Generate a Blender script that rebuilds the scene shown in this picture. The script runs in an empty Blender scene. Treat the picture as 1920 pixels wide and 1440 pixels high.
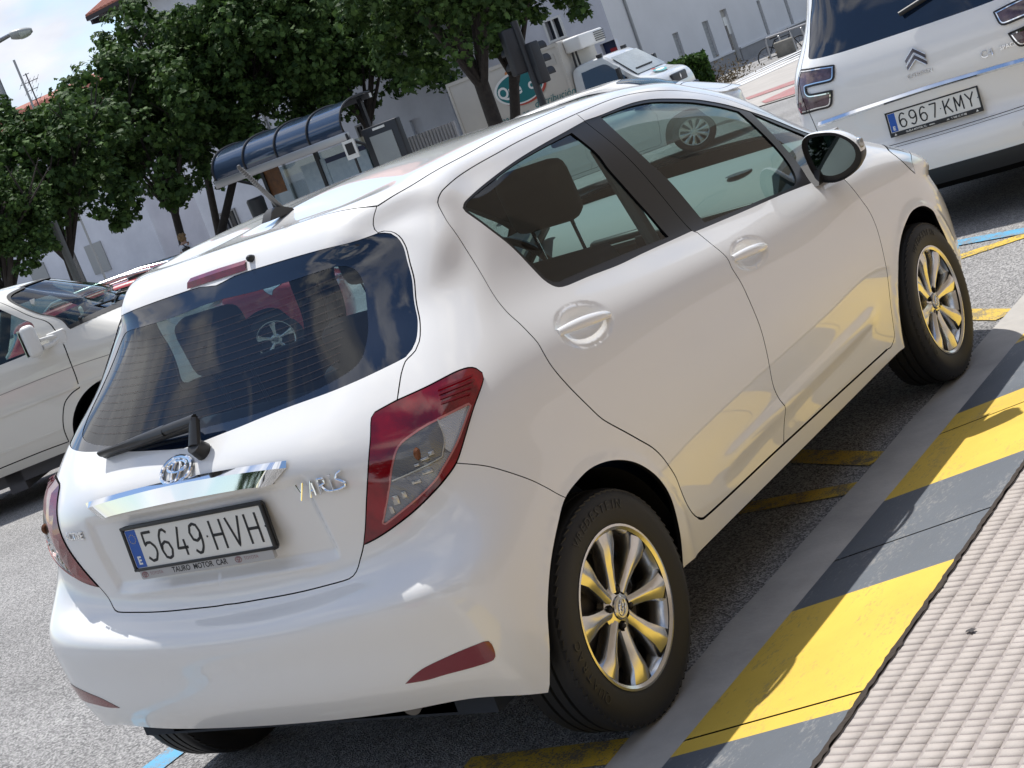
import bpy, bmesh, math, random
import numpy as np
from mathutils import Vector, Matrix, Euler
from mathutils.geometry import delaunay_2d_cdt
random.seed(7)
RNG = np.random.default_rng(11)
SC = bpy.context.scene
COL = SC.collection
R = math.radians

# ---------------------------------------------------------------- camera
cam_d = bpy.data.cameras.new('camera')
cam = bpy.data.objects.new('camera', cam_d)
COL.objects.link(cam)
SC.camera = cam
CAM_C = Vector((-3.01468, -3.03846, 1.60985))
AZ, EL, RO, FPX = 0.655346, -0.178843, 0.358684, 2946.88
_F = Vector((math.cos(EL)*math.cos(AZ), math.cos(EL)*math.sin(AZ), math.sin(EL)))
_R = Vector((math.sin(AZ), -math.cos(AZ), 0))
_D = _F.cross(_R)
_r = math.cos(RO)*_R + math.sin(RO)*_D
_d = -math.sin(RO)*_R + math.cos(RO)*_D
cam.matrix_world = Matrix(((_r.x, -_d.x, -_F.x, CAM_C.x), (_r.y, -_d.y, -_F.y, CAM_C.y), (_r.z, -_d.z, -_F.z, CAM_C.z), (0, 0, 0, 1)))
cam_d.sensor_width = 36.0
cam_d.lens = FPX/1920*36.0
cam_d.clip_start = 0.05
cam_d.clip_end = 3000

# ---------------------------------------------------------------- light
SUN_TO = Vector((.21, .31, .92)).normalized()
SUN_EL = math.asin(SUN_TO.z)
SUN_AZ = math.atan2(SUN_TO.x, SUN_TO.y)
sun_d = bpy.data.lights.new('sun', 'SUN')
sun_d.energy = 3.7
sun_d.angle = R(.55)
sun_d.color = (1, .972, .925)
sun = bpy.data.objects.new('sun', sun_d)
COL.objects.link(sun)
sun.rotation_euler = SUN_TO.to_track_quat('Z', 'Y').to_euler()
sun.location = (0, 0, 30)

w = bpy.data.worlds.new('World')
SC.world = w
w.use_nodes = True
nt = w.node_tree
nt.nodes.clear()
def wn(t, **k):
    n = nt.nodes.new(t)
    for a, b in k.items(): setattr(n, a, b)
    return n
out = wn('ShaderNodeOutputWorld'); bg = wn('ShaderNodeBackground')
sky = wn('ShaderNodeTexSky', sky_type='NISHITA', sun_disc=False, sun_elevation=SUN_EL, sun_rotation=SUN_AZ, air_density=1.0, dust_density=.25, ozone_density=3.0)
tc = wn('ShaderNodeTexCoord'); mp = wn('ShaderNodeMapping')
mp.inputs['Scale'].default_value = (1.0, 1.0, 2.2)
mp.inputs['Location'].default_value = (5.1, 1.2, .4)
n1 = wn('ShaderNodeTexNoise'); n1.inputs['Scale'].default_value = 2.6; n1.inputs['Detail'].default_value = 9; n1.inputs['Roughness'].default_value = .56; n1.inputs['Distortion'].default_value = .25
r1 = wn('ShaderNodeValToRGB'); r1.color_ramp.elements[0].position = .47; r1.color_ramp.elements[1].position = .56
n2 = wn('ShaderNodeTexNoise'); n2.inputs['Scale'].default_value = 4.1; n2.inputs['Detail'].default_value = 7; n2.inputs['Roughness'].default_value = .5
r2 = wn('ShaderNodeValToRGB'); r2.color_ramp.elements[0].position = .36; r2.color_ramp.elements[1].position = .66
r2.color_ramp.elements[0].color = (3.6, 3.9, 4.7, 1); r2.color_ramp.elements[1].color = (8.2, 8.2, 8.3, 1)
mx = wn('ShaderNodeMixRGB')
L = nt.links.new
L(tc.outputs['Generated'], mp.inputs['Vector']); L(mp.outputs[0], n1.inputs['Vector']); L(mp.outputs[0], n2.inputs['Vector'])
L(n1.outputs['Fac'], r1.inputs['Fac']); L(n2.outputs['Fac'], r2.inputs['Fac'])
L(r1.outputs['Color'], mx.inputs['Fac']); L(sky.outputs[0], mx.inputs['Color1']); L(r2.outputs['Color'], mx.inputs['Color2'])
L(mx.outputs[0], bg.inputs['Color']); bg.inputs['Strength'].default_value = .115
L(bg.outputs[0], out.inputs['Surface'])

SC.view_settings.view_transform = 'Standard'
SC.view_settings.look = 'None'
SC.view_settings.gamma = 1
SC.view_settings.exposure = .50
SC.render.engine = 'CYCLES'
SC.cycles.max_bounces = 10
SC.cycles.transparent_max_bounces = 16
SC.cycles.caustics_reflective = False
SC.cycles.caustics_refractive = False
SC.cycles.sample_clamp_indirect = 6
SC.cycles.use_denoising = True
# ---------------------------------------------------------------- helpers
def tag(o, label=None, cat=None, group=None, kind=None):
    if label: o['label'] = label
    if cat: o['category'] = cat
    if group: o['group'] = group
    if kind: o['kind'] = kind
    return o

def empty(name, loc=(0, 0, 0), rz=0, label=None, cat=None, group=None):
    o = bpy.data.objects.new(name, None)
    o.empty_display_size = .2
    COL.objects.link(o)
    o.location = loc
    o.rotation_euler = (0, 0, rz)
    return tag(o, label, cat, group)

def mesh_obj(name, me, parent=None, mat=None):
    if mat is not None:
        for m in (mat if isinstance(mat, (list, tuple)) else [mat]): me.materials.append(m)
    o = bpy.data.objects.new(name, me)
    COL.objects.link(o)
    if parent is not None: o.parent = parent
    return o

def copy_tree(o, parent=None):
    c = o.copy()
    COL.objects.link(c)
    if parent is not None: c.parent = parent
    for ch in list(o.children): copy_tree(ch, c)
    return c

class MB:
    """collects geometry for one mesh"""
    def __init__(s): s.bm = bmesh.new()
    def add(s, vs, fs, mi=0, M=None, smooth=False):
        bv = [s.bm.verts.new(M @ Vector(v) if M is not None else v) for v in vs]
        for f in fs:
            try:
                q = s.bm.faces.new([bv[i] for i in f]); q.material_index = mi; q.smooth = smooth
            except ValueError: pass
        return bv
    def box(s, c, d, mi=0, M=None, rz=0, bev=0):
        x, y, z = [a/2 for a in d]
        vs = [(-x, -y, -z), (x, -y, -z), (x, y, -z), (-x, y, -z), (-x, -y, z), (x, -y, z), (x, y, z), (-x, y, z)]
        T = Matrix.Translation(c) @ Matrix.Rotation(rz, 4, 'Z')
        if M is not None: T = M @ T
        bv = s.add(vs, [(0, 3, 2, 1), (4, 5, 6, 7), (0, 1, 5, 4), (1, 2, 6, 5), (2, 3, 7, 6), (3, 0, 4, 7)], mi, T)
        if bev:
            es = set(e for v in bv for e in v.link_edges)
            bmesh.ops.bevel(s.bm, geom=list(es), offset=bev, segments=3, affect='EDGES', profile=.5)
        return s
    def prism(s, pts, y0, y1, mi=0, M=None, axis='y'):
        """extrude a polygon given in (a,b) along an axis"""
        n = len(pts)
        def P(a, b, c): return {'y': (a, c, b), 'x': (c, a, b), 'z': (a, b, c)}[axis]
        vs = [P(a, b, y0) for a, b in pts]+[P(a, b, y1) for a, b in pts]
        s.add(vs, [tuple(range(n)), tuple(reversed(range(n, 2*n)))]+[(i, (i+1) % n, n+(i+1) % n, n+i) for i in range(n)], mi, M)
        return s
    def tube(s, pts, rad, n=10, mi=0, M=None, caps=True):
        pts = [Vector(p) for p in pts]
        rr = rad if isinstance(rad, (list, tuple)) else [rad]*len(pts)
        rings = []
        up = Vector((0, 0, 1))
        pa = None
        for i, p in enumerate(pts):
            t = (pts[min(i+1, len(pts)-1)]-pts[max(i-1, 0)]).normalized()
            if pa is None: a = t.cross(up) if abs(t.dot(up)) < .95 else t.cross(Vector((1, 0, 0)))
            else: a = pa-t*pa.dot(t)
            a.normalize(); pa = a; b = t.cross(a)
            rings.append([p+(a*math.cos(2*math.pi*k/n)+b*math.sin(2*math.pi*k/n))*rr[i] for k in range(n)])
        vs = [v for r_ in rings for v in r_]
        fs = [(i*n+k, i*n+(k+1) % n, (i+1)*n+(k+1) % n, (i+1)*n+k) for i in range(len(pts)-1) for k in range(n)]
        s.add(vs, fs, mi, M, True)
        if caps:
            s.add(rings[0], [tuple(reversed(range(n)))], mi, M); s.add(rings[-1], [tuple(range(n))], mi, M)
        return s
    def lathe(s, prof, n=48, mi=0, M=None, axis='y', a0=0, a1=2*math.pi):
        """profile of (radius, offset) turned round an axis"""
        full = abs(a1-a0-2*math.pi) < 1e-6
        m = n if full else n+1
        vs = []
        for r_, y in prof:
            for k in range(m):
                a = a0+(a1-a0)*k/n
                c, d = r_*math.cos(a), r_*math.sin(a)
                vs.append({'y': (c, y, d), 'z': (c, d, y), 'x': (y, c, d)}[axis])
        fs = []
        for i in range(len(prof)-1):
            for k in range(n):
                k2 = (k+1) % m
                fs.append((i*m+k, i*m+k2, (i+1)*m+k2, (i+1)*m+k))
        s.add(vs, fs, mi, M, True)
        return s
    def disc(s, c, r_, n=24, mi=0, M=None, axis='y'):
        vs = [{'y': (c[0]+r_*math.cos(2*math.pi*k/n), c[1], c[2]+r_*math.sin(2*math.pi*k/n)), 'z': (c[0]+r_*math.cos(2*math.pi*k/n), c[1]+r_*math.sin(2*math.pi*k/n), c[2]), 'x': (c[0], c[1]+r_*math.cos(2*math.pi*k/n), c[2]+r_*math.sin(2*math.pi*k/n))}[axis] for k in range(n)]
        s.add(vs, [tuple(range(n))], mi, M)
        return s
    def grid(s, pts, mi=0, M=None, smooth=True):
        """pts[i][j] grid of points"""
        a, b = len(pts), len(pts[0])
        s.add([p for row in pts for p in row], [(i*b+j, i*b+j+1, (i+1)*b+j+1, (i+1)*b+j) for i in range(a-1) for j in range(b-1)], mi, M, smooth)
        return s
    def build(s, name, mat=None, parent=None, sharp=35, weld=True):
        if weld: bmesh.ops.remove_doubles(s.bm, verts=s.bm.verts, dist=1e-5)
        bmesh.ops.recalc_face_normals(s.bm, faces=s.bm.faces) if weld else None
        for e in s.bm.edges:
            if len(e.link_faces) == 2 and e.calc_face_angle(0) > R(sharp): e.smooth = False
        for f in s.bm.faces: f.smooth = True
        me = bpy.data.meshes.new(name)
        s.bm.to_mesh(me); s.bm.free()
        return mesh_obj(name, me, parent, mat)

def at(px, py, d, z=None):
    """world point on the line of sight of a photo pixel at a plan distance (or at height z)"""
    v = ((px-960)/FPX)*_r+((py-720)/FPX)*_d+_F
    h = math.hypot(v.x, v.y)
    t = d/h if z is None else (z-CAM_C.z)/v.z
    return CAM_C+v*t

def ground_z(x, y):
    """the street falls gently away from the kerb, more steeply at first"""
    s = x*.45+y*.9
    f = lambda k: (k+math.sqrt(k*k+2.5))/2-.02
    return -.03*max(0, f(s-4.0))*1.0+.009*max(0, f(s-14.5)) if s > -2 else 0.
def ong(px, py, lift=0.):
    """where the line of sight of a photo pixel meets the street"""
    v = at(px, py, 10)-CAM_C
    lo, hi = 1., 14.
    for _ in range(50):
        m = (lo+hi)/2; p = CAM_C+v*m
        if p.z > ground_z(p.x, p.y)+lift: lo = m
        else: hi = m
    return CAM_C+v*lo
def onx(px, py, x):
    v = at(px, py, 10)-CAM_C; return CAM_C+v*((x-CAM_C.x)/v.x)
def ony(px, py, y):
    v = at(px, py, 10)-CAM_C; return CAM_C+v*((y-CAM_C.y)/v.y)

# ---------------------------------------------------------------- materials
MATS = {}
def mat(name, col, rough=.5, metal=0, coat=0, emis=None, spec=.5, bump=None, var=None, trans=0, ior=1.45, alpha=1, coatr=.03):
    """principled material; bump=(scale,strength,distance), var=(scale,amount,second colour)"""
    m = bpy.data.materials.new(name)
    m.use_nodes = True
    n = m.node_tree.nodes; l = m.node_tree.links
    b = n['Principled BSDF']
    b.inputs['Base Color'].default_value = (*col, 1)
    b.inputs['Roughness'].default_value = rough
    b.inputs['Metallic'].default_value = metal
    b.inputs['Coat Weight'].default_value = coat
    b.inputs['Coat Roughness'].default_value = coatr
    b.inputs['Specular IOR Level'].default_value = spec
    b.inputs['IOR'].default_value = ior
    b.inputs['Transmission Weight'].default_value = trans
    b.inputs['Alpha'].default_value = alpha
    if emis:
        b.inputs['Emission Color'].default_value = (*emis[0], 1); b.inputs['Emission Strength'].default_value = emis[1]
    t = n.new('ShaderNodeTexCoord')
    if var:
        a = n.new('ShaderNodeTexNoise'); a.inputs['Scale'].default_value = var[0]; a.inputs['Detail'].default_value = 8; a.inputs['Roughness'].default_value = .62
        l.new(t.outputs['Object'], a.inputs['Vector'])
        rp = n.new('ShaderNodeValToRGB'); rp.color_ramp.elements[0].position = .5-.3*var[1]; rp.color_ramp.elements[1].position = .5+.3*var[1]
        rp.color_ramp.elements[0].color = (*var[2], 1); rp.color_ramp.elements[1].color = (*col, 1)
        l.new(a.outputs['Fac'], rp.inputs['Fac']); l.new(rp.outputs[0], b.inputs['Base Color'])
    if bump:
        a = n.new('ShaderNodeTexNoise'); a.inputs['Scale'].default_value = bump[0]; a.inputs['Detail'].default_value = 6
        l.new(t.outputs['Object'], a.inputs['Vector'])
        bp = n.new('ShaderNodeBump'); bp.inputs['Strength'].default_value = bump[1]; bp.inputs['Distance'].default_value = bump[2]
        l.new(a.outputs['Fac'], bp.inputs['Height']); l.new(bp.outputs[0], b.inputs['Normal'])
    MATS[name] = m
    return m

def glass_mat(name, tint, ior=1.5, rough=0.0, refl=1.0):
    m = bpy.data.materials.new(name); m.use_nodes = True
    n = m.node_tree.nodes; l = m.node_tree.links
    n.remove(n['Principled BSDF'])
    o = n['Material Output']
    tr = n.new('ShaderNodeBsdfTransparent'); tr.inputs[0].default_value = (*tint, 1)
    gl = n.new('ShaderNodeBsdfGlossy'); gl.inputs['Roughness'].default_value = rough; gl.inputs['Color'].default_value = (refl, refl, refl, 1)
    fr = n.new('ShaderNodeFresnel'); ge = n.new('ShaderNodeNewGeometry'); mr = n.new('ShaderNodeMapRange')   # a thin sheet reflects alike from both sides
    mr.inputs['To Min'].default_value = ior; mr.inputs['To Max'].default_value = 1/ior
    l.new(ge.outputs['Backfacing'], mr.inputs['Value']); l.new(mr.outputs[0], fr.inputs['IOR'])
    mx_ = n.new('ShaderNodeMixShader')
    l.new(fr.outputs[0], mx_.inputs[0]); l.new(tr.outputs[0], mx_.inputs[1]); l.new(gl.outputs[0], mx_.inputs[2])
    l.new(mx_.outputs[0], o.inputs['Surface'])
    MATS[name] = m
    return m

def paint(name, col, flake=.35, rough=.35):
    m = mat(name, col, rough, 0, 1.0, coatr=.008)
    return m

WHITE = paint('car_white_paint', (.80, .80, .79))
RED = paint('car_red_paint', (.42, .018, .03))
SILVER = paint('car_silver_paint', (.70, .69, .66))
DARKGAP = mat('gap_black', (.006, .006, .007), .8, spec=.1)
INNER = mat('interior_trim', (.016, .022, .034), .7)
RUBBER = mat('rubber_black', (.018, .018, .019), .62, bump=(60, .15, .002))
TRIM = mat('black_gloss_trim', (.016, .015, .016), .3)
PLASTIC = mat('black_plastic', (.02, .02, .021), .42, bump=(300, .1, .0005))
CHROME = mat('chrome', (.88, .89, .9), .04, 1)
ALLOY = mat('alloy_rim', (.74, .73, .71), .22, 1, bump=(40, .04, .001), var=(14, .9, (.55, .53, .50)))
BRAKE = mat('brake_dust_dark', (.035, .03, .028), .6, .3)
GLASS = glass_mat('window_glass', (.52, .64, .62), 1.5)
GLASS_D = glass_mat('rear_window_glass', (.50, .60, .66), 1.55)
FRIT = mat('window_frit_sky_tint', (.004, .009, .022), .03, spec=.75, coat=.6)  # black frit, its navy tint puts the blue sky's reflection into the colour
REDLENS = mat('red_lamp_lens', (.26, .001, .008), .10, 0, .7, var=(9, .5, (.10, .0005, .006)))
REDDEEP = mat('deep_red_reflector', (.17, .001, .012), .2, 0, .6, bump=(260, .25, .001))
CLEARLENS = mat('clear_lamp_reflector', (.42, .42, .43), .16, .75, 1.0, bump=(22, .5, .01), var=(25, .9, (.12, .12, .125)))
PLATEW = mat('plate_white', (.74, .74, .70), .35)
PLATEB = mat('plate_blue', (.02, .10, .42), .35)
BLACKINK = mat('black_ink', (.01, .01, .012), .4)
STRIPG = mat('plate_strip_grey', (.42, .42, .42), .4)
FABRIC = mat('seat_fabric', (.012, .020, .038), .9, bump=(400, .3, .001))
DASH = mat('dash_sunlit_grey', (.34, .35, .35), .6, bump=(300, .2, .001))  # sunlight on a darker dashboard is put into this light grey
SEATB = mat('headrest_brown', (.05, .04, .032), .8)
WHITEPL = mat('white_plastic', (.72, .72, .70), .45)
# ---------------------------------------------------------------- smooth body surfaces
def cubmat(t):
    n = len(t); h = np.diff(t); A = np.zeros((n, n)); B = np.zeros((n, n))
    A[0, 0] = A[-1, -1] = 1
    for i in range(1, n-1):
        A[i, i-1] = h[i-1]; A[i, i] = 2*(h[i-1]+h[i]); A[i, i+1] = h[i]
        B[i, i-1] = 6/h[i-1]; B[i, i] = -6/h[i-1]-6/h[i]; B[i, i+1] = 6/h[i]
    return np.linalg.solve(A, B)
def basis(t, M, s):
    s = np.atleast_1d(s).astype(float); n = len(t)
    k = np.clip(np.searchsorted(t, s)-1, 0, n-2); h = t[k+1]-t[k]; a = (t[k+1]-s)/h; b = 1-a
    W = np.zeros((len(s), n)); r_ = np.arange(len(s))
    W[r_, k] += a; W[r_, k+1] += b
    W += ((a**3-a)*h*h/6)[:, None]*M[k]+((b**3-b)*h*h/6)[:, None]*M[k+1]
    return W
class Surf:
    """half of a car body: rows (sill to roof ridge) x columns (rear centre to front centre), left half y>0"""
    def __init__(s, rows, disp=None):
        P = np.array(rows, float); NR, NC = P.shape[:2]
        E = np.zeros((NR+2, NC+4, 3)); E[:NR, 2:-2] = P; mir = np.array([1, -1, 1])
        E[:NR, 1] = P[:, 1]*mir; E[:NR, 0] = P[:, 2]*mir; E[:NR, -2] = P[:, -2]*mir; E[:NR, -1] = P[:, -3]*mir
        E[NR] = E[NR-2]*mir; E[NR+1] = E[NR-3]*mir
        du = np.linalg.norm(np.diff(E[:9], axis=1), axis=2).mean(0)
        dv = np.linalg.norm(np.diff(E[:, 5:12], axis=0), axis=2).mean(1)*.5+np.linalg.norm(np.diff(E[:, 2:5], axis=0), axis=2).mean(1)*.5
        TU = np.r_[0, np.cumsum(du)]; TU -= TU[2]
        TV = np.r_[0, np.cumsum(dv)]
        s.E, s.TU, s.TV, s.MU, s.MV = E, TU, TV, cubmat(TU), cubmat(TV)
        s.UMAX, s.VMAX = TU[-3], TV[NR-1]
        s.disp = disp
    def base(s, uv):
        uv = np.asarray(uv, float)
        bu = basis(s.TU, s.MU, uv[:, 0]); bv = basis(s.TV, s.MV, uv[:, 1])
        return np.einsum('ni,nj,ijk->nk', bv, bu, s.E)
    def bnorm(s, uv, f=None):
        f = f or s.base; e = 1e-3; uv = np.asarray(uv, float)
        a = f(uv+[e, 0])-f(uv-[e, 0]); b = f(uv+[0, e])-f(uv-[0, e])
        n = np.cross(b, a); return n/np.maximum(np.linalg.norm(n, axis=1), 1e-9)[:, None]
    def pos(s, uv):
        p = s.base(uv)
        if s.disp is None: return p
        return p+s.bnorm(uv)*s.disp(np.asarray(uv, float), p)[:, None]
    def norm(s, uv): return s.bnorm(uv, s.pos)
    def find(s, target, axes, guess):
        """uv whose point matches the target in two of the axes"""
        uv = np.array(guess, float)
        for _ in range(40):
            p = s.base([uv])[0][list(axes)]-target; e = 1e-4
            J = np.array([(s.base([uv+[e, 0]])[0][list(axes)]-target-p)/e, (s.base([uv+[0, e]])[0][list(axes)]-target-p)/e]).T
            d = np.linalg.lstsq(J, -p, rcond=None)[0]; uv += np.clip(d, -.08, .08)
            if abs(p).max() < 1e-6: break
        return uv

def inside(poly, q):
    x, y = q[:, 0], q[:, 1]; r_ = np.zeros(len(q), bool); n = len(poly)
    for i in range(n):
        x1, y1 = poly[i]; x2, y2 = poly[(i+1) % n]
        if y1 == y2: continue
        c = ((y1 > y) != (y2 > y)) & (x < (x2-x1)*(y-y1)/(y2-y1)+x1); r_ ^= c
    return r_
def dist_poly(pl, q):
    d = np.full(len(q), 9.)
    for a, b in zip(pl[:-1], pl[1:]):
        a = np.array(a); b = np.array(b); ab = b-a; L2 = max(ab@ab, 1e-12)
        t = np.clip(((q-a)@ab)/L2, 0, 1); d = np.minimum(d, np.linalg.norm(q-a-t[:, None]*ab, axis=1))
    return d
def smooth_line(pts, step=.012, closed=False, sharp=60):
    """Catmull-Rom resampling that keeps sharp corners"""
    P = [np.array(p, float) for p in pts]; n = len(P); out_ = []
    def corner(i):
        if not closed and i in (0, n-1): return True
        a = P[i]-P[i-1]; b = P[(i+1) % n]-P[i]; c = a@b/(np.linalg.norm(a)*np.linalg.norm(b)+1e-12)
        return c < math.cos(R(sharp))
    for i in range(n if closed else n-1):
        p1, p2 = P[i], P[(i+1) % n]; p0 = P[i-1]; p3 = P[(i+2) % n]
        m1 = (p2-p0)/2 if not corner(i) else (p2-p1)
        m2 = (p3-p1)/2 if not corner((i+1) % n) else (p2-p1)
        L_ = np.linalg.norm(p2-p1)
        for m_ in (m1, m2):
            k = np.linalg.norm(m_)
            if k > 1.2*L_: m_ *= 1.2*L_/k
        N = max(1, int(L_/step))
        for k in range(N):
            t = k/N; t2 = t*t; t3 = t2*t
            out_.append((2*t3-3*t2+1)*p1+(t3-2*t2+t)*m1+(-2*t3+3*t2)*p2+(t3-t2)*m2)
    if not closed: out_.append(P[-1])
    return np.array(out_)
def offset_line(pl, d, closed):
    pl = np.asarray(pl); n = len(pl)
    if closed: t = np.roll(pl, -1, 0)-np.roll(pl, 1, 0)
    else:
        t = np.zeros_like(pl); t[1:-1] = pl[2:]-pl[:-2]; t[0] = pl[1]-pl[0]; t[-1] = pl[-1]-pl[-2]
    t /= np.maximum(np.linalg.norm(t, axis=1), 1e-9)[:, None]
    return pl+np.c_[-t[:, 1], t[:, 0]]*d

def partition(surf, loops, seams, cuts, du, dv, fine=()):
    """loops: list of (name, closed uv polygon) in priority order; seams: list of (polyline, closed, half width) left as gaps;
    cuts: extra polylines that must be mesh edges.  Returns verts uv and {name: triangles}"""
    us = np.linspace(0, surf.UMAX, int(surf.UMAX/du)); vs = np.linspace(0, surf.VMAX, int(surf.VMAX/dv))
    U, V = np.meshgrid(us, vs); pts = np.c_[U.ravel(), V.ravel()]
    lines = []
    for pl, cl, hw in seams:
        if hw > 0: lines += [(offset_line(pl, hw, cl), cl), (offset_line(pl, -hw, cl), cl)]
        else: lines.append((pl, cl))
    lines += cuts
    allp = np.concatenate([l for l, c in lines])
    # drop grid points that fall too near the outlines
    keep = np.ones(len(pts), bool); cell = {}
    for p in allp: cell.setdefault((int(p[0]/.03), int(p[1]/.03)), []).append(p)
    border = (pts[:, 0] < 1e-6) | (pts[:, 0] > surf.UMAX-1e-6) | (pts[:, 1] < 1e-6) | (pts[:, 1] > surf.VMAX-1e-6)
    for i, p in enumerate(pts):
        if border[i]: continue
        c = (int(p[0]/.03), int(p[1]/.03))
        for a in (-1, 0, 1):
            for b in (-1, 0, 1):
                for q in cell.get((c[0]+a, c[1]+b), ()):
                    if abs(q[0]-p[0]) < .006 and abs(q[1]-p[1]) < .006: keep[i] = False
    co = [Vector(p) for p in pts[keep]]
    for f in fine: co += [Vector(p) for p in f]
    ed = []
    for l, c in lines:
        l = l.copy(); l[:, 0] = np.clip(l[:, 0], 0, surf.UMAX); l[:, 1] = np.clip(l[:, 1], 0, surf.VMAX)
        k = len(co); co += [Vector(p) for p in l]
        ed += [(k+i, k+i+1) for i in range(len(l)-1)]
        if c: ed.append((k+len(l)-1, k))
    r_ = delaunay_2d_cdt(co, ed, [], 0, 1e-5, False)
    uv = np.array([tuple(v) for v in r_[0]]); tri = np.array([f for f in r_[2] if len(f) == 3])
    cen = uv[tri].mean(1)
    lab = np.full(len(tri), -1)
    names = [n for n, p in loops]
    for i, (n, p) in reversed(list(enumerate(loops))):
        lab[inside(np.asarray(p), cen)] = i
    gap = np.zeros(len(tri), bool)
    for pl, cl, hw in seams:
        if hw <= 0: continue
        q = np.vstack([pl, pl[:1]]) if cl else pl
        lo, hi = q.min(0)-.02, q.max(0)+.02
        m = ((cen > lo) & (cen < hi)).all(1); idx = np.nonzero(m)[0]
        gap[idx[dist_poly(q, cen[idx]) < hw*.98]] = True
    res = {}
    for i, n in enumerate(names): res[n] = tri[(lab == i) & ~gap]
    res['body'] = tri[(lab == -1) & ~gap]
    res['gap'] = tri[gap]
    return uv, res

def panel_mesh(name, surf, uv, tri, sides=(1, -1), depth=.012, off=0., wallmi=0, flip=False, split=None):
    """lift triangles to the surface; rims folded inward by depth"""
    used = np.unique(tri)
    rm = {int(k): i for i, k in enumerate(used)}
    T = np.vectorize(rm.get)(tri) if len(tri) else tri
    q = uv[used]; P = surf.pos(q); N = surf.norm(q)
    o_ = off(q, P) if callable(off) else off
    P = P+N*(o_[:, None] if isinstance(o_, np.ndarray) else o_)
    if callable(off):
        N = N.copy()
    # winding
    a = P[T[:, 1]]-P[T[:, 0]]; b = P[T[:, 2]]-P[T[:, 0]]
    fl = np.einsum('ij,ij->i', np.cross(a, b), N[T[:, 0]]) < 0
    T = T.copy(); T[fl] = T[fl][:, [0, 2, 1]]
    verts, faces, nrm, mis = [], [], [], []
    cnt = {}
    for t in T:
        for i in range(3):
            e = (int(t[i]), int(t[(i+1) % 3])); cnt[e] = cnt.get(e, 0)+1
    rim = [e for e in cnt if (e[1], e[0]) not in cnt]
    def edge_ok(e):
        for c, lim in ((0, 0.), (0, surf.UMAX), (1, surf.VMAX)):
            if abs(q[e[0], c]-lim) < 1e-5 and abs(q[e[1], c]-lim) < 1e-5: return False
        return True
    rim = [e for e in rim if edge_ok(e)] if depth else []
    for sg in sides:
        m = np.array([1, sg, 1]); k = len(verts)
        verts += (P*m).tolist()
        for t in T:
            f = (k+t[0], k+t[1], k+t[2]) if sg > 0 else (k+t[0], k+t[2], k+t[1])
            faces.append(f); mis.append(0)
            nrm += [(N[j-k]*m).tolist() for j in f]
        if rim:
            rv = sorted(set(i for e in rim for i in e)); ri = {v: len(verts)+j for j, v in enumerate(rv)}
            rt = {v: len(verts)+len(rv)+j for j, v in enumerate(rv)}
            verts += [(P[v]*m).tolist() for v in rv]
            verts += [((P[v]-N[v]*depth)*m).tolist() for v in rv]
            for a_, b_ in rim:
                f = (rt[a_], rt[b_], ri[b_], ri[a_])
                if sg < 0: f = f[::-1]
                faces.append(f); mis.append(wallmi); nrm += [(0, 0, 0)]*4
    me = bpy.data.meshes.new(name)
    me.from_pydata(verts, [], faces)
    me.polygons.foreach_set('material_index', mis)
    me.polygons.foreach_set('use_smooth', [True]*len(faces))
    me.update()
    me.normals_split_custom_set(nrm)
    return me
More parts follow.
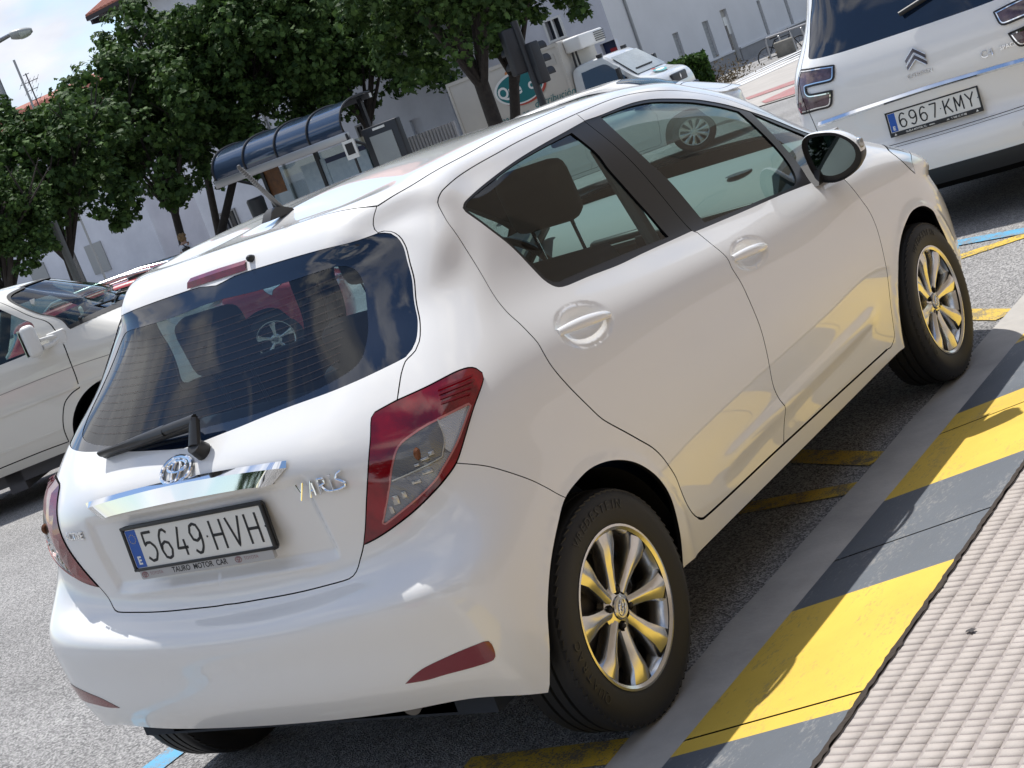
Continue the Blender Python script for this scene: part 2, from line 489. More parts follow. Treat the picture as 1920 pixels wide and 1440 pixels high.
# ---------------------------------------------------------------- hatchback body data
HROWS = [
[(-0.505,0,0.305),(-0.502,0.28,0.308),(-0.49,0.5,0.316),(-0.462,0.685,0.318),(-0.41,0.79,0.29),(-0.3,0.82,0.262),(0,0.81,0.255),(0.38,0.8,0.258),(0.8,0.8,0.258),(1.22,0.8,0.258),(1.66,0.8,0.258),(2.08,0.8,0.258),(2.5,0.805,0.258),(2.86,0.785,0.25),(3.1,0.64,0.22),(3.25,0.36,0.2),(3.29,0,0.2)],
[(-0.545,0,0.385),(-0.542,0.28,0.386),(-0.53,0.5,0.39),(-0.495,0.695,0.395),(-0.43,0.808,0.395),(-0.29,0.84,0.385),(0,0.835,0.37),(0.38,0.818,0.36),(0.8,0.812,0.36),(1.22,0.814,0.36),(1.66,0.814,0.36),(2.08,0.812,0.36),(2.5,0.824,0.36),(2.86,0.806,0.36),(3.13,0.67,0.345),(3.28,0.38,0.33),(3.315,0,0.33)],
[(-0.562,0,0.495),(-0.559,0.28,0.497),(-0.545,0.51,0.505),(-0.508,0.71,0.51),(-0.437,0.818,0.515),(-0.29,0.845,0.51),(0,0.84,0.5),(0.38,0.831,0.49),(0.8,0.829,0.485),(1.22,0.831,0.485),(1.66,0.831,0.485),(2.08,0.828,0.485),(2.5,0.835,0.49),(2.86,0.812,0.49),(3.14,0.675,0.46),(3.28,0.38,0.45),(3.315,0,0.45)],
[(-0.558,0,0.59),(-0.555,0.28,0.598),(-0.54,0.505,0.612),(-0.502,0.708,0.622),(-0.428,0.816,0.625),(-0.285,0.845,0.62),(0,0.841,0.605),(0.38,0.838,0.595),(0.8,0.84,0.59),(1.22,0.843,0.59),(1.66,0.843,0.59),(2.08,0.838,0.585),(2.5,0.839,0.58),(2.86,0.812,0.575),(3.135,0.67,0.56),(3.27,0.38,0.55),(3.305,0,0.55)],
[(-0.495,0,0.633),(-0.492,0.28,0.643),(-0.478,0.485,0.663),(-0.455,0.678,0.68),(-0.4,0.797,0.69),(-0.278,0.838,0.69),(0,0.839,0.69),(0.38,0.839,0.685),(0.8,0.8445,0.68),(1.22,0.8475,0.675),(1.66,0.847,0.67),(2.08,0.842,0.665),(2.5,0.837,0.655),(2.86,0.806,0.645),(3.125,0.65,0.625),(3.26,0.365,0.62),(3.295,0,0.62)],
[(-0.48,0,0.755),(-0.476,0.28,0.76),(-0.461,0.485,0.765),(-0.42,0.66,0.775),(-0.357,0.772,0.785),(-0.252,0.819,0.795),(0,0.829,0.8),(0.38,0.836,0.795),(0.8,0.841,0.785),(1.22,0.843,0.775),(1.66,0.84,0.765),(2.08,0.834,0.76),(2.5,0.827,0.75),(2.86,0.79,0.72),(3.1,0.63,0.69),(3.23,0.35,0.68),(3.265,0,0.68)],
[(-0.488,0,0.962),(-0.48,0.27,0.962),(-0.452,0.475,0.958),(-0.393,0.637,0.95),(-0.317,0.74,0.962),(-0.205,0.785,0.975),(0.02,0.796,0.982),(0.38,0.806,0.968),(0.8,0.813,0.945),(1.22,0.812,0.92),(1.66,0.806,0.905),(2.08,0.799,0.905),(2.5,0.777,0.9),(2.84,0.725,0.835),(3.02,0.55,0.775),(3.16,0.31,0.765),(3.2,0,0.765)],
[(-0.425,0,1.04),(-0.414,0.27,1.044),(-0.37,0.47,1.055),(-0.295,0.615,1.075),(-0.21,0.69,1.087),(-0.1,0.727,1.092),(0.06,0.74,1.088),(0.38,0.748,1.065),(0.8,0.756,1.035),(1.22,0.757,1.008),(1.68,0.75,0.99),(2.12,0.727,0.99),(2.36,0.672,1.025),(2.49,0.53,1.042),(2.57,0.355,1.05),(2.615,0.178,1.055),(2.63,0,1.057)],
[(-0.275,0,1.195),(-0.262,0.25,1.197),(-0.225,0.43,1.2),(-0.15,0.565,1.206),(-0.06,0.637,1.212),(0.04,0.668,1.217),(0.16,0.682,1.218),(0.42,0.69,1.21),(0.8,0.694,1.2),(1.2,0.694,1.19),(1.58,0.686,1.182),(1.92,0.664,1.182),(2.09,0.6,1.2),(2.2,0.465,1.212),(2.28,0.31,1.22),(2.32,0.155,1.225),(2.335,0,1.226)],
[(-0.128,0,1.355),(-0.118,0.24,1.356),(-0.088,0.41,1.358),(-0.02,0.512,1.362),(0.05,0.575,1.367),(0.13,0.606,1.374),(0.24,0.614,1.382),(0.46,0.62,1.388),(0.8,0.622,1.386),(1.15,0.62,1.38),(1.44,0.61,1.37),(1.69,0.588,1.357),(1.83,0.52,1.362),(1.92,0.4,1.37),(1.98,0.268,1.377),(2.01,0.134,1.38),(2.02,0,1.381)],
[(-0.105,0,1.385),(-0.1,0.24,1.384),(-0.08,0.41,1.382),(-0.025,0.485,1.384),(0.05,0.543,1.392),(0.13,0.588,1.402),(0.25,0.597,1.412),(0.47,0.602,1.42),(0.8,0.603,1.42),(1.14,0.601,1.414),(1.42,0.591,1.402),(1.635,0.568,1.387),(1.765,0.5,1.391),(1.845,0.385,1.398),(1.905,0.258,1.405),(1.93,0.129,1.408),(1.94,0,1.409)],
[(-0.068,0,1.43),(-0.063,0.24,1.43),(-0.045,0.395,1.43),(0.005,0.47,1.432),(0.078,0.53,1.436),(0.15,0.562,1.441),(0.27,0.57,1.451),(0.48,0.574,1.459),(0.8,0.574,1.46),(1.13,0.572,1.454),(1.39,0.562,1.441),(1.58,0.538,1.425),(1.68,0.472,1.427),(1.75,0.36,1.433),(1.8,0.24,1.438),(1.822,0.12,1.441),(1.83,0,1.442)],
[(0.05,0,1.463),(0.052,0.18,1.462),(0.065,0.29,1.461),(0.09,0.345,1.461),(0.14,0.38,1.465),(0.22,0.395,1.472),(0.32,0.402,1.481),(0.52,0.402,1.494),(0.8,0.4,1.498),(1.08,0.397,1.492),(1.28,0.39,1.481),(1.42,0.366,1.471),(1.5,0.312,1.47),(1.555,0.236,1.472),(1.595,0.157,1.474),(1.61,0.078,1.476),(1.615,0,1.477)],
[(0.25,0,1.489),(0.255,0,1.489),(0.27,0,1.491),(0.3,0,1.494),(0.35,0,1.497),(0.42,0,1.501),(0.5,0,1.505),(0.63,0,1.509),(0.8,0,1.511),(0.98,0,1.509),(1.12,0,1.505),(1.22,0,1.5),(1.28,0,1.497),(1.32,0,1.494),(1.345,0,1.492),(1.355,0,1.492),(1.36,0,1.492)]]
HUV = {
'rdoor': [(2.099,1.316),(1.848,1.308),(1.655,1.302),(1.521,1.296),(1.312,1.290),(1.137,1.283),(1.009,1.274),(0.955,1.260),(0.936,1.250),(0.914,1.223),(0.903,1.181),(0.939,1.116),(1.007,1.031),(1.089,0.932),(1.141,0.863),(1.170,0.819),(1.195,0.778),(1.206,0.744),(1.213,0.714),(1.211,0.688),(1.212,0.657),(1.220,0.627),(1.241,0.580),(1.276,0.516),(1.303,0.467),(1.327,0.439),(1.366,0.404),(1.417,0.363),(1.462,0.327),(1.491,0.292),(1.513,0.252),(1.530,0.214),(1.537,0.175),(1.547,0.139),(1.565,0.106),(1.591,0.082),(1.619,0.069),(1.835,0.062),(2.182,0.058),(2.228,0.145),(2.211,0.179),(2.192,0.239),(2.200,0.320),(2.206,0.391),(2.204,0.467),(2.200,0.555),(2.189,0.629),(2.198,0.672),(2.188,0.737),(2.183,0.810),(2.172,0.818),(2.163,0.953),(2.133,1.109),(2.096,1.278)],
'fdoor': [(2.099,1.316),(2.096,1.278),(2.133,1.109),(2.163,0.953),(2.172,0.818),(2.183,0.810),(2.188,0.737),(2.198,0.672),(2.189,0.629),(2.200,0.555),(2.204,0.467),(2.206,0.391),(2.200,0.320),(2.192,0.239),(2.211,0.179),(2.228,0.145),(2.182,0.058),(2.609,0.051),(3.094,0.040),(3.135,0.037),(3.178,0.056),(3.188,0.092),(3.201,0.173),(3.223,0.274),(3.231,0.365),(3.241,0.454),(3.239,0.517),(3.222,0.579),(3.204,0.660),(3.192,0.711),(3.280,0.769),(3.457,0.821),(3.502,0.870),(3.426,0.986),(3.281,1.099),(3.205,1.197),(3.084,1.262),(2.784,1.297),(2.431,1.320)],
'rdlo': [(2.105,1.278),(1.947,1.269),(1.776,1.261),(1.579,1.250),(1.371,1.234),(1.196,1.220),(1.103,1.212),(1.063,1.201),(1.070,1.187),(1.176,1.128),(1.278,1.056),(1.339,0.992),(1.382,0.927),(1.409,0.872),(1.427,0.845),(1.447,0.830),(1.480,0.824),(1.593,0.823),(1.734,0.818),(1.883,0.821),(2.166,0.822),(2.163,0.953),(2.133,1.109)],
'fdlo': [(2.105,1.278),(2.214,1.275),(2.484,1.275),(2.719,1.260),(2.972,1.223),(3.087,1.177),(3.183,1.109),(3.316,1.010),(3.377,0.930),(3.422,0.880),(3.330,0.834),(3.179,0.782),(3.080,0.752),(3.010,0.760),(2.764,0.788),(2.417,0.807),(2.180,0.815),(2.166,0.822),(2.163,0.953),(2.133,1.109)],
'rglass': [(1.976,1.259),(1.762,1.252),(1.569,1.243),(1.365,1.227),(1.199,1.214),(1.128,1.207),(1.099,1.199),(1.105,1.186),(1.196,1.131),(1.292,1.060),(1.353,0.995),(1.396,0.931),(1.421,0.881),(1.441,0.857),(1.469,0.847),(1.496,0.849),(1.814,0.846),(2.046,0.838),(2.041,0.928),(2.019,1.019),(1.998,1.117),(2.001,1.177)],
'fglass': [(2.202,1.269),(2.460,1.266),(2.687,1.251),(2.930,1.213),(3.044,1.166),(3.131,1.107),(3.046,0.979),(2.940,0.828),(2.870,0.795),(2.646,0.811),(2.266,0.831),(2.268,0.897),(2.254,0.991),(2.213,1.101),(2.195,1.199)],
'qglass': [(3.212,1.081),(3.267,1.005),(3.326,0.928),(3.343,0.888),(3.253,0.848),(3.146,0.812),(3.041,0.793),(3.000,0.819),(3.079,0.942)],
'tail': [(0.626,0.752),(0.635,0.760),(0.655,0.762),(0.697,0.764),(0.772,0.761),(0.855,0.758),(0.902,0.751),(0.929,0.740),(0.946,0.725),(0.945,0.713),(0.924,0.697),(0.887,0.672),(0.848,0.638),(0.815,0.606),(0.793,0.585),(0.756,0.562),(0.715,0.540),(0.664,0.516),(0.603,0.496),(0.548,0.483),(0.500,0.476),(0.535,0.530),(0.592,0.627),(0.621,0.703)],
'tailclear': [(0.584,0.516),(0.629,0.580),(0.666,0.643),(0.682,0.667),(0.699,0.680),(0.743,0.689),(0.788,0.690),(0.870,0.684),(0.874,0.678),(0.848,0.658),(0.813,0.628),(0.780,0.603),(0.760,0.588),(0.739,0.571),(0.691,0.547),(0.640,0.528),(0.590,0.512)],
'tgate': [(0.720,1.326),(0.710,1.305),(0.695,1.253),(0.712,1.249),(0.720,1.238),(0.716,1.214),(0.710,1.180),(0.713,1.128),(0.740,1.057),(0.768,0.947),(0.771,0.896),(0.766,0.866),(0.753,0.847),(0.730,0.838),(0.722,0.834),(0.709,0.812),(0.696,0.765),(0.655,0.762),(0.635,0.760),(0.626,0.752),(0.621,0.703),(0.592,0.627),(0.535,0.530),(0.500,0.476),(0.475,0.442),(0.458,0.416),(0.434,0.403),(0.333,0.405),(0.144,0.410),(0.030,0.410)],
'gtop': [(0.080,1.272),(0.147,1.273),(0.423,1.269),(0.693,1.252)],
'glass': [(0.693,1.252),(0.705,1.244),(0.711,1.232),(0.707,1.210),(0.703,1.180),(0.706,1.131),(0.733,1.060),(0.762,0.951),(0.763,0.900),(0.756,0.871),(0.744,0.855),(0.724,0.844),(0.626,0.847),(0.376,0.861),(0.180,0.847),(0.109,0.840),(0.061,0.834)],
'clear': [(0.042,1.219),(0.221,1.209),(0.428,1.203),(0.506,1.193),(0.549,1.166),(0.575,1.123),(0.592,1.076),(0.612,0.999),(0.604,0.937),(0.580,0.899),(0.525,0.886),(0.390,0.878),(0.253,0.873),(0.099,0.875)],
'spoilseam': [(0.000,1.481),(0.167,1.445),(0.407,1.409),(0.611,1.360),(0.720,1.326)],
'bumperseam': [(0.793,0.585),(0.856,0.544),(0.896,0.514),(0.971,0.456),(1.014,0.414),(1.056,0.363)],
'arch_r': [(0.835,0.017),(0.858,0.083),(0.886,0.168),(0.935,0.250),(1.002,0.322),(1.055,0.362),(1.123,0.378),(1.194,0.380),(1.283,0.361),(1.364,0.324),(1.424,0.270),(1.461,0.211),(1.477,0.158),(1.479,0.097),(1.472,0.048),(1.462,0.005)],
'arch_f': [(3.238,0.033),(3.258,0.129),(3.293,0.223),(3.334,0.300),(3.395,0.354),(3.476,0.390),(3.551,0.409),(3.635,0.403),(3.690,0.378),(3.730,0.340),(3.765,0.259),(3.795,0.177),(3.814,0.107),(3.839,0.045)],
'refl': [(0.511,0.110),(0.545,0.132),(0.581,0.148),(0.657,0.165),(0.725,0.171),(0.736,0.168),(0.740,0.159),(0.741,0.135),(0.733,0.118),(0.700,0.115),(0.624,0.114),(0.568,0.109)],
'ditch': [(0.722,1.325),(0.811,1.342),(1.010,1.356),(1.370,1.353),(1.728,1.375),(1.936,1.383),(2.197,1.391)],
'sillline': [(1.591,0.082),(1.619,0.069),(1.835,0.062),(2.182,0.058),(2.609,0.051),(3.094,0.040)],
'chrome': [(0.065,0.706),(0.228,0.703),(0.397,0.691),(0.333,0.643),(0.189,0.648),(0.065,0.650)],
'chmsl': [(0.002,1.312),(0.103,1.311),(0.124,1.302),(0.147,1.275),(0.015,1.277)],
'headlight': [(3.753,0.728),(3.766,0.688),(3.817,0.690),(3.710,0.624),(3.701,0.547),(3.658,0.591),(3.635,0.647),(3.647,0.692)]}
MUV = {'glass': [(0.106,0.903),(0.011,0.904),(0.206,0.904),(0.439,0.904),(0.615,0.910),(0.688,0.921),(0.712,0.955),(0.763,1.136),(0.744,1.252)],
'light': [(0.737,0.856),(0.578,0.851),(0.463,0.839),(0.472,0.777),(0.493,0.760),(0.600,0.761),(0.681,0.758),(0.678,0.729),(0.658,0.718),(0.629,0.716),(0.556,0.713),(0.501,0.711),(0.524,0.657),(0.549,0.635),(0.645,0.634),(0.777,0.624),(0.800,0.660),(0.791,0.693),(0.774,0.743),(0.755,0.801)]}
VUV = {'door': [(4.801,1.189),(4.724,1.144),(4.604,0.995),(4.467,0.799),(4.462,0.760),(4.464,0.656),(4.458,0.492),(4.448,0.387),(4.386,0.371),(4.314,0.328),(4.262,0.248),(4.228,0.160),(4.217,0.064),(3.983,0.069),(3.768,0.081),(3.738,0.050)],
'win': [(4.603,1.130),(4.580,1.100),(4.518,0.979),(4.464,0.903),(4.268,0.761),(4.212,0.736),(4.022,0.736),(3.980,0.733)],
'arch': [(4.547,0.342),(4.473,0.345),(4.408,0.331),(4.355,0.292),(4.304,0.224),(4.269,0.143),(4.256,0.052)]}
VAN_POS = (5.4884, 7.1468, -0.1916)
VAN_AX = [[0.62922, -0.77703, 0.01748], [0.77699, 0.62833, -0.03844], [0.01888, 0.03777, 0.99911]]
# ---------------------------------------------------------------- wheels (built for the right side, outer face towards -y)
def text_mesh(txt, size, depth=.0, font_shear=0, bold=0, align='CENTER', sx=1.0, space=1.0):
    cu = bpy.data.curves.new('t', 'FONT'); cu.body = txt; cu.size = size; cu.align_x = align; cu.align_y = 'CENTER'
    cu.extrude = depth; cu.offset = bold; cu.shear = font_shear; cu.space_character = space; cu.resolution_u = 3
    o = bpy.data.objects.new('t', cu); COL.objects.link(o)
    dg = bpy.context.evaluated_depsgraph_get()
    me = bpy.data.meshes.new_from_object(o.evaluated_get(dg))
    bpy.data.objects.remove(o); bpy.data.curves.remove(cu)
    if sx != 1: me.transform(Matrix.Diagonal((sx, 1, 1, 1)))
    return me
def text_obj(name, txt, size, M, m, parent, **k):
    me = text_mesh(txt, size, **k)
    me.transform(M)
    return mesh_obj(name, me, parent, m)
def text_into(mb, txt, size, M, mi=0, **k):
    me = text_mesh(txt, size, **k)
    mb.add([v.co for v in me.vertices], [tuple(p.vertices) for p in me.polygons], mi, M)
    bpy.data.meshes.remove(me)

def tyre_mesh(r=.302, w=.178, rim=.203, tread=True):
    m = MB(); h = w/2
    prof = [(rim-.004, -h*.80), (rim+.003, -h*.89), (rim+.018, -h*.965), (rim+.05, -h*1.03), (r-.035, -h*1.02), (r-.018, -h*.96), (r-.007, -h*.86), (r-.001, -h*.72)]
    cr = []
    for k, y in enumerate(np.linspace(-.62, .62, 11)): cr.append((r-(.007 if k in (2, 5, 8) else 0), y*h))
    p2 = []
    for k, (a, y) in enumerate(cr):
        if k in (2, 5, 8): p2 += [(r, y-.005), (r-.008, y-.004), (r-.008, y+.004), (r, y+.005)]
        else: p2.append((a, y))
    prof += p2+[(a, -y) for a, y in reversed(prof)]
    m.lathe(prof, 96)
    if tread:
        for k in range(72):
            a = 2*math.pi*k/72
            for sgn in (-1, 1):
                T = Matrix.Rotation(-a, 4, 'Y') @ Matrix.Translation((r-.0105, sgn*h*.72, 0)) @ Matrix.Rotation(sgn*.22, 4, 'Z') @ Matrix.Rotation(sgn*.30, 4, 'X')
                m.box((0, 0, 0), (.014, h*.36, .021), 0, T, 0)
    return m
def rim_mesh(r=.206, spokes=8):
    m = MB()
    m.lathe([(r-.012, -.0775), (r-.004, -.0835), (r+.002, -.083), (r+.003, -.076), (r-.008, -.062), (r-.014, -.05), (r-.020, -.02), (r-.026, .05), (r-.026, .07)], 64)
    # dished hub
    m.lathe([(.0, -.064), (.026, -.064), (.030, -.061), (.031, -.057), (.050, -.055), (.060, -.050), (.062, -.03)], 32)
    ro = r-.013
    for k in range(spokes):
        a = 2*math.pi*(k+.23)/spokes
        M = Matrix.Rotation(-a, 4, 'Y')
        st = [(.040, .0185, -.056), (.075, .0175, -.059), (.115, .0215, -.065), (.155, .0295, -.074), (ro, .042, -.074)]
        rows = []
        for (rr, hw, y) in st:
            rows.append([(rr, y+.036, hw*1.0), (rr, y+.012, hw*1.02), (rr, y+.002, hw*.90), (rr, y-.0035, hw*.32), (rr, y-.0035, -hw*.06), (rr, y+.004, -hw*.86), (rr, y+.014, -hw*1.02), (rr, y+.036, -hw*1.0)])
        m.grid([[tuple(p) for p in row] for row in rows], 0, M)
    return m
def build_wheel(parent, loc, side, spin, r=.302, rimmat=None, spokes=8, detail=True, rim=.206, w=.178):
    """side=-1: outer face to -y"""
    e = empty('wheel', loc); e.parent = parent
    rz = 0 if side < 0 else math.pi
    e.rotation_euler = (0, 0, rz)
    S_ = Matrix.Rotation(spin, 4, 'Y')
    def fin(mb, name, m, sharp=35):
        mb.bm.transform(S_)
        return mb.build(name, m, e, sharp)
    ty = fin(tyre_mesh(r, w, rim-.003, detail), 'tyre', RUBBER, 40)
    if detail:
        for txt, a0, da in (('VREDESTEIN', 118, -5.6), ('QUATRAC', 212, -6.2)):
            lt = MB()
            for i, ch in enumerate(txt):
                a = R(a0+da*i)+spin*0
                M = Matrix.Translation((.257*math.cos(a), -.0925, .257*math.sin(a))) @ Matrix.Rotation(-(a-math.pi/2), 4, 'Y') @ Matrix.Rotation(math.pi/2, 4, 'X')
                text_into(lt, ch, .034, M, depth=.0006)
            lt.build('lettering', mat_once('tyre_lettering', (.028, .028, .028), .55), ty, weld=False)
    rm = fin(rim_mesh(rim, spokes), 'rim', rimmat or ALLOY, 28)
    b = MB(); b.lathe([(0, .0), (.05, -.02), (.125, -.02), (.14, -.012), (.142, .03)], 40)
    b.lathe([(rim-.035, .02), (.02, .04)], 40)
    fin(b, 'brake', BRAKE)
    if detail:
        for k in range(4):
            a = math.pi/4+k*math.pi/2+spin+.12
            n = MB(); c = (.046*math.cos(a), 0, .046*math.sin(a))
            n.disc((c[0], -.0585, c[2]), .0135, 20, 0)
            n.lathe([(.0075, -.052), (.0075, -.0615), (.005, -.064), (0, -.064)], 6, 1, Matrix.Translation((c[0], 0, c[2])))
            n.build('lug_nut', [DARKGAP, BRAKE], rm)
        cp = MB(); oval_logo(cp, .021, Matrix.Translation((0, -.0655, 0)) @ Matrix.Rotation(-.9, 4, 'Y') @ Matrix.Rotation(math.pi/2, 4, 'X'), .0011)
        cp.build('cap_emblem', CHROME, rm)
    return e
def mat_once(name, *a, **k): return MATS.get(name) or mat(name, *a, **k)
def ellipse_tube(mb, c, rx, ry, rad, M, n=40, a0=0, a1=2*math.pi, rad2=None):
    pts = [(c[0]+rx*math.cos(a0+(a1-a0)*k/n), c[1]+ry*math.sin(a0+(a1-a0)*k/n), 0) for k in range(n+1)]
    mb.tube(pts, rad, 8, 0, M)
def oval_logo(mb, s, M, t):
    """three interlocking ovals in the local xy plane, half width s"""
    ellipse_tube(mb, (0, 0), s, s*.66, s*.085 if t is None else t*1.2, M)
    ellipse_tube(mb, (0, s*.19), s*.62, s*.28, s*.07 if t is None else t, M)
    ellipse_tube(mb, (0, -s*.04), s*.25, s*.60, s*.07 if t is None else t, M)
# ---------------------------------------------------------------- the white hatchback
def sstep(x, a, b):
    t = np.clip((x-a)/(b-a), 0, 1); return t*t*(3-2*t)
CUPS = [np.array(c) for c in ((1.420, .701), (2.338, .650))]
def hatch_disp(uv, p):
    x, y, z = p[:, 0], np.abs(p[:, 1]), p[:, 2]
    rear = sstep(-x, .30, .40)
    # number plate recess and the crease below it
    d = -.014*rear*(1-sstep(y, .40, .425))*sstep(z, .70, .735)*(1-sstep(z, .90, .93))
    d = d+.006*rear*np.exp(-((z-.700)/.009)**2)*(1-sstep(y, .32, .40))
    for c in CUPS:
        q = (uv-c)/np.array([.112, .062]); r2 = (q**2).sum(1)
        d = d-.017*np.exp(-(r2/.62)**2.2)
        d = d-.0015*np.exp(-((np.sqrt(r2)-1.0)/.05)**2)
    # lower door crease
    side = sstep(x, .55, .75)*(1-sstep(x, 1.85, 2.0))
    zc = .425+.03*(x-1.2)
    d = d+side*.007*np.exp(-((z-zc)/.03)**2)
    # lip round the wheel arches
    for xc, rr in ((0., .375), (2.47, .375)):
        q = np.hypot(x-xc, z-.29); d = d+.006*np.exp(-((q-rr)/.02)**2)*sstep(y, .74, .80)*(z > .2)
    return d
HS = Surf(HROWS, hatch_disp)
def hl(k, closed=False, step=.012): return smooth_line(HUV[k], step, closed)

def hatch_parts():
    s = HS; um = s.UMAX
    L_ = {}
    for k in ('rdoor', 'fdoor', 'rdlo', 'fdlo', 'rglass', 'fglass', 'qglass', 'tail', 'tailclear', 'refl', 'headlight'): L_[k] = hl(k, True, .012 if k not in ('tailclear', 'refl') else .008)
    tg = list(HUV['tgate'])
    seam_top = hl('spoilseam'); seam_top[0, 0] = 0
    tgl = smooth_line(tg, .012)
    tgl = np.vstack([tgl, [[0, .411]]])
    tg_poly = np.vstack([seam_top[:-1], tgl, [[0, .411]]])
    g = smooth_line(HUV['glass'], .012); gt = smooth_line(HUV['gtop'], .012)
    g = np.vstack([g, [[0, .828]]]); gt = np.vstack([[[0, 1.262]], gt])
    glass_poly = np.vstack([gt[:-1], g])
    # bumper: tailgate lower edge, lamp lower edge, wing seam, arch
    bs = hl('bumperseam')
    ar = smooth_line(HUV['arch_r'], .012); af = smooth_line(HUV['arch_f'], .012)
    ar = np.vstack([[[ar[0, 0]-.01, -.01]], ar, [[ar[-1, 0], -.01]]])
    af = np.vstack([[[af[0, 0], -.01]], af, [[af[-1, 0], -.01]]])
    t = np.array(HUV['tail']); i0 = 14; low = smooth_line([tuple(p) for p in t[i0:21]], .01)      # outer lower rim of the lamp
    tgb = smooth_line(tg[-9:], .012); tgb = np.vstack([tgb, [[0, .411]]])
    iend = int(np.argmin(np.hypot(*(ar-bs[-1]).T)))
    bump_line = np.vstack([bs[::-1], low])
    bumper = np.vstack([[[0, .411]], tgb[::-1], low[::-1], bs, ar[:iend+1][::-1], [[ar[0, 0], -.02], [0, -.02]]])
    # windscreen
    tv = s.TV; tu = s.TU
    def uvp(c, r_): return (tu[2+c], tv[r_])
    ws = [(um, tv[7]+.02), (tu[14]+.05, tv[7]+.02), (s.find(np.array([2.36, .60]), (0, 1), uvp(12, 7))), (s.find(np.array([2.03, .55]), (0, 1), uvp(12, 8))), (s.find(np.array([1.74, .48]), (0, 1), uvp(12, 10))), (tu[15], tv[11]), (um, tv[11]+.01)]
    ws = smooth_line([tuple(p) for p in ws], .015)
    hood = smooth_line([(um, tv[7]-.015), uvp(14, 7), tuple(s.find(np.array([2.45, .66]), (0, 1), uvp(12, 7))), tuple(s.find(np.array([2.75, .67]), (0, 1), uvp(13, 6))), uvp(14, 6), (um, tv[6])], .015)
    G = .0019
    seams = [(L_['rdoor'], True, G), (L_['fdoor'], True, G), (tgl, False, G), (seam_top, False, .0024), (L_['tail'], True, .0022), (bs, False, .0012), (L_['headlight'], True, .002), (hood, False, .0018)]
    clr = hl('clear'); clr = np.vstack([[[0, clr[0, 1]]], clr, [[0, clr[-1, 1]]]])
    seams += [(hl('sillline'), False, .0034), (hl('ditch'), False, .0026)]
    cuts = [(clr, False), (smooth_line([(.651, .608), (.77, .615)], .01), False), (smooth_line([(.788, .690), (.788, .651), (.77, .615)], .01), False)]+[(L_[k], True) for k in ('rdlo', 'fdlo', 'rglass', 'fglass', 'qglass', 'refl', 'tailclear')]+[(g, False), (gt, False), (ar, False), (af, False), (ws, False), (low, False)]
    fine = []
    for c in CUPS:
        for k in range(1, 12):
            n = 6*k
            fine.append([(c[0]+.0125*k*math.cos(2*math.pi*j/n), c[1]+.0075*k*math.sin(2*math.pi*j/n)) for j in range(n)])
    fine.append([(u, v) for u in np.arange(.45, .86, .009) for v in np.arange(.26, .45, .008)])
    fine.append([(u, v) for u in np.arange(.008, .47, .012) for v in np.concatenate([np.arange(.43, .56, .0055), np.arange(.56, .70, .012)])])
    ws_poly = np.vstack([ws, [[um+.1, tv[11]+.01], [um+.1, tv[7]+.02]]])
    loops = [('arch', ar), ('arch2', af), ('refl', L_['refl']), ('glass', glass_poly), ('qglass', L_['qglass']), ('fglass', L_['fglass']), ('rglass', L_['rglass']),
             ('fdlo', L_['fdlo']), ('rdlo', L_['rdlo']), ('tail', L_['tail']), ('headlight', L_['headlight']), ('tgate', tg_poly), ('bumper', bumper), ('rdoor', L_['rdoor']), ('fdoor', L_['fdoor']), ('windscreen', ws_poly)]
    uv, tr = partition(s, loops, seams, cuts, .024, .0165, fine)
    return uv, tr, L_, g, gt

def along(surf, uvs, off): # points on the surface
    uvs = np.asarray(uvs, float); return surf.pos(uvs)+surf.norm(uvs)*off
def ribbon(mb, surf, line, hw, off, mi=0, sides=(-1, 1), thick=.002):
    """rubber strip lying on the surface along a uv line"""
    a = along(surf, offset_line(line, hw, False), off); b = along(surf, offset_line(line, -hw, False), off)
    a0 = along(surf, offset_line(line, hw, False), off-thick); b0 = along(surf, offset_line(line, -hw, False), off-thick)
    for sg in sides:
        m = [1, sg, 1]
        mb.grid([[tuple(p*m) for p in q] for q in (a0, a, b, b0)], mi)

def rounded(mb, c, d, bev, mi=0, M=None):
    return mb.box(c, d, mi, M, 0, bev)

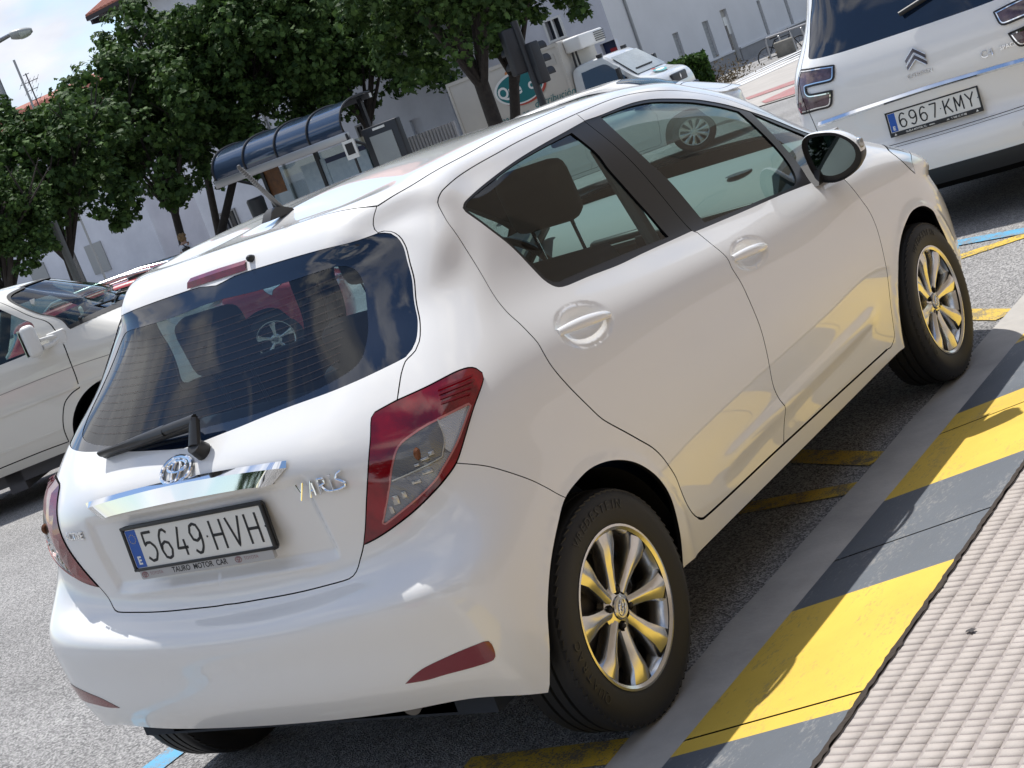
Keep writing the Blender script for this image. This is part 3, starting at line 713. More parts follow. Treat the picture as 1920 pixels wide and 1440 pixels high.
def build_hatch(name, label, cat, paint_m, loc, rz, hero=True, scale=(1, 1, 1), group=None, rimmat=None, spokes=8):
    root = empty(name, loc, rz, label, cat, group)
    root.scale = scale
    uv, tr, L_, g, gt = HATCH_CACHE
    s = HS
    W2 = [paint_m, DARKGAP]
    def P(nm, key, m, parent, depth=.012, off=0., sides=(1, -1)):
        me = panel_mesh(nm, s, uv, tr[key] if isinstance(key, str) else key, sides, depth, off, 1)
        return mesh_obj(nm, me, parent, m)
    body = P('body', 'body', W2, root)
    # liner under the gaps, also the inside of the cabin
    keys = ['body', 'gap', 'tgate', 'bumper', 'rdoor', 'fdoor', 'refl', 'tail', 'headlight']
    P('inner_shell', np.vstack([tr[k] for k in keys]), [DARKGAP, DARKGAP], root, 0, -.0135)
    tgate = P('tailgate', 'tgate', W2, root)
    gl = tr['glass']
    # rear glass: clear middle, black printed border
    clear = hl('clear', False)
    clear = np.vstack([[[0, clear[0, 1]]], clear, [[0, clear[-1, 1]]]])
    cc = uv[gl].mean(1); ins = inside(clear, cc)
    glass_o = P('rear_glass', gl, [GLASS_D, DARKGAP], tgate, .004, -.003)
    if hero:
        fr = P('printed_border', gl[~ins], [FRIT, FRIT], glass_o, 0, -.0018)
    else:
        P('printed_border', gl[~ins], [FRIT, FRIT], glass_o, 0, -.0018)
    P('rear_bumper', 'bumper', W2, root)
    P('windscreen', 'windscreen', [GLASS, DARKGAP], root, .004, -.003)
    for sg, sd in ((-1, (-1,)), (1, (1,))):
        for dk, gk, lk in (('rdoor', ('rglass',), 'rdlo'), ('fdoor', ('fglass', 'qglass'), 'fdlo')):
            d = P('door', dk, W2, root, sides=sd)
            P('window_frame', lk, [TRIM, DARKGAP], d, .006, -.002, sd)
            for k in gk: P('window', k, [GLASS, DARKGAP], d, .003, -.007, sd)
            if hero or sg < 0:
                door_handle(s, d, CUPS[0] if dk == 'rdoor' else CUPS[1], sg, paint_m)
            # rubber sill strip under the glass
            line = {'rdlo': hl('rdlo')[60:], 'fdlo': None}[lk]
        rf = P('rear_reflector', 'refl', [REDDEEP, DARKGAP], root, .008, .0012, sd)
        tail_lamp(s, uv, tr['tail'], L_, root, sd)
        P('headlight', 'headlight', [mat_once('headlamp_glass', (.62, .68, .74), .06, .2, 1.0), DARKGAP], root, .01, .001, sd)
        side_mirror(root, sg, paint_m)
    hatch_cabin(root, hero)
    hatch_under(root)
    for x, yy in ((0., .735), (2.51, .742)):
        for sd in (-1, 1):
            build_wheel(root, (x, sd*yy, .302), sd, .35 if x < 1 else .1, detail=hero, rimmat=rimmat, spokes=spokes)
    return root, body, tgate

def door_handle(s, door, c, sg, pm):
    p0 = along(s, [(c[0]-.110, c[1]+.010)], .004)[0]; p1 = along(s, [(c[0]+.110, c[1]-.010)], .004)[0]
    n = s.bnorm([c])[0]
    o = MB(); rows = []
    t_ = (p1-p0)/np.linalg.norm(p1-p0); up = np.cross(n, t_); up /= np.linalg.norm(up)
    if up[2] < 0: up = -up
    for k in range(15):
        f = k/14; w_ = (math.sin(math.pi*min(1, max(0, .12+f*.76))))**.6
        base = p0+(p1-p0)*f+n*(.014*math.sin(math.pi*f)**.7-.004)
        hh, dd = .0135*w_+.002, .008*w_+.002
        rows.append([tuple((base+up*hh*math.cos(a)+n*dd*math.sin(a))*[1, sg, 1]) for a in [2*math.pi*j/12 for j in range(13)]])
    o.grid(rows)
    for row in (rows[0], rows[-1]): o.add(row[:-1], [tuple(range(12))])
    o.build('handle', pm, door)

def tail_lamp(s, uv, tri, L_, root, sd):
    bound = L_['tail']; clr = L_['tailclear']
    def off(q, P):
        d = dist_poly(np.vstack([bound, bound[:1]]), q); d[~inside(bound, q)] = 0
        e = dist_poly(np.vstack([clr, clr[:1]]), q)*np.where(inside(clr, q), 1, -1)
        return .003+.013*sstep(d, 0, .03)-.004*sstep(e, -.006, .006)
    cen = uv[tri].mean(1); ci = inside(clr, cen)
    me = panel_mesh('tail_lamp', s, uv, tri[~ci], sd, .012, off, 1)
    o = mesh_obj('tail_lamp', me, root, [REDLENS, DARKGAP])
    # clear half: dark indicator bowl, bright ribbed reversing strip, grey foot
    T_ = tri[ci]; c2 = uv[T_].mean(1)
    foot = c2[:, 1] < .608+(c2[:, 0]-.651)*.06
    strip = (c2[:, 0] > .787) & ~foot
    for nm, msk, m_ in (('indicator_bowl', ~foot & ~strip, ridged('lamp_smoke', (.13, .13, .132), .14)), ('reversing_lens', strip, ridged('lamp_ribbed_clear', (.42, .42, .41), .2)), ('lamp_foot', foot, ridged('lamp_grey', (.22, .22, .225), .16))):
        if msk.any(): mesh_obj(nm, panel_mesh(nm, s, uv, T_[msk], sd, 0, off, 0), o, [m_])
    for pts, hw in (([(.651, .608), (.77, .615)], .0016), ([(.787, .690), (.789, .651), (.77, .615)], .0012)):
        d_ = MB(); ribbon(d_, s, smooth_line(pts, .01), hw, .0145, 0, sd); d_.build('divider', mat_once('lamp_divider', (.5, .5, .48), .2, .6), o)
    rim_ = MB(); ribbon(rim_, s, np.vstack([clr, clr[:1]]), .0022, .0142, 0, sd); rim_.build('lens_rim', mat_once('lens_rim_pink', (.45, .16, .15), .2, .2, .8), o)
    b = MB(); p = along(s, [(.725, .645)], .012)[0]*[1, sd[0], 1]
    b.lathe([(0, -.006), (.010, -.005), (.015, 0), (.010, .004), (0, .005)], 16, 0, Matrix.Translation(p)); b.build('bulb', mat_once('amber_bulb', (.16, .06, .025), .3), o)
    rng = np.random.default_rng(3)
    for (u, v, w_, h_) in ((.735, .628, .020, .006), (.752, .633, .014, .009), (.715, .622, .012, .006), (.64, .560, .016, .022), (.663, .566, .012, .016), (.70, .585, .022, .008), (.73, .597, .026, .007), (.62, .54, .010, .018)):
        b = MB(); q = np.array([[u, v]])
        p = along(s, q, .0125)[0]*[1, sd[0], 1]; n_ = s.bnorm(q)[0]*[1, sd[0], 1]
        M = Matrix.Translation(p) @ Vector(n_).to_track_quat('Z', 'Y').to_matrix().to_4x4()
        b.box((0, 0, 0), (w_, h_, .004), 0, M, 0, .001); b.build('reflector_step', mat_once('lamp_step', (.45, .44, .42), .18, .7, .6), o)
    for k in range(4):
        ln = MB()
        a = smooth_line([(.802+.0005*k, .739-.0088*k), (.901-.0058*k, .728-.0094*k)], .01)
        ribbon(ln, s, a, .0019, .0185, 0, sd)
        ln.build('louvre', mat_once('lamp_louvre', (.13, .002, .008), .2), o)

def ridged(name, col, rough):
    if name in MATS: return MATS[name]
    m = mat(name, col, rough, .5, 1.0); n = m.node_tree.nodes; l = m.node_tree.links
    t = n.new('ShaderNodeTexCoord'); wv = n.new('ShaderNodeTexWave'); wv.bands_direction = 'Z'; wv.inputs['Scale'].default_value = 95
    l.new(t.outputs['Object'], wv.inputs['Vector']); bp = n.new('ShaderNodeBump'); bp.inputs['Strength'].default_value = .5; bp.inputs['Distance'].default_value = .002
    l.new(wv.outputs['Fac'], bp.inputs['Height']); l.new(bp.outputs[0], n['Principled BSDF'].inputs['Normal'])
    return m

def side_mirror(root, sg, pm):
    e = empty('side_mirror', (0, 0, 0)); e.parent = root
    m = MB(); rows = []
    # outline seen from behind: (y, z) round the shell
    out_ = [(-.772, 1.075), (-.80, 1.098), (-.85, 1.093), (-.895, 1.078), (-.935, 1.045), (-.955, 1.008), (-.95, .97), (-.92, .94), (-.87, .922), (-.82, .925), (-.785, .95), (-.770, 1.01)]
    P2 = smooth_line(out_, .012, True, 75); c = P2.mean(0)
    for f, x in ((1.0, 1.895), (1.02, 1.90), (1.015, 1.925), (.93, 1.965), (.78, 1.995), (.5, 2.02), (.15, 2.03)):
        rows.append([(x+.10*(-(p[0])-.80), (c[0]+(p[0]-c[0])*f)*-sg, c[1]+(p[1]-c[1])*f) for p in P2]+[(x+.10*(-P2[0][0]-.80), (c[0]+(P2[0][0]-c[0])*f)*-sg, c[1]+(P2[0][1]-c[1])*f)])
    m.grid(rows); m.add(rows[-1][:-1], [tuple(range(len(P2)))])
    up = [r_ for r_ in rows]
    bmfaces = list(m.bm.faces)
    for f in m.bm.faces:
        if f.calc_center_median().z < .995: f.material_index = 1
    m.build('mirror_shell', [pm, PLASTIC], e)
    b = MB()
    inner = [(c[0]+(p[0]-c[0])*.97, c[1]+(p[1]-c[1])*.97) for p in P2]
    rim = [(1.897+.10*(-p[0]-.80), p[0]*-sg, p[1]) for p in P2]; rim2 = [(1.91+.10*(-p[0]-.80), p[0]*-sg, p[1]) for p in inner]
    gl = [(c[0]+(p[0]-c[0])*.80+.002, c[1]+(p[1]-c[1])*.80+.004) for p in P2]
    g3 = [(1.908+.10*(-p[0]-.80), p[0]*-sg, p[1]) for p in gl]
    b.grid([rim+rim[:1], rim2+rim2[:1], g3+g3[:1]])
    b.build('mirror_bezel', PLASTIC, e)
    k = MB(); k.add([(p[0]-.001, p[1], p[2]) for p in g3], [tuple(range(len(g3)))])
    k.build('mirror_glass', mat_once('mirror_teal_tint', (.22, .28, .28), .02, 1), e)  # dark teal tint stands in for a reflection of trees
    t = MB()
    t.box((0, 0, 0), (.06, .022, .034), 0, Matrix.Translation((1.945, -.948*-sg, 1.022)) @ Matrix.Rotation(-sg*.5, 4, 'Z'), 0, .008)
    t.build('mirror_turn_signal', mat_once('signal_clear', (.55, .55, .53), .12, .5, 1.0, var=(90, .6, (.2, .2, .2))), e)
    st = MB(); st.prism([(1.86, .93), (2.06, .93), (2.09, 1.00), (1.93, 1.0)], -.70*-sg, -.80*-sg, 0)
    st.build('mirror_foot', PLASTIC, e)

def hatch_cabin(root, hero):
    e = empty('cabin'); e.parent = root
    def seat(y, x, front):
        m = MB()
        if front:
            T = Matrix.Translation((x, y, .35)) @ Matrix.Rotation(R(-13), 4, 'Y')
            m.box((.06, 0, .40), (.13, .46, .66), 0, T, 0, .05)
            m.box((.02, .20, .36), (.16, .09, .50), 0, T, 0, .035); m.box((.02, -.20, .36), (.16, .09, .50), 0, T, 0, .035)
            m.box((.30, 0, .06), (.52, .48, .16), 0, Matrix.Translation((x, y, .35)), 0, .05)
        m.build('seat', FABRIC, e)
    def headrest(x, y, z, posts, m_=FABRIC, w_=.25, h_=.19):
        m = MB(); m.box((0, 0, 0), (.10, w_, h_), 0, Matrix.Translation((x, y, z)) @ Matrix.Rotation(R(-8), 4, 'Y'), 0, .045)
        for s_ in (-.075, .075): m.tube([(x+.01, y+s_, z-h_/2+.01), (x+.03, y+s_, z-h_/2-posts)], .006, 8, 1)
        m.build('headrest', [m_, CHROME if m_ is SEATB else PLASTIC], e)
    for y in (-.36, .36):
        seat(y, .94, True)
        headrest(.92, y, 1.26, .10, SEATB, .25, .20)
    m = MB(); m.box((0, 0, 0), (.14, 1.22, .56), 0, Matrix.Translation((.22, 0, .72)) @ Matrix.Rotation(R(-18), 4, 'Y'), 0, .05)
    m.box((.45, 0, .44), (.46, 1.2, .18), 0, None, 0, .06)
    m.build('rear_bench', FABRIC, e)
    for y in (-.36, .34): headrest(.14, y, 1.21 if y > 0 else 1.06, .12 if y > 0 else .02)
    # parcel shelf, floor, dashboard, steering wheel
    m = MB(); m.box((-.12, 0, .93), (.42, 1.2, .025), 0); m.box((1.1, 0, .27), (3.0, 1.3, .05), 0)
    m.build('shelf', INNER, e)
    m = MB()
    m.prism([(1.86, .80), (1.82, .93), (1.90, 1.0), (2.10, 1.035), (2.48, 1.035), (2.52, .70), (2.0, .55)], -.66, .66)
    m.build('dashboard', DASH, e)
    m = MB(); m.box((1.835, -.32, .915), (.03, .5, .05), 0, None, 0, .01); m.box((1.85, 0, .86), (.05, .26, .2), 0, None, 0, .02)
    m.disc((2.02, -.45, 1.028), .05, 24, 0, Matrix.Identity(4), 'z')
    m.build('dashboard_trim', PLASTIC, e)
    m = MB(); T = Matrix.Translation((1.66, .36, .93)) @ Matrix.Rotation(R(65), 4, 'Y')
    ellipse_tube(m, (0, 0), .18, .18, .015, T)
    for a in (0, 2.2, 4.1): m.tube([(0, 0, .02), (.17*math.cos(a), .17*math.sin(a), 0)], .018, 8, 0, T)
    m.lathe([(0, -.02), (.06, -.01), (.07, .03)], 20, 0, T, 'z'); m.tube([(0, 0, 0), (0, 0, .3)], .03, 10, 0, T)
    m.build('steering_wheel', PLASTIC, e)
    m = MB(); m.box((1.80, 0, 1.365), (.03, .22, .07), 0, None, 0, .012); m.build('interior_mirror', PLASTIC, e)
    for y in (-.57, .57):
        m = MB(); m.tube([(.98, y, 1.34), (.97, y*1.14, 1.05), (.99, y*1.22, .7)], .022, 8); m.build('belt_pillar', DASH if y < 0 else INNER, e)

def hatch_under(root):
    m = MB(); m.box((1.25, 0, .285), (1.75, 1.585, .07)); m.box((1.25, 0, .287), (3.3, 1.05, .07))
    m.build('underbody', DARKGAP, root)
    for xc, rr in ((0., .365), (2.47, .375)):
        for sg in (-1, 1):
            m = MB()
            m.lathe([(rr, sg*(.80 if xc < 1 else .785)), (rr, sg*.55), (.02, sg*.55)], 40, 0, Matrix.Translation((xc, 0, .29)), 'y', 0, math.pi)
            m.build('wheel_well', DARKGAP, root)
    m = MB(); m.tube([(-.30, -.42, .33), (-.475, -.46, .315)], .026, 16); m.build('exhaust', mat_once('exhaust_steel', (.15, .14, .13), .4, .8), root)
HATCH_CACHE = hatch_parts()
hero, hero_body, hero_gate = build_hatch('parked_car', 'clean white five-door hatchback parked along the yellow striped kerb, seen from behind', 'car', WHITE, (0, 0, 0), 0)

def hero_details():
    s = HS; um = s.UMAX
    tg = hero_gate
    # chrome blade over the number plate
    m = MB()
    N = 30
    rows = [[], [], [], []]
    for k in range(-N, N+1):
        f = abs(k)/N; sg = -1 if k < 0 else 1
        ut, ub = .386*f, .327*f
        vt = .726-.020*f**2; vm = vt-.017; vb = .664-.008*f**2
        end = 1-max(0, (f-.9)/.1)**2*.85
        A = along(s, [(ut, vt)], .010)[0]; B = along(s, [(ut*.985, vm)], .004+.020*end)[0]; C = along(s, [(ub, vb+.004)], .004+.0178*end)[0]; D = along(s, [(ub, vb)], .0)[0]
        for r_, p in zip(rows, (A, B, C, D)): r_.append(tuple(p*[1, sg, 1]))
    m.grid(rows); m.build('chrome_trim', CHROME, tg, 20)
    # number plate
    xp, zp, ti = -.494, .829, .0639
    M0 = Matrix.Translation((xp, 0, zp)) @ Matrix.Rotation(ti, 4, 'Y') @ Matrix.Rotation(-math.pi/2, 4, 'Z') @ Matrix.Rotation(math.pi/2, 4, 'X')
    # local x runs to the right in the picture, local y up, local z towards the viewer
    def rrect(w_, h_, r_, n=6, cx=0, cy=0):
        P_ = []
        for (sx, sy, a0) in ((1, 1, 0), (-1, 1, 90), (-1, -1, 180), (1, -1, 270)):
            for k in range(n+1):
                a = R(a0+90*k/n); P_.append((cx+sx*(w_/2-r_)+r_*math.cos(a), cy+sy*(h_/2-r_)+r_*math.sin(a)))
        return P_
    pl = MB(); pl.prism(rrect(.512, .106, .008), .002, .0035, 0, M0, 'z')
    plate = pl.build('number_plate', PLATEW, tg)
    fr = MB()
    fr.prism(rrect(.538, .126, .014), -.006, .0008, 0, M0, 'z')
    for (cx, cy, w_, h_) in ((0, .0575, .536, .009), (0, -.0565, .536, .008), (-.2615, 0, .010, .118), (.2615, 0, .010, .118)):
        fr.box((cx, cy, 0.003), (w_, h_, .008), 0, M0, 0, .002)
    fr.build('plate_frame', PLASTIC, plate)
    st = MB(); st.prism(rrect(.50, .026, .006, 4, .0, -.0705), -.005, .0052, 0, M0, 'z'); strip = st.build('dealer_strip', STRIPG, plate)
    tx = MB()
    text_into(tx, 'TAURO  MOTOR  CAR', .0205, M0 @ Matrix.Translation((-.02, -.0705, .0056)), 0, bold=.0004)
    tx.build('dealer_lettering', BLACKINK, strip, weld=False)
    pink = mat_once('faded_pink', (.30, .16, .17), .5)
    for x in (-.232, .125):
        tx = MB(); text_into(tx, 'TOYOTA', .0125, M0 @ Matrix.Translation((x+.046, -.0705, .0056)), 0); tx.build('small_lettering', pink, strip, weld=False)
        tx = MB(); oval_logo(tx, .0115, M0 @ Matrix.Translation((x, -.0705, .0056)), .0007); tx.build('small_emblem', pink, strip)
    b = MB(); b.prism([(-.254, -.051), (-.214, -.051), (-.214, .051), (-.254, .051)], .0036, .0039, 0, M0, 'z')
    b.build('country_band', PLATEB, plate)
    t2 = MB(); text_into(t2, 'E', .030, M0 @ Matrix.Translation((-.234, -.033, .0042)), 0, bold=.0012)
    for k in range(12):
        a = k*math.pi/6; t2.disc((0, 0, 0), .0016, 6, 1, M0 @ Matrix.Translation((-.234+.012*math.cos(a), .027+.012*math.sin(a), .0042)), 'z')
    t2.build('country_letter', [PLATEW, mat_once('star_yellow', (.5, .4, .1), .5)], plate, weld=False)
    t3 = MB(); plate_text(t3, '5649', 'HVH', M0 @ Matrix.Translation((.022, 0, .0040)))
    t3.build('plate_characters', BLACKINK, plate, weld=False)
    # maker's emblem: three ovals
    p = along(s, [(0.0, s.find(np.array([0, 1.0]), (1, 2), (0, .78))[1])], .006)[0]; n_ = s.bnorm([(0.0, .77)])[0]
    q = Vector(n_).to_track_quat('Z', 'Y').to_matrix().to_4x4()
    zax = Vector(n_); yax = (Vector((0, 0, 1))-zax*zax.z).normalized(); xax = yax.cross(zax)
    ME = Matrix(((xax.x, yax.x, zax.x, p[0]), (xax.y, yax.y, zax.y, p[1]), (xax.z, yax.z, zax.z, p[2]), (0, 0, 0, 1)))
    lg = MB(); oval_logo(lg, .056, ME, .0048); lg.build('emblem', CHROME, tg)
    # model name and the small badge on the left
    def frame(uvp, off):
        p = along(s, [uvp], off)[0]*[1, uvs, 1]; n = Vector(s.norm([uvp])[0]*[1, uvs, 1])
        y_ = (Vector((0, 0, 1))-n*n.z).normalized(); x_ = y_.cross(n)
        return Matrix(((x_.x, y_.x, n.x, p[0]), (x_.y, y_.y, n.y, p[1]), (x_.z, y_.z, n.z, p[2]), (0, 0, 0, 1)))
    uvs = -1
    MN = frame((.472, .633), .003)
    yb = MB(); tube_letters(yb, MN, .153, .036)
    yb.build('model_badge', CHROME, tg)
    uvs = 1
    MB2 = frame((.50, .625), .0025)
    ab = MB(); text_into(ab, 'ACTIVE', .030, MB2, 0, depth=.002, bold=.0007); ab.build('small_badge', CHROME, tg, weld=False)
    # high brake lamp, washer nozzle, wiper, aerial
    c = []
    for f in np.linspace(0, 1, 9):
        u = .124*f; c.append(((u, 1.306-.002*f), (min(u*1.08, .136), 1.2755)))
    br = MB(); top = [along(s, [a], .002)[0] for a, b_ in c]; bot = [along(s, [b_], .003)[0] for a, b_ in c]; mid = [along(s, [((a[0]+b_[0])/2, (a[1]+b_[1])/2)], .008)[0] for a, b_ in c]
    def full(l): return [tuple(p*[1, -1, 1]) for p in reversed(l[1:])]+[tuple(p) for p in l]
    br.grid([full(top), full(mid), full(bot)])
    br.build('high_brake_lamp', mat_once('brake_lamp_dark_red', (.20, .006, .02), .14, 0, 1.0, var=(30, .6, (.10, .002, .01))), tg)
    nz = MB(); pz = along(s, [(.148, 1.302)], .004)[0]*[1, -1, 1]
    nz.lathe([(.010, -.008), (.0105, 0), (.009, .008), (.005, .013), (0, .014)], 16, 0, Matrix.Translation(pz) @ Matrix.Rotation(R(-70), 4, 'Y'), 'z')
    nz.build('washer_nozzle', PLASTIC, tg)
    wiper(s, tg)
    hw = MB()
    for k in range(13):
        v = .905+.021*k; ribbon(hw, s, smooth_line([(0, v), (.30, v+.004), (.53-.01*abs(k-5)*.3, v+.008)], .03), .00018, .0004, 0, (-1, 1), .0003)
    hw.build('heater_lines', mat_once('heater_brown', (.06, .03, .025), .5), [c for c in tg.children if c.name.startswith('rear_glass')][0])
    a = MB(); zb = 1.488
    a.prism([(-.045, 0), (-.03, .012), (.0, .024), (.03, .030), (.052, .020), (.07, 0)], -.017, .017, 0, Matrix.Translation((.225, 0, zb-.004)) @ Matrix.Rotation(math.pi, 4, 'Z'))
    p0, p1 = Vector((.232, 0, zb+.02)), Vector((.137, 0, 1.648))
    a.tube([p0, p0+(p1-p0)*.33, p1], [.0085, .0070, .0050], 12, 1)
    for k in range(14):
        q = p0+(p1-p0)*(.36+.62*k/14); q2 = p0+(p1-p0)*(.36+.62*(k+.5)/14)
        a.tube([q, (q+q2)/2, q2], [.0062, .0078, .0062], 10, 1)
    a.lathe([(0, .008), (.005, .006), (.006, 0), (.005, -.006)], 10, 1, Matrix.Translation(p1), 'z')
    a.build('aerial', [PLASTIC, mat_once('aerial_grey', (.10, .10, .10), .4)], hero_body)

WIP = [(.085, .802), (.085, .872), (.34, .842)]
def plate_text(mb, a, b, M):
    """plate digits and letters, tall narrow strokes"""
    h = .077
    S = 7.6e-3
    def stroke(pts, x0, w_):
        P_ = [Vector((x0+px*w_, (py-.5)*h, 0)) for px, py in pts]
        P_ = [Vector((v[0], v[1], 0)) for v in (smooth_line([(p.x, p.y) for p in P_], .004, False, 40))]
        n = len(P_); L1, L2 = [], []
        for i, p in enumerate(P_):
            t = (P_[min(i+1, n-1)]-P_[max(i-1, 0)]).normalized(); q = Vector((-t.y, t.x, 0))*S/2
            L1.append(p+q); L2.append(p-q)
        mb.grid([[tuple(v) for v in L1], [tuple(v) for v in L2]], 0, M)
    G = {'5': [[(.92, 1), (.12, 1), (.08, .56), (.3, .64), (.62, .64), (.92, .46), (.95, .26), (.7, .03), (.35, .0), (.05, .14)]],
         '6': [[(.88, .88), (.62, 1), (.38, .98), (.12, .75), (.05, .35), (.22, .06), (.5, 0), (.78, .06), (.95, .28), (.8, .52), (.5, .58), (.2, .5), (.06, .32)]],
         '4': [[(.55, 1), (.05, .27), (.98, .27)], [(.74, .55), (.74, 0)]],
         '9': [[(.12, .12), (.38, 0), (.62, .02), (.88, .25), (.95, .65), (.78, .94), (.5, 1), (.22, .94), (.05, .72), (.2, .48), (.5, .42), (.8, .5), (.94, .68)]],
         '7': [[(.05, 1), (.95, 1), (.42, 0)]],
         'H': [[(.08, 0), (.08, 1)], [(.92, 0), (.92, 1)], [(.08, .5), (.92, .5)]],
         'V': [[(.0, 1), (.5, .02), (1, 1)]],
         'K': [[(.08, 0), (.08, 1)], [(.95, 1), (.1, .42)], [(.36, .6), (1, 0)]],
         'M': [[(.02, 0), (.06, 1), (.5, .25), (.94, 1), (.98, 0)]],
         'Y': [[(.0, 1), (.5, .48), (1, 1)], [(.5, .48), (.5, 0)]]}
    x = -.219
    for ch in a:
        for p in G[ch]: stroke(p, x, .042)
        x += .060
    x += .018
    for ch in b:
        for p in G[ch]: stroke(p, x, .045)
        x += .064
    for bx in (-.219+4*.060+.001, .232): mb.disc((0, 0, 0), .003, 10, 0, M @ Matrix.Translation((bx, 0, 0)), 'z')

def tube_letters(mb, M, w_, h_):
    """chrome script of the model name, drawn as tubes"""
    L_ = {'Y': [[(0, .95), (.30, .38)], [(.78, 1), (.10, -.12)]],
          'A': [[(.02, -.08), (.52, .98), (.62, -.02)], [(.18, .32), (.62, .36)]],
          'R': [[(.12, 0), (.12, .98), (.72, .95), (.78, .62), (.15, .50)], [(.35, .45), (.85, .08), (1.9, .0), (2.7, .10)]],
          'I': [[(.3, 0), (.3, .72)], [(.3, 1.0), (.3, 1.08)]],
          'S': [[(.95, 1.15), (.45, 1.0), (.15, .72), (.55, .52), (1.0, .30), (.92, .12), (.4, .02)]]}
    x = -w_/2
    for ch, adv in (('Y', .20), ('A', .19), ('R', .20), ('I', .12), ('S', .2)):
        for st in L_[ch]:
            P_ = smooth_line([(x+px*.17*w_, (py-.5)*h_) for px, py in st], .003, False, 50)
            mb.tube([(p[0], p[1], .002) for p in P_], .0031, 8, 0, M)
        x += adv*w_

def wiper(s, tg):
    m = MB()
    p0 = Vector(along(s, [WIP[0]], .0)[0]*[1, -1, 1]); n = Vector(s.bnorm([WIP[0]])[0]*[1, -1, 1])
    p1 = Vector(along(s, [WIP[1]], .05)[0]*[1, -1, 1])
    tip = Vector(along(s, [WIP[2]], .022)[0])
    m.tube([p0, p0+n*.035], [.024, .020], 16)
    def bar(a, b, w0, w1, t):
        d = (b-a).normalized(); q = d.cross(n).normalized()
        rows = []
        for f in np.linspace(0, 1, 8):
            p = a+(b-a)*f; w_ = w0+(w1-w0)*f
            rows.append([tuple(p+q*w_*math.cos(k)+n*t*math.sin(k)) for k in np.linspace(0, 2*math.pi, 11)])
        m.grid(rows); m.add(rows[0][:-1], [tuple(range(10))]); m.add(rows[-1][:-1], [tuple(range(10))])
    bar(p0+n*.030, p1, .021, .015, .012)
    mid = p1+(tip-p1)*.30
    bar(p1, mid, .014, .013, .012)
    bar(mid, tip, .016, .006, .012)
    # blade rubber on the glass
    b0 = p1+(tip-p1)*.12-n*.03; b1 = tip-n*.014
    bar(b0, b1, .005, .004, .010)
    m.build('wiper', PLASTIC, tg)
hero_details()
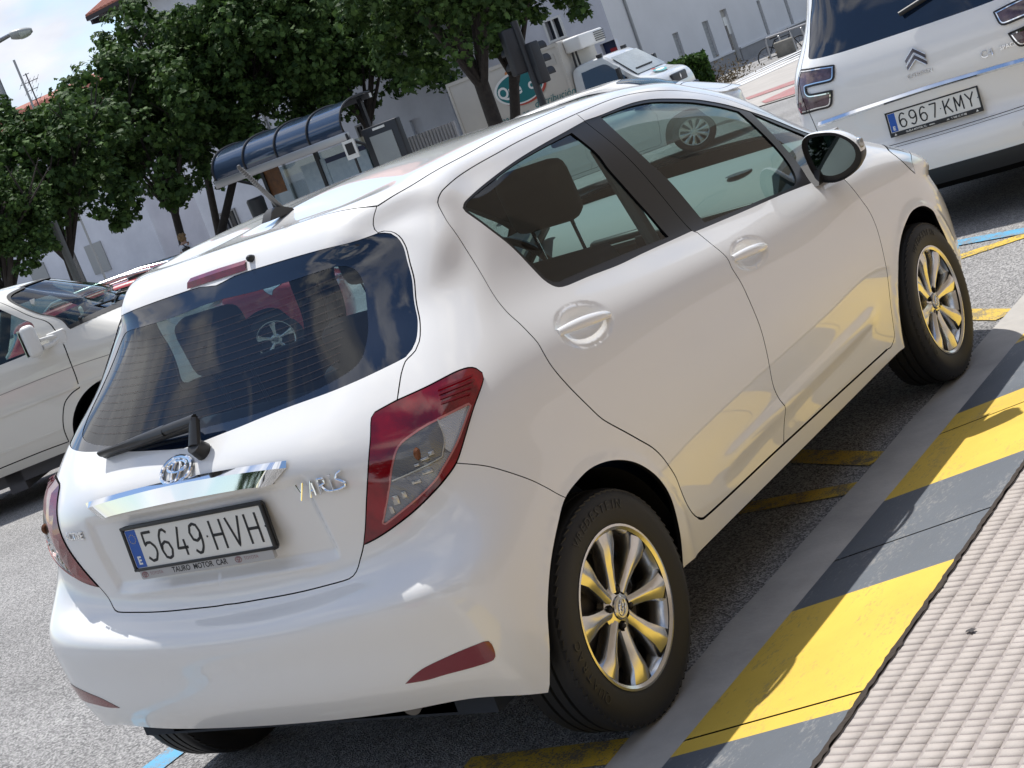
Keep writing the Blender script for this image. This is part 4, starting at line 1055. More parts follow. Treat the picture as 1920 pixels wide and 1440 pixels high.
# ---------------------------------------------------------------- the people carrier ahead and the white van: body rows
def _side(xs, ys, zs): return [(x, y, z) for x, y, z in zip(xs, ys, zs)]
_MX = [.95, 1.4, 1.9, 2.4, 2.9, 3.3, 3.7, 4.0]
MROWS = [
 [(-.03, 0, .265), (-.028, .28, .265), (-.01, .52, .268), (.06, .72, .275), (.16, .81, .28), (.36, .85, .27)]+_side(_MX, [.86]*8, [.24]*8)+[(4.25, .68, .22), (4.4, .38, .2), (4.45, 0, .2)],
 [(-.075, 0, .36), (-.073, .28, .36), (-.055, .53, .362), (.01, .74, .368), (.12, .845, .37), (.35, .895, .36)]+_side(_MX, [.9, .89, .89, .89, .89, .89, .89, .87], [.34]*8)+[(4.28, .70, .34), (4.43, .4, .33), (4.48, 0, .33)],
 [(-.09, 0, .45), (-.087, .28, .45), (-.07, .54, .452), (0., .75, .458), (.11, .855, .46), (.35, .905, .455)]+_side(_MX, [.91, .9, .9, .9, .9, .9, .9, .88], [.45]*8)+[(4.29, .70, .45), (4.44, .4, .44), (4.49, 0, .44)],
 [(-.062, 0, .522), (-.06, .28, .524), (-.045, .54, .528), (.015, .75, .535), (.12, .855, .54), (.35, .907, .54)]+_side(_MX, [.913, .905, .905, .905, .905, .905, .905, .88], [.55]*8)+[(4.28, .69, .54), (4.43, .4, .53), (4.48, 0, .53)],
 [(-.012, 0, .555), (-.010, .28, .558), (.005, .53, .562), (.05, .74, .57), (.14, .85, .58), (.36, .906, .59)]+_side(_MX, [.912, .908, .908, .908, .908, .908, .906, .88], [.62]*8)+[(4.26, .68, .62), (4.41, .4, .61), (4.46, 0, .61)],
 [(.0, 0, .67), (.002, .28, .672), (.012, .53, .676), (.055, .735, .68), (.14, .845, .69), (.36, .90, .70)]+_side(_MX, [.908, .906, .906, .906, .906, .904, .9, .87], [.72]*8)+[(4.23, .66, .7), (4.38, .4, .69), (4.43, 0, .69)],
 [(-.03, 0, .79), (-.028, .28, .79), (-.018, .53, .795), (.03, .73, .80), (.12, .835, .81), (.34, .885, .82)]+_side(_MX, [.895, .895, .895, .895, .893, .888, .88, .84], [.83, .83, .83, .83, .83, .82, .81, .79])+[(4.12, .62, .76), (4.26, .38, .75), (4.3, 0, .75)],
 [(-.02, 0, 1.02), (-.018, .28, 1.022), (-.008, .53, 1.03), (.045, .71, 1.04), (.14, .805, 1.05), (.36, .855, 1.05)]+_side([.95, 1.4, 1.9, 2.4, 2.9, 3.25, 3.45, 3.6], [.865, .868, .868, .865, .86, .84, .76, .60], [1.05, 1.04, 1.02, 1.0, .98, .98, 1.0, 1.02])+[(3.68, .42, 1.03), (3.72, .2, 1.035), (3.73, 0, 1.04)],
 [(.03, 0, 1.17), (.032, .28, 1.17), (.045, .50, 1.172), (.10, .66, 1.175), (.19, .755, 1.18), (.40, .805, 1.18)]+_side([.95, 1.4, 1.9, 2.3, 2.65, 2.9, 3.05, 3.15], [.815, .82, .82, .815, .80, .77, .69, .54], [1.18]*8)+[(3.22, .38, 1.19), (3.25, .19, 1.2), (3.26, 0, 1.2)],
 [(.11, 0, 1.38), (.112, .26, 1.38), (.125, .46, 1.381), (.175, .60, 1.383), (.26, .69, 1.385), (.45, .735, 1.385)]+_side([.95, 1.4, 1.85, 2.15, 2.4, 2.55, 2.65, 2.72], [.745, .75, .745, .74, .72, .69, .6, .46], [1.385, 1.385, 1.38, 1.37, 1.37, 1.37, 1.38, 1.385])+[(2.77, .3, 1.39), (2.79, .15, 1.395), (2.8, 0, 1.395)],
 [(.16, 0, 1.52), (.162, .25, 1.52), (.175, .44, 1.52), (.22, .57, 1.52), (.30, .645, 1.52), (.48, .685, 1.525)]+_side([.95, 1.4, 1.8, 2.0, 2.2, 2.3, 2.36, 2.4], [.695, .70, .695, .69, .67, .63, .54, .40], [1.53, 1.53, 1.52, 1.51, 1.5, 1.495, 1.5, 1.505])+[(2.43, .27, 1.51), (2.44, .13, 1.51), (2.45, 0, 1.515)],
 [(.17, 0, 1.56), (.172, .25, 1.56), (.185, .43, 1.56), (.24, .55, 1.565), (.32, .61, 1.57), (.5, .64, 1.575)]+_side([.95, 1.4, 1.75, 1.95, 2.1, 2.2, 2.25, 2.28], [.655, .66, .655, .65, .63, .59, .5, .37], [1.585, 1.585, 1.58, 1.57, 1.555, 1.55, 1.55, 1.555])+[(2.3, .25, 1.56), (2.31, .12, 1.56), (2.32, 0, 1.565)],
 [(.32, 0, 1.60), (.322, .2, 1.60), (.34, .32, 1.60), (.38, .4, 1.602), (.45, .44, 1.605), (.6, .455, 1.61)]+_side([.95, 1.3, 1.6, 1.75, 1.85, 1.92, 1.96, 1.98], [.46, .46, .46, .45, .43, .4, .34, .25], [1.62, 1.62, 1.615, 1.61, 1.6, 1.595, 1.595, 1.597])+[(2., .17, 1.6), (2.01, .08, 1.6), (2.02, 0, 1.6)],
 [(.6, 0, 1.628), (.61, 0, 1.628), (.63, 0, 1.629), (.66, 0, 1.63), (.72, 0, 1.632), (.82, 0, 1.634)]+_side([.98, 1.15, 1.3, 1.4, 1.5, 1.57, 1.62, 1.66], [0]*8, [1.636, 1.636, 1.635, 1.633, 1.63, 1.627, 1.625, 1.623])+[(1.69, 0, 1.62), (1.7, 0, 1.62), (1.71, 0, 1.62)],
]
_VX = [-3.2, -2.5, -1.8, -1.1, -.55, -.1, .30, .55]
def _vr(xr, zr, w_, z, xf, zf, xs=None, ws=None, zs=None):
    xs = xs or _VX; ws = ws or [w_]*8; zs = zs or [z]*8
    return [(xr, 0, zr), (xr, .3*w_, zr), (xr+.01, .6*w_, zr), (xr+.03, .85*w_, zr), (xr+.1, .96*w_, zr), (xr+.25, w_, zr)]+_side(xs, ws, zs)+[(xf-.12, .80*ws[-1], zf), (xf-.02, .45*ws[-1], zf), (xf, 0, zf)]
VROWS = [
 _vr(-3.85, .30, .86, .30, .82, .28),
 _vr(-3.87, .42, .90, .42, .86, .42),
 _vr(-3.88, .55, .915, .55, .87, .52),
 _vr(-3.88, .68, .92, .68, .86, .62, None, [.92]*6+[.915, .86]),
 _vr(-3.88, .80, .922, .80, .84, .74, None, [.922]*6+[.915, .85]),
 _vr(-3.88, .92, .92, .92, .82, .86, None, [.92]*6+[.905, .83]),
 _vr(-3.87, 1.00, .913, .99, .80, .93, None, [.913]*5+[.905, .875, .80], [.99, .99, .99, .99, .99, .985, .97, .955]),
 _vr(-3.86, 1.06, .90, 1.06, .37, 1.10, [-3.2, -2.5, -1.8, -1.1, -.60, -.12, .12, .25], [.90]*5+[.872, .77, .59], [1.06]*4+[1.065, 1.09, 1.10, 1.10]),
 _vr(-3.85, 1.22, .868, 1.22, .16, 1.235, [-3.2, -2.5, -1.8, -1.2, -.75, -.28, -.06, .06], [.868]*4+[.86, .832, .73, .55], [1.22]*5+[1.225, 1.23, 1.235]),
 _vr(-3.83, 1.36, .825, 1.36, -.06, 1.37, [-3.2, -2.5, -1.85, -1.3, -.9, -.45, -.26, -.14], [.825]*4+[.815, .795, .69, .51], [1.36]*8),
 _vr(-3.80, 1.43, .795, 1.43, -.19, 1.435, [-3.2, -2.5, -1.9, -1.4, -1.0, -.57, -.38, -.26], [.795]*4+[.785, .762, .65, .47], [1.43]*8),
 _vr(-3.72, 1.475, .74, 1.475, -.36, 1.468, [-3.2, -2.5, -1.95, -1.5, -1.15, -.76, -.56, -.43], [.74]*4+[.73, .70, .59, .42], [1.475]*5+[1.472, 1.47, 1.468]),
 _vr(-3.4, 1.51, .46, 1.51, -.76, 1.495, [-3.1, -2.5, -2.0, -1.65, -1.4, -1.1, -.95, -.85], [.46]*4+[.45, .43, .36, .25], [1.512]*4+[1.51, 1.505, 1.5, 1.497]),
 [(x, 0, z) for x, z in zip([-3.0, -2.99, -2.97, -2.94, -2.9, -2.85, -2.75, -2.5, -2.2, -1.9, -1.7, -1.5, -1.4, -1.33, -1.29, -1.27, -1.26], [1.525]*11+[1.522, 1.518, 1.515, 1.512, 1.51, 1.51])],
]
for _r_ in MROWS:
    for _i, (_x, _y, _z) in enumerate(_r_): _r_[_i] = (_x, _y*(.962-.062*min(1, max(0, (_z-1.0)/.4))), _z)
for _k, _r_ in enumerate(VROWS):
    for _i, (_x, _y, _z) in enumerate(_r_):
        _f = min(1, max(0, (_z-1.10)/.3)) if _k >= 7 else 0
        _r_[_i] = (_x-(.13*_f if _i > 9 else 0), _y, _z+.05*_f)
# ---------------------------------------------------------------- the white people carrier parked ahead
MS = Surf(MROWS)
def build_mpv():
    s = MS; um = s.UMAX; tv = s.TV
    root = empty('people_carrier', (5.4235, .055, 0), .024, 'large white people carrier with stacked square tail lamps, parked ahead of the hatchback', 'car')
    g = list(MUV['glass']); g = [(0, .9035)]+[p for p in g[2:]]
    lightl = smooth_line(MUV['light'], .01, True)
    gl = smooth_line(g+[(.735, 1.40), (.70, 1.475), (.4, 1.475), (0, 1.475)], .015)
    seam = smooth_line([(0, .300), (.3, .302), (.6, .305), (.9, .325), (1.15, .34)], .02)
    tgl = smooth_line([(0, .327), (.42, .327), (.60, .34), (.68, .43), (.70, .60), (.76, .90), (.80, 1.2), (.78, 1.48), (.5, 1.53), (0, 1.535)], .015)
    blk = smooth_line([(0, .108), (.5, .108), (1.0, .105), (um, .10)], .03)
    def arcuv(xc, zc, rr):
        o_ = []
        for a in np.linspace(0, math.pi, 30):
            o_.append(s.find(np.array([xc+rr*math.cos(a), zc+rr*math.sin(a)]), (0, 2), (1.4 if xc < 2 else 4.0, .1)))
        return np.array(o_)
    arcs = [arcuv(.78, .30, .37), arcuv(3.56, .30, .37)]
    arcs = [np.vstack([[[a[0, 0], -.02]], a, [[a[-1, 0], -.02]]]) for a in arcs]
    f = lambda x, z, u0: tuple(s.find(np.array([x, z]), (0, 2), (u0, 1.0)))
    sw = smooth_line([f(.75, 1.10, 1.3), f(.62, 1.42, 1.3), f(1.0, 1.50, 1.7), f(2.0, 1.46, 2.6), f(2.55, 1.25, 3.0), f(2.9, 1.06, 3.4), f(2., 1.06, 2.6)], .03, True, 40)
    ws = np.vstack([smooth_line([(um, tv[7]+.02), (s.TU[14]+.02, tv[8]-.05), (s.TU[14], tv[10]), (um, tv[11])], .03), [[um+.1, tv[11]], [um+.1, tv[7]+.02]]])
    poly = lambda l, *x: np.vstack([l]+[np.array([p]) for p in x])
    loops = [('arch', arcs[0]), ('arch2', arcs[1]), ('light', lightl), ('glass', poly(gl, (-.1, 1.475), (-.1, .9035))), ('side_glass', sw), ('ws', ws), ('tgate', poly(tgl, (-.1, 1.535), (-.1, .327))), ('blk', poly(blk, (um, -.1), (-.1, -.1)))]
    seams = [(tgl, False, .003), (seam, False, .002), (lightl, True, .002)]
    cuts = [(gl, False), (blk, False), (sw, True), (arcs[0], False), (arcs[1], False), (ws[:-2], False)]
    uv, tr = partition(s, loops, seams, cuts, .05, .03)
    W2 = [WHITE, DARKGAP]
    def P(nm, key, m, parent, depth=.012, off=0., sides=(1, -1)):
        return mesh_obj(nm, panel_mesh(nm, s, uv, tr[key], sides, depth, off, 1), parent, m)
    P('body', 'body', W2, root)
    mesh_obj('inner_shell', panel_mesh('inner_shell', s, uv, np.vstack([tr[k] for k in ('body', 'gap', 'tgate', 'light', 'blk')]), (1, -1), 0, -.0135), root, [DARKGAP])
    tg = P('tailgate', 'tgate', W2, root)
    P('bumper_lower', 'blk', [PLASTIC, DARKGAP], root)
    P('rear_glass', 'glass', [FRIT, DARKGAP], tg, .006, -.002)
    P('windscreen', 'ws', [GLASS, DARKGAP], root, .006, -.002)
    for sd in ((-1,), (1,)):
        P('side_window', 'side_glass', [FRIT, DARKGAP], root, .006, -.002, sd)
        smoky = mat_once('smoked_lamp', (.16, .10, .12), .1, 0, 1.0, var=(14, .7, (.03, .008, .012)))
        lo = P('tail_lamp', 'light', [smoky, DARKGAP], root, .012, .008, sd)
        ln = MB()
        cl = np.vstack([lightl, lightl[:1]])
        ribbon(ln, s, cl, .0045, .0095, 0, sd)
        ln.build('lamp_rim_black', TRIM, lo)
        inn = offset_line(lightl, .009, True)
        if not inside(lightl, inn[:1])[0]: inn = offset_line(lightl, -.009, True)
        l2 = MB(); ribbon(l2, s, np.vstack([inn, inn[:1]]), .0028, .0115, 0, sd); l2.build('lamp_rim_chrome', CHROME, lo)
    for xc in (.78, 3.56):
        for sg in (-1, 1):
            m = MB(); m.lathe([(.37, sg*.82), (.37, sg*.55), (.02, sg*.55)], 30, 0, Matrix.Translation((xc, 0, .30)), 'y', 0, math.pi)
            m.build('wheel_well', DARKGAP, root)
            build_wheel(root, (xc, sg*.77, .32), sg, .2, .32, None, 8, False, .215, .2)
    m = MB(); m.box((2.2, 0, .24), (4., 1.4, .08)); m.build('underbody', DARKGAP, root)
    # chrome strip above the plate
    ch = MB(); rows = [[], [], []]
    for k in range(-24, 25):
        f_ = k/24; u = .66*abs(f_); sg = -1 if k < 0 else 1
        v0 = .580-.028*f_*f_
        for r_, (dv, of) in zip(rows, ((.012, .002), (-.002, .016), (-.018, .002))): r_.append(tuple(along(s, [(u, v0+dv)], of)[0]*[1, sg, 1]))
    ch.grid(rows); ch.build('chrome_trim', CHROME, tg, 20)
    # plate
    M0 = Matrix.Translation((-.014, 0, .662)) @ Matrix.Rotation(.10, 4, 'Y') @ Matrix.Rotation(-math.pi/2, 4, 'Z') @ Matrix.Rotation(math.pi/2, 4, 'X')
    pl = MB(); pl.box((0, 0, .003), (.515, .108, .002), 0, M0); plate = pl.build('number_plate', PLATEW, tg)
    fr = MB()
    for (cx, cy, w_, h_) in ((0, .0575, .536, .008), (0, -.066, .536, .024), (-.2625, 0, .010, .122), (.2625, 0, .010, .122)): fr.box((cx, cy, .003), (w_, h_, .008), 0, M0, 0, .002)
    fr.build('plate_frame', PLASTIC, plate)
    b = MB(); b.box((-.234, 0, .0045), (.04, .102, .001), 0, M0); b.build('country_band', PLATEB, plate)
    t2 = MB(); text_into(t2, 'E', .030, M0 @ Matrix.Translation((-.234, -.033, .0056)), 0, bold=.0012)
    text_into(t2, 'GUELA MOTOR, S.L.   www.                 .es   T 948 12 77 88', .014, M0 @ Matrix.Translation((0, -.067, .0078)), 0, bold=.0003)
    for x in (-.235, .235): t2.add([(x-.008, -.072, .0078), (x+.008, -.072, .0078), (x, -.060, .0078)], [(0, 1, 2)], 0, M0)
    t2.build('plate_small_lettering', PLATEW, plate, weld=False)
    t3 = MB(); plate_text(t3, '6967', 'KMY', M0 @ Matrix.Translation((.022, 0, .0052))); t3.build('plate_characters', BLACKINK, plate, weld=False)
    # double chevron emblem and badges
    def frame(u, v, sg, off):
        p = along(s, [(u, v)], off)[0]*[1, sg, 1]; n = Vector(s.norm([(u, v)])[0]*[1, sg, 1]); y_ = (Vector((0, 0, 1))-n*n.z).normalized(); x_ = y_.cross(n)
        return Matrix(((x_.x, y_.x, n.x, p[0]), (x_.y, y_.y, n.y, p[1]), (x_.z, y_.z, n.z, p[2]), (0, 0, 0, 1)))
    ME = frame(.0, .765, 1, .004); e = MB()
    for dy in (.0, -.036):
        for sg in (-1, 1):
            e.add([(0, dy+.036, .010), (sg*.058, dy-.014, .006), (sg*.058, dy-.032, .0), (sg*.045, dy-.032, .0), (0, dy+.012, .006), (0, dy+.036, 0), (sg*.058, dy-.014, 0)], [(0, 1, 2, 3, 4), (0, 5, 6, 1)], 0, ME)
    e.build('emblem', mat_once('dark_chrome', (.10, .10, .12), .12, 1), tg, 20)
    e2 = MB()
    for dy in (.0, -.036):
        for sg in (-1, 1): e2.tube([(0, dy+.037, .006), (sg*.059, dy-.013, .004)], .003, 8, 0, ME); e2.tube([(0, dy+.011, .006), (sg*.050, dy-.033, .004)], .003, 8, 0, ME)
    e2.build('emblem_edges', CHROME, tg, weld=False)
    for tx_, sz, fr_, sx_ in (('CITROEN', .030, frame(.0, .665, 1, .004), 1.15), ('C4', .055, frame(.37, .655, -1, .004), 1.1), ('SPACETOURER', .032, frame(.545, .655, -1, .004), 1.)):
        e2 = MB(); text_into(e2, tx_, sz, fr_, 0, depth=.0018, sx=sx_); e2.build('badge', CHROME, tg, weld=False)
    wi = MB(); a0 = Vector(along(s, [(.03, 1.00)], .03)[0]*[1, 1, 1]); a1 = Vector(along(s, [(.56, 1.13)], .03)[0]*[1, -1, 1])
    wi.tube([a0, a0+(a1-a0)*.5, a1], [.014, .016, .020], 10); wi.build('wiper', PLASTIC, tg)
    sn = MB(); sn.disc((0, 0, 0), .016, 20, 0, frame(.46, .215, -1, .0012), 'z'); sn.build('parking_sensor', mat_once('sensor_white', (.66, .66, .65), .4), root)
    return root
build_mpv()
# ---------------------------------------------------------------- the old white van across the way
VS = Surf(VROWS)
def place_axes(o, pos, f, l, u, sc=1.0):
    o.matrix_world = Matrix(((f[0]*sc, l[0]*sc, u[0]*sc, pos[0]), (f[1]*sc, l[1]*sc, u[1]*sc, pos[1]), (f[2]*sc, l[2]*sc, u[2]*sc, pos[2]), (0, 0, 0, 1)))
def build_van():
    s = VS; um = s.UMAX
    root = empty('van', (0, 0, 0), 0, 'old white van with big square door mirror parked at the far left of the picture', 'van')
    place_axes(root, VAN_POS, *VAN_AX, 1.1)
    P_ = paint('van_white_paint', (.70, .68, .62))
    f = lambda x, z, u0, v0=.7: tuple(s.find(np.array([x, z]), (0, 2), (u0, v0)))
    d0 = VUV['door']
    door = smooth_line([p for p in d0[1:14]]+[f(-1.22, .36, 3.4, .07), f(-1.25, .9, 3.4, .6), f(-1.22, 1.30, 3.4, 1.0), f(-.95, 1.44, 3.8, 1.15)], .015, True, 50)
    win = smooth_line(VUV['win'][1:7]+[f(-1.16, 1.03, 3.4, .74), f(-1.12, 1.34, 3.4, 1.05), f(-.85, 1.40, 4.0, 1.12)], .015, True, 60)
    rear = smooth_line([f(-1.40, 1.06, 3.2), f(-1.38, 1.38, 3.2, 1.1), f(-2.3, 1.38, 2.3, 1.1), f(-2.35, 1.06, 2.3)], .03, True, 50)
    ws = smooth_line([(4.56, .768), (4.64, .929), (4.75, 1.075), (4.86, 1.15), (5.0, 1.185), (5.4, 1.205), (um, 1.21)], .02)
    wsb = smooth_line([(4.56, .768), (5.07, .772), (um, .775)], .02)
    ws_poly = np.vstack([ws, [[um+.1, 1.21], [um+.1, .775]], wsb[::-1]])
    def arcuv(xc):
        o_ = []
        for a in np.linspace(0, math.pi, 30): o_.append(s.find(np.array([xc+.37*math.cos(a), .31+.37*math.sin(a)]), (0, 2), (4.5 if xc > -1 else 1.9, .1)))
        o_ = np.array(o_); return np.vstack([[[o_[0, 0], -.02]], o_, [[o_[-1, 0], -.02]]])
    arcs = [arcuv(0.), arcuv(-2.9)]
    lights = smooth_line([f(.62, .80, 5.2, .5), f(.50, .92, 5.1, .6), (um-.42, .56), (um-.42, .44)], .02, True, 40)
    loops = [('arch', arcs[0]), ('arch2', arcs[1]), ('win', win), ('rear', rear), ('ws', ws_poly), ('light', lights), ('door', door)]
    seams = [(door, True, .004), (arcs[0]+np.array([0, .0]), False, .0)]
    mould = smooth_line([f(-3.6, .70, .9, .4), f(-2.5, .70, 2.2, .4), f(-1.3, .70, 3.3, .4), f(-.19, .70, 4.4, .4), f(.5, .70, 5.1, .4)], .03)
    line2 = smooth_line([f(-3.6, .835, .9, .5), f(-2.5, .835, 2.2, .5), f(-1.3, .835, 3.3, .5), f(-.19, .835, 4.4, .5), f(.5, .80, 5.1, .5)], .03)
    low = smooth_line([f(-2.5, .46, 2.2, .2), f(-1.3, .46, 3.3, .2), f(-.42, .46, 4.2, .2)], .03)
    cuts = [(win, True), (rear, True), (ws, False), (wsb, False), (arcs[0], False), (arcs[1], False), (lights, True)]
    uv, tr = partition(s, loops, seams, cuts, .05, .03)
    W2 = [P_, DARKGAP]
    def P(nm, key, m, parent, depth=.012, off=0., sides=(1, -1)):
        return mesh_obj(nm, panel_mesh(nm, s, uv, tr[key], sides, depth, off, 1), parent, m)
    body = P('body', 'body', W2, root)
    mesh_obj('inner_shell', panel_mesh('inner_shell', s, uv, np.vstack([tr[k] for k in ('body', 'gap', 'door', 'light')]), (1, -1), 0, -.0135), root, [DARKGAP])
    P('windscreen', 'ws', [GLASS, DARKGAP], root, .01, -.004)
    g = MB(); g2 = np.vstack([ws[::-1], wsb]); ribbon(g, s, g2, .008, .003); g.build('windscreen_seal', RUBBER, body)
    for sd in ((-1,), (1,)):
        d = P('door', 'door', W2, root, .012, 0, sd)
        P('window', 'win', [GLASS, DARKGAP], d, .006, -.004, sd)
        P('rear_window', 'rear', [FRIT, DARKGAP], root, .006, -.003, sd)
        P('headlight', 'light', [mat_once('headlamp_glass', (.62, .68, .74), .06, .2, 1.0), DARKGAP], root, .01, .002, sd)
        sg = sd[0]
        l = MB(); ribbon(l, s, mould, .010, .006, 0, sd, .006); ribbon(l, s, low, .007, .004, 0, sd, .004)
        l.build('side_moulding', P_, body)
        l = MB(); ribbon(l, s, line2, .0022, .0016, 0, sd); l.build('body_crease', mat_once('crease_grey', (.25, .245, .23), .5), body)
        e = empty('door_mirror', (0, 0, 0)); e.parent = root
        m = MB(); T = Matrix.Translation((-.335, sg*1.03, 1.10)) @ Matrix.Rotation(sg*R(-12), 4, 'Z')
        m.box((0, 0, 0), (.10, .16, .225), 0, T, 0, .035)
        m.build('mirror_shell', WHITEPL, e)
        a = MB(); a.tube([(-.30, sg*.96, 1.03), (-.24, sg*.90, 1.03), (-.19, sg*.885, 1.05)], [.02, .018, .02], 10); a.tube([(-.30, sg*.96, 1.085), (-.25, sg*.91, 1.08), (-.19, sg*.885, 1.07)], [.014, .013, .016], 10); a.box((-.20, sg*.885, 1.05), (.13, .03, .11), 0, None, 0, .012)
        a.build('mirror_arm', WHITEPL, e)
        k = MB(); k.box((-.387, sg*1.03, 1.10), (.004, .13, .19), 0, Matrix.Identity(4)); k.build('mirror_glass', MATS['mirror_teal_tint'], e)
        hd = MB(); hd.box((-1.12, sg*.928, .93), (.17, .025, .035), 0, None, 0, .01); hd.build('handle', PLASTIC, d)
    for t in ((.22, 4.70, .78, 5.35, .80), (.0, 5.25, .785, 5.95, .815)):
        m = MB(); a = Vector(along(s, [(t[1], t[2])], .012)[0]*[1, -1, 1]); b = Vector(along(s, [(t[3], t[4])], .02)[0]*[1, -1, 1])
        c = Vector(along(s, [((t[1]+t[3])/2+.1, (t[2]+t[4])/2-.01)], .035)[0]*[1, -1, 1])
        m.tube([a, b], .010, 6); m.tube([c, (a+b)/2+Vector((0, 0, .01)), b], .008, 6); m.build('wiper', PLASTIC, root)
    for xc in (0., -2.9):
        for sg in (-1, 1):
            m = MB(); m.lathe([(.37, sg*.90), (.37, sg*.55), (.02, sg*.55)], 30, 0, Matrix.Translation((xc, 0, .31)), 'y', 0, math.pi)
            m.build('wheel_well', DARKGAP, root)
            build_wheel(root, (xc, sg*.79, .30), sg, .5, .30, BRAKE, 8, False, .195, .19)
    m = MB(); m.box((-1.5, 0, .26), (4.4, 1.5, .1)); m.box((-.9, 0, .55), (.12, 1.5, .8), 0); m.prism([(-.45, .75), (-.42, .98), (-.05, 1.02), (.2, .98), (.2, .6)], -.80, .80); m.build('cab_floor_and_dash', mat_once('van_dash_grey', (.10, .10, .11), .7), root)
    for y in (-.42, .42):
        m = MB(); m.box((-1.05, y, .95), (.14, .5, .62), 0, None, 0, .05); m.box((-1.07, y, 1.33), (.10, .26, .16), 0, None, 0, .04); m.build('seat', FABRIC, root)
    st = MB(); st.box((0, 0, 0), (.02, .07, .05), 0, Matrix.Translation(along(s, [(4.90, 1.07)], -.01)[0]*[1, -1, 1])); st.build('windscreen_sticker', PLATEW, root)
    return root
build_van()

# ---------------------------------------------------------------- other parked cars: same family of body, other paint
def tilt_axes(h, x, y):
    e = .5
    gx = (ground_z(x+e, y)-ground_z(x-e, y))/(2*e); gy = (ground_z(x, y+e)-ground_z(x, y-e))/(2*e)
    f = Vector((math.cos(h), math.sin(h), 0)); f.z = gx*f.x+gy*f.y; f.normalize()
    l = Vector((-math.sin(h), math.cos(h), 0)); l.z = gx*l.x+gy*l.y; l = (l-f*f.dot(l)).normalized()
    return f, l, f.cross(l)
def set_on_street(o, wheel_px, d, h, sc, local):
    """put the car so that its front wheel stands where the photo shows it"""
    W_ = at(*wheel_px, d)
    f, l, u = tilt_axes(h, W_.x, W_.y)
    p = Vector((W_.x, W_.y, 0))-(f*local[0]*sc[0]+l*local[1]*sc[1])
    p.z = ground_z(p.x, p.y)
    o.matrix_world = Matrix(((f.x*sc[0], l.x*sc[1], u.x*sc[2], p.x), (f.y*sc[0], l.y*sc[1], u.y*sc[2], p.y), (f.z*sc[0], l.z*sc[1], u.z*sc[2], p.z), (0, 0, 0, 1)))
BLUEP = paint('car_dark_blue_paint', (.02, .035, .07))
red, rb, rg = build_hatch('parked_car', 'red car with silver roof rails parked beside the old white van', 'car', RED, (0, 0, 0), 0, False, rimmat=None, spokes=5)
set_on_street(red, (514, 625), 15.5, R(-54), (.96, 1.02, .90), (2.51, -.80))
for sg in (-1, 1):
    m = MB(); m.tube([(.35, sg*.50, 1.475), (.45, sg*.50, 1.53), (.8, sg*.495, 1.545), (1.2, sg*.49, 1.54), (1.5, sg*.475, 1.50), (1.58, sg*.47, 1.455)], [.02, .022, .022, .022, .022, .018], 10)
    m.box((1.40, sg*.475, 1.485), (.28, .035, .06), 1, None, 0, .015); m.box((.50, sg*.50, 1.49), (.22, .035, .06), 1, None, 0, .015)
    m.build('roof_rail', [mat_once('rail_silver', (.6, .6, .6), .3, .9), PLASTIC], red)
wh, wb, wg = build_hatch('parked_car', 'pale silver car seen broadside beyond the roof and through the front window of the hatchback', 'car', SILVER, (0, 0, 0), 0, False, rimmat=None, spokes=10)
set_on_street(wh, (1305, 255), 24.0, R(-62), (1.12, 1.05, .97), (2.51, -.80))
dk, db, dg = build_hatch('parked_car', 'dark blue car mostly hidden behind the red car and the white roof', 'car', BLUEP, (0, 0, 0), 0, False)
set_on_street(dk, (500, 622), 21.0, R(-52), (1.0, 1.0, .93), (2.51, -.80))
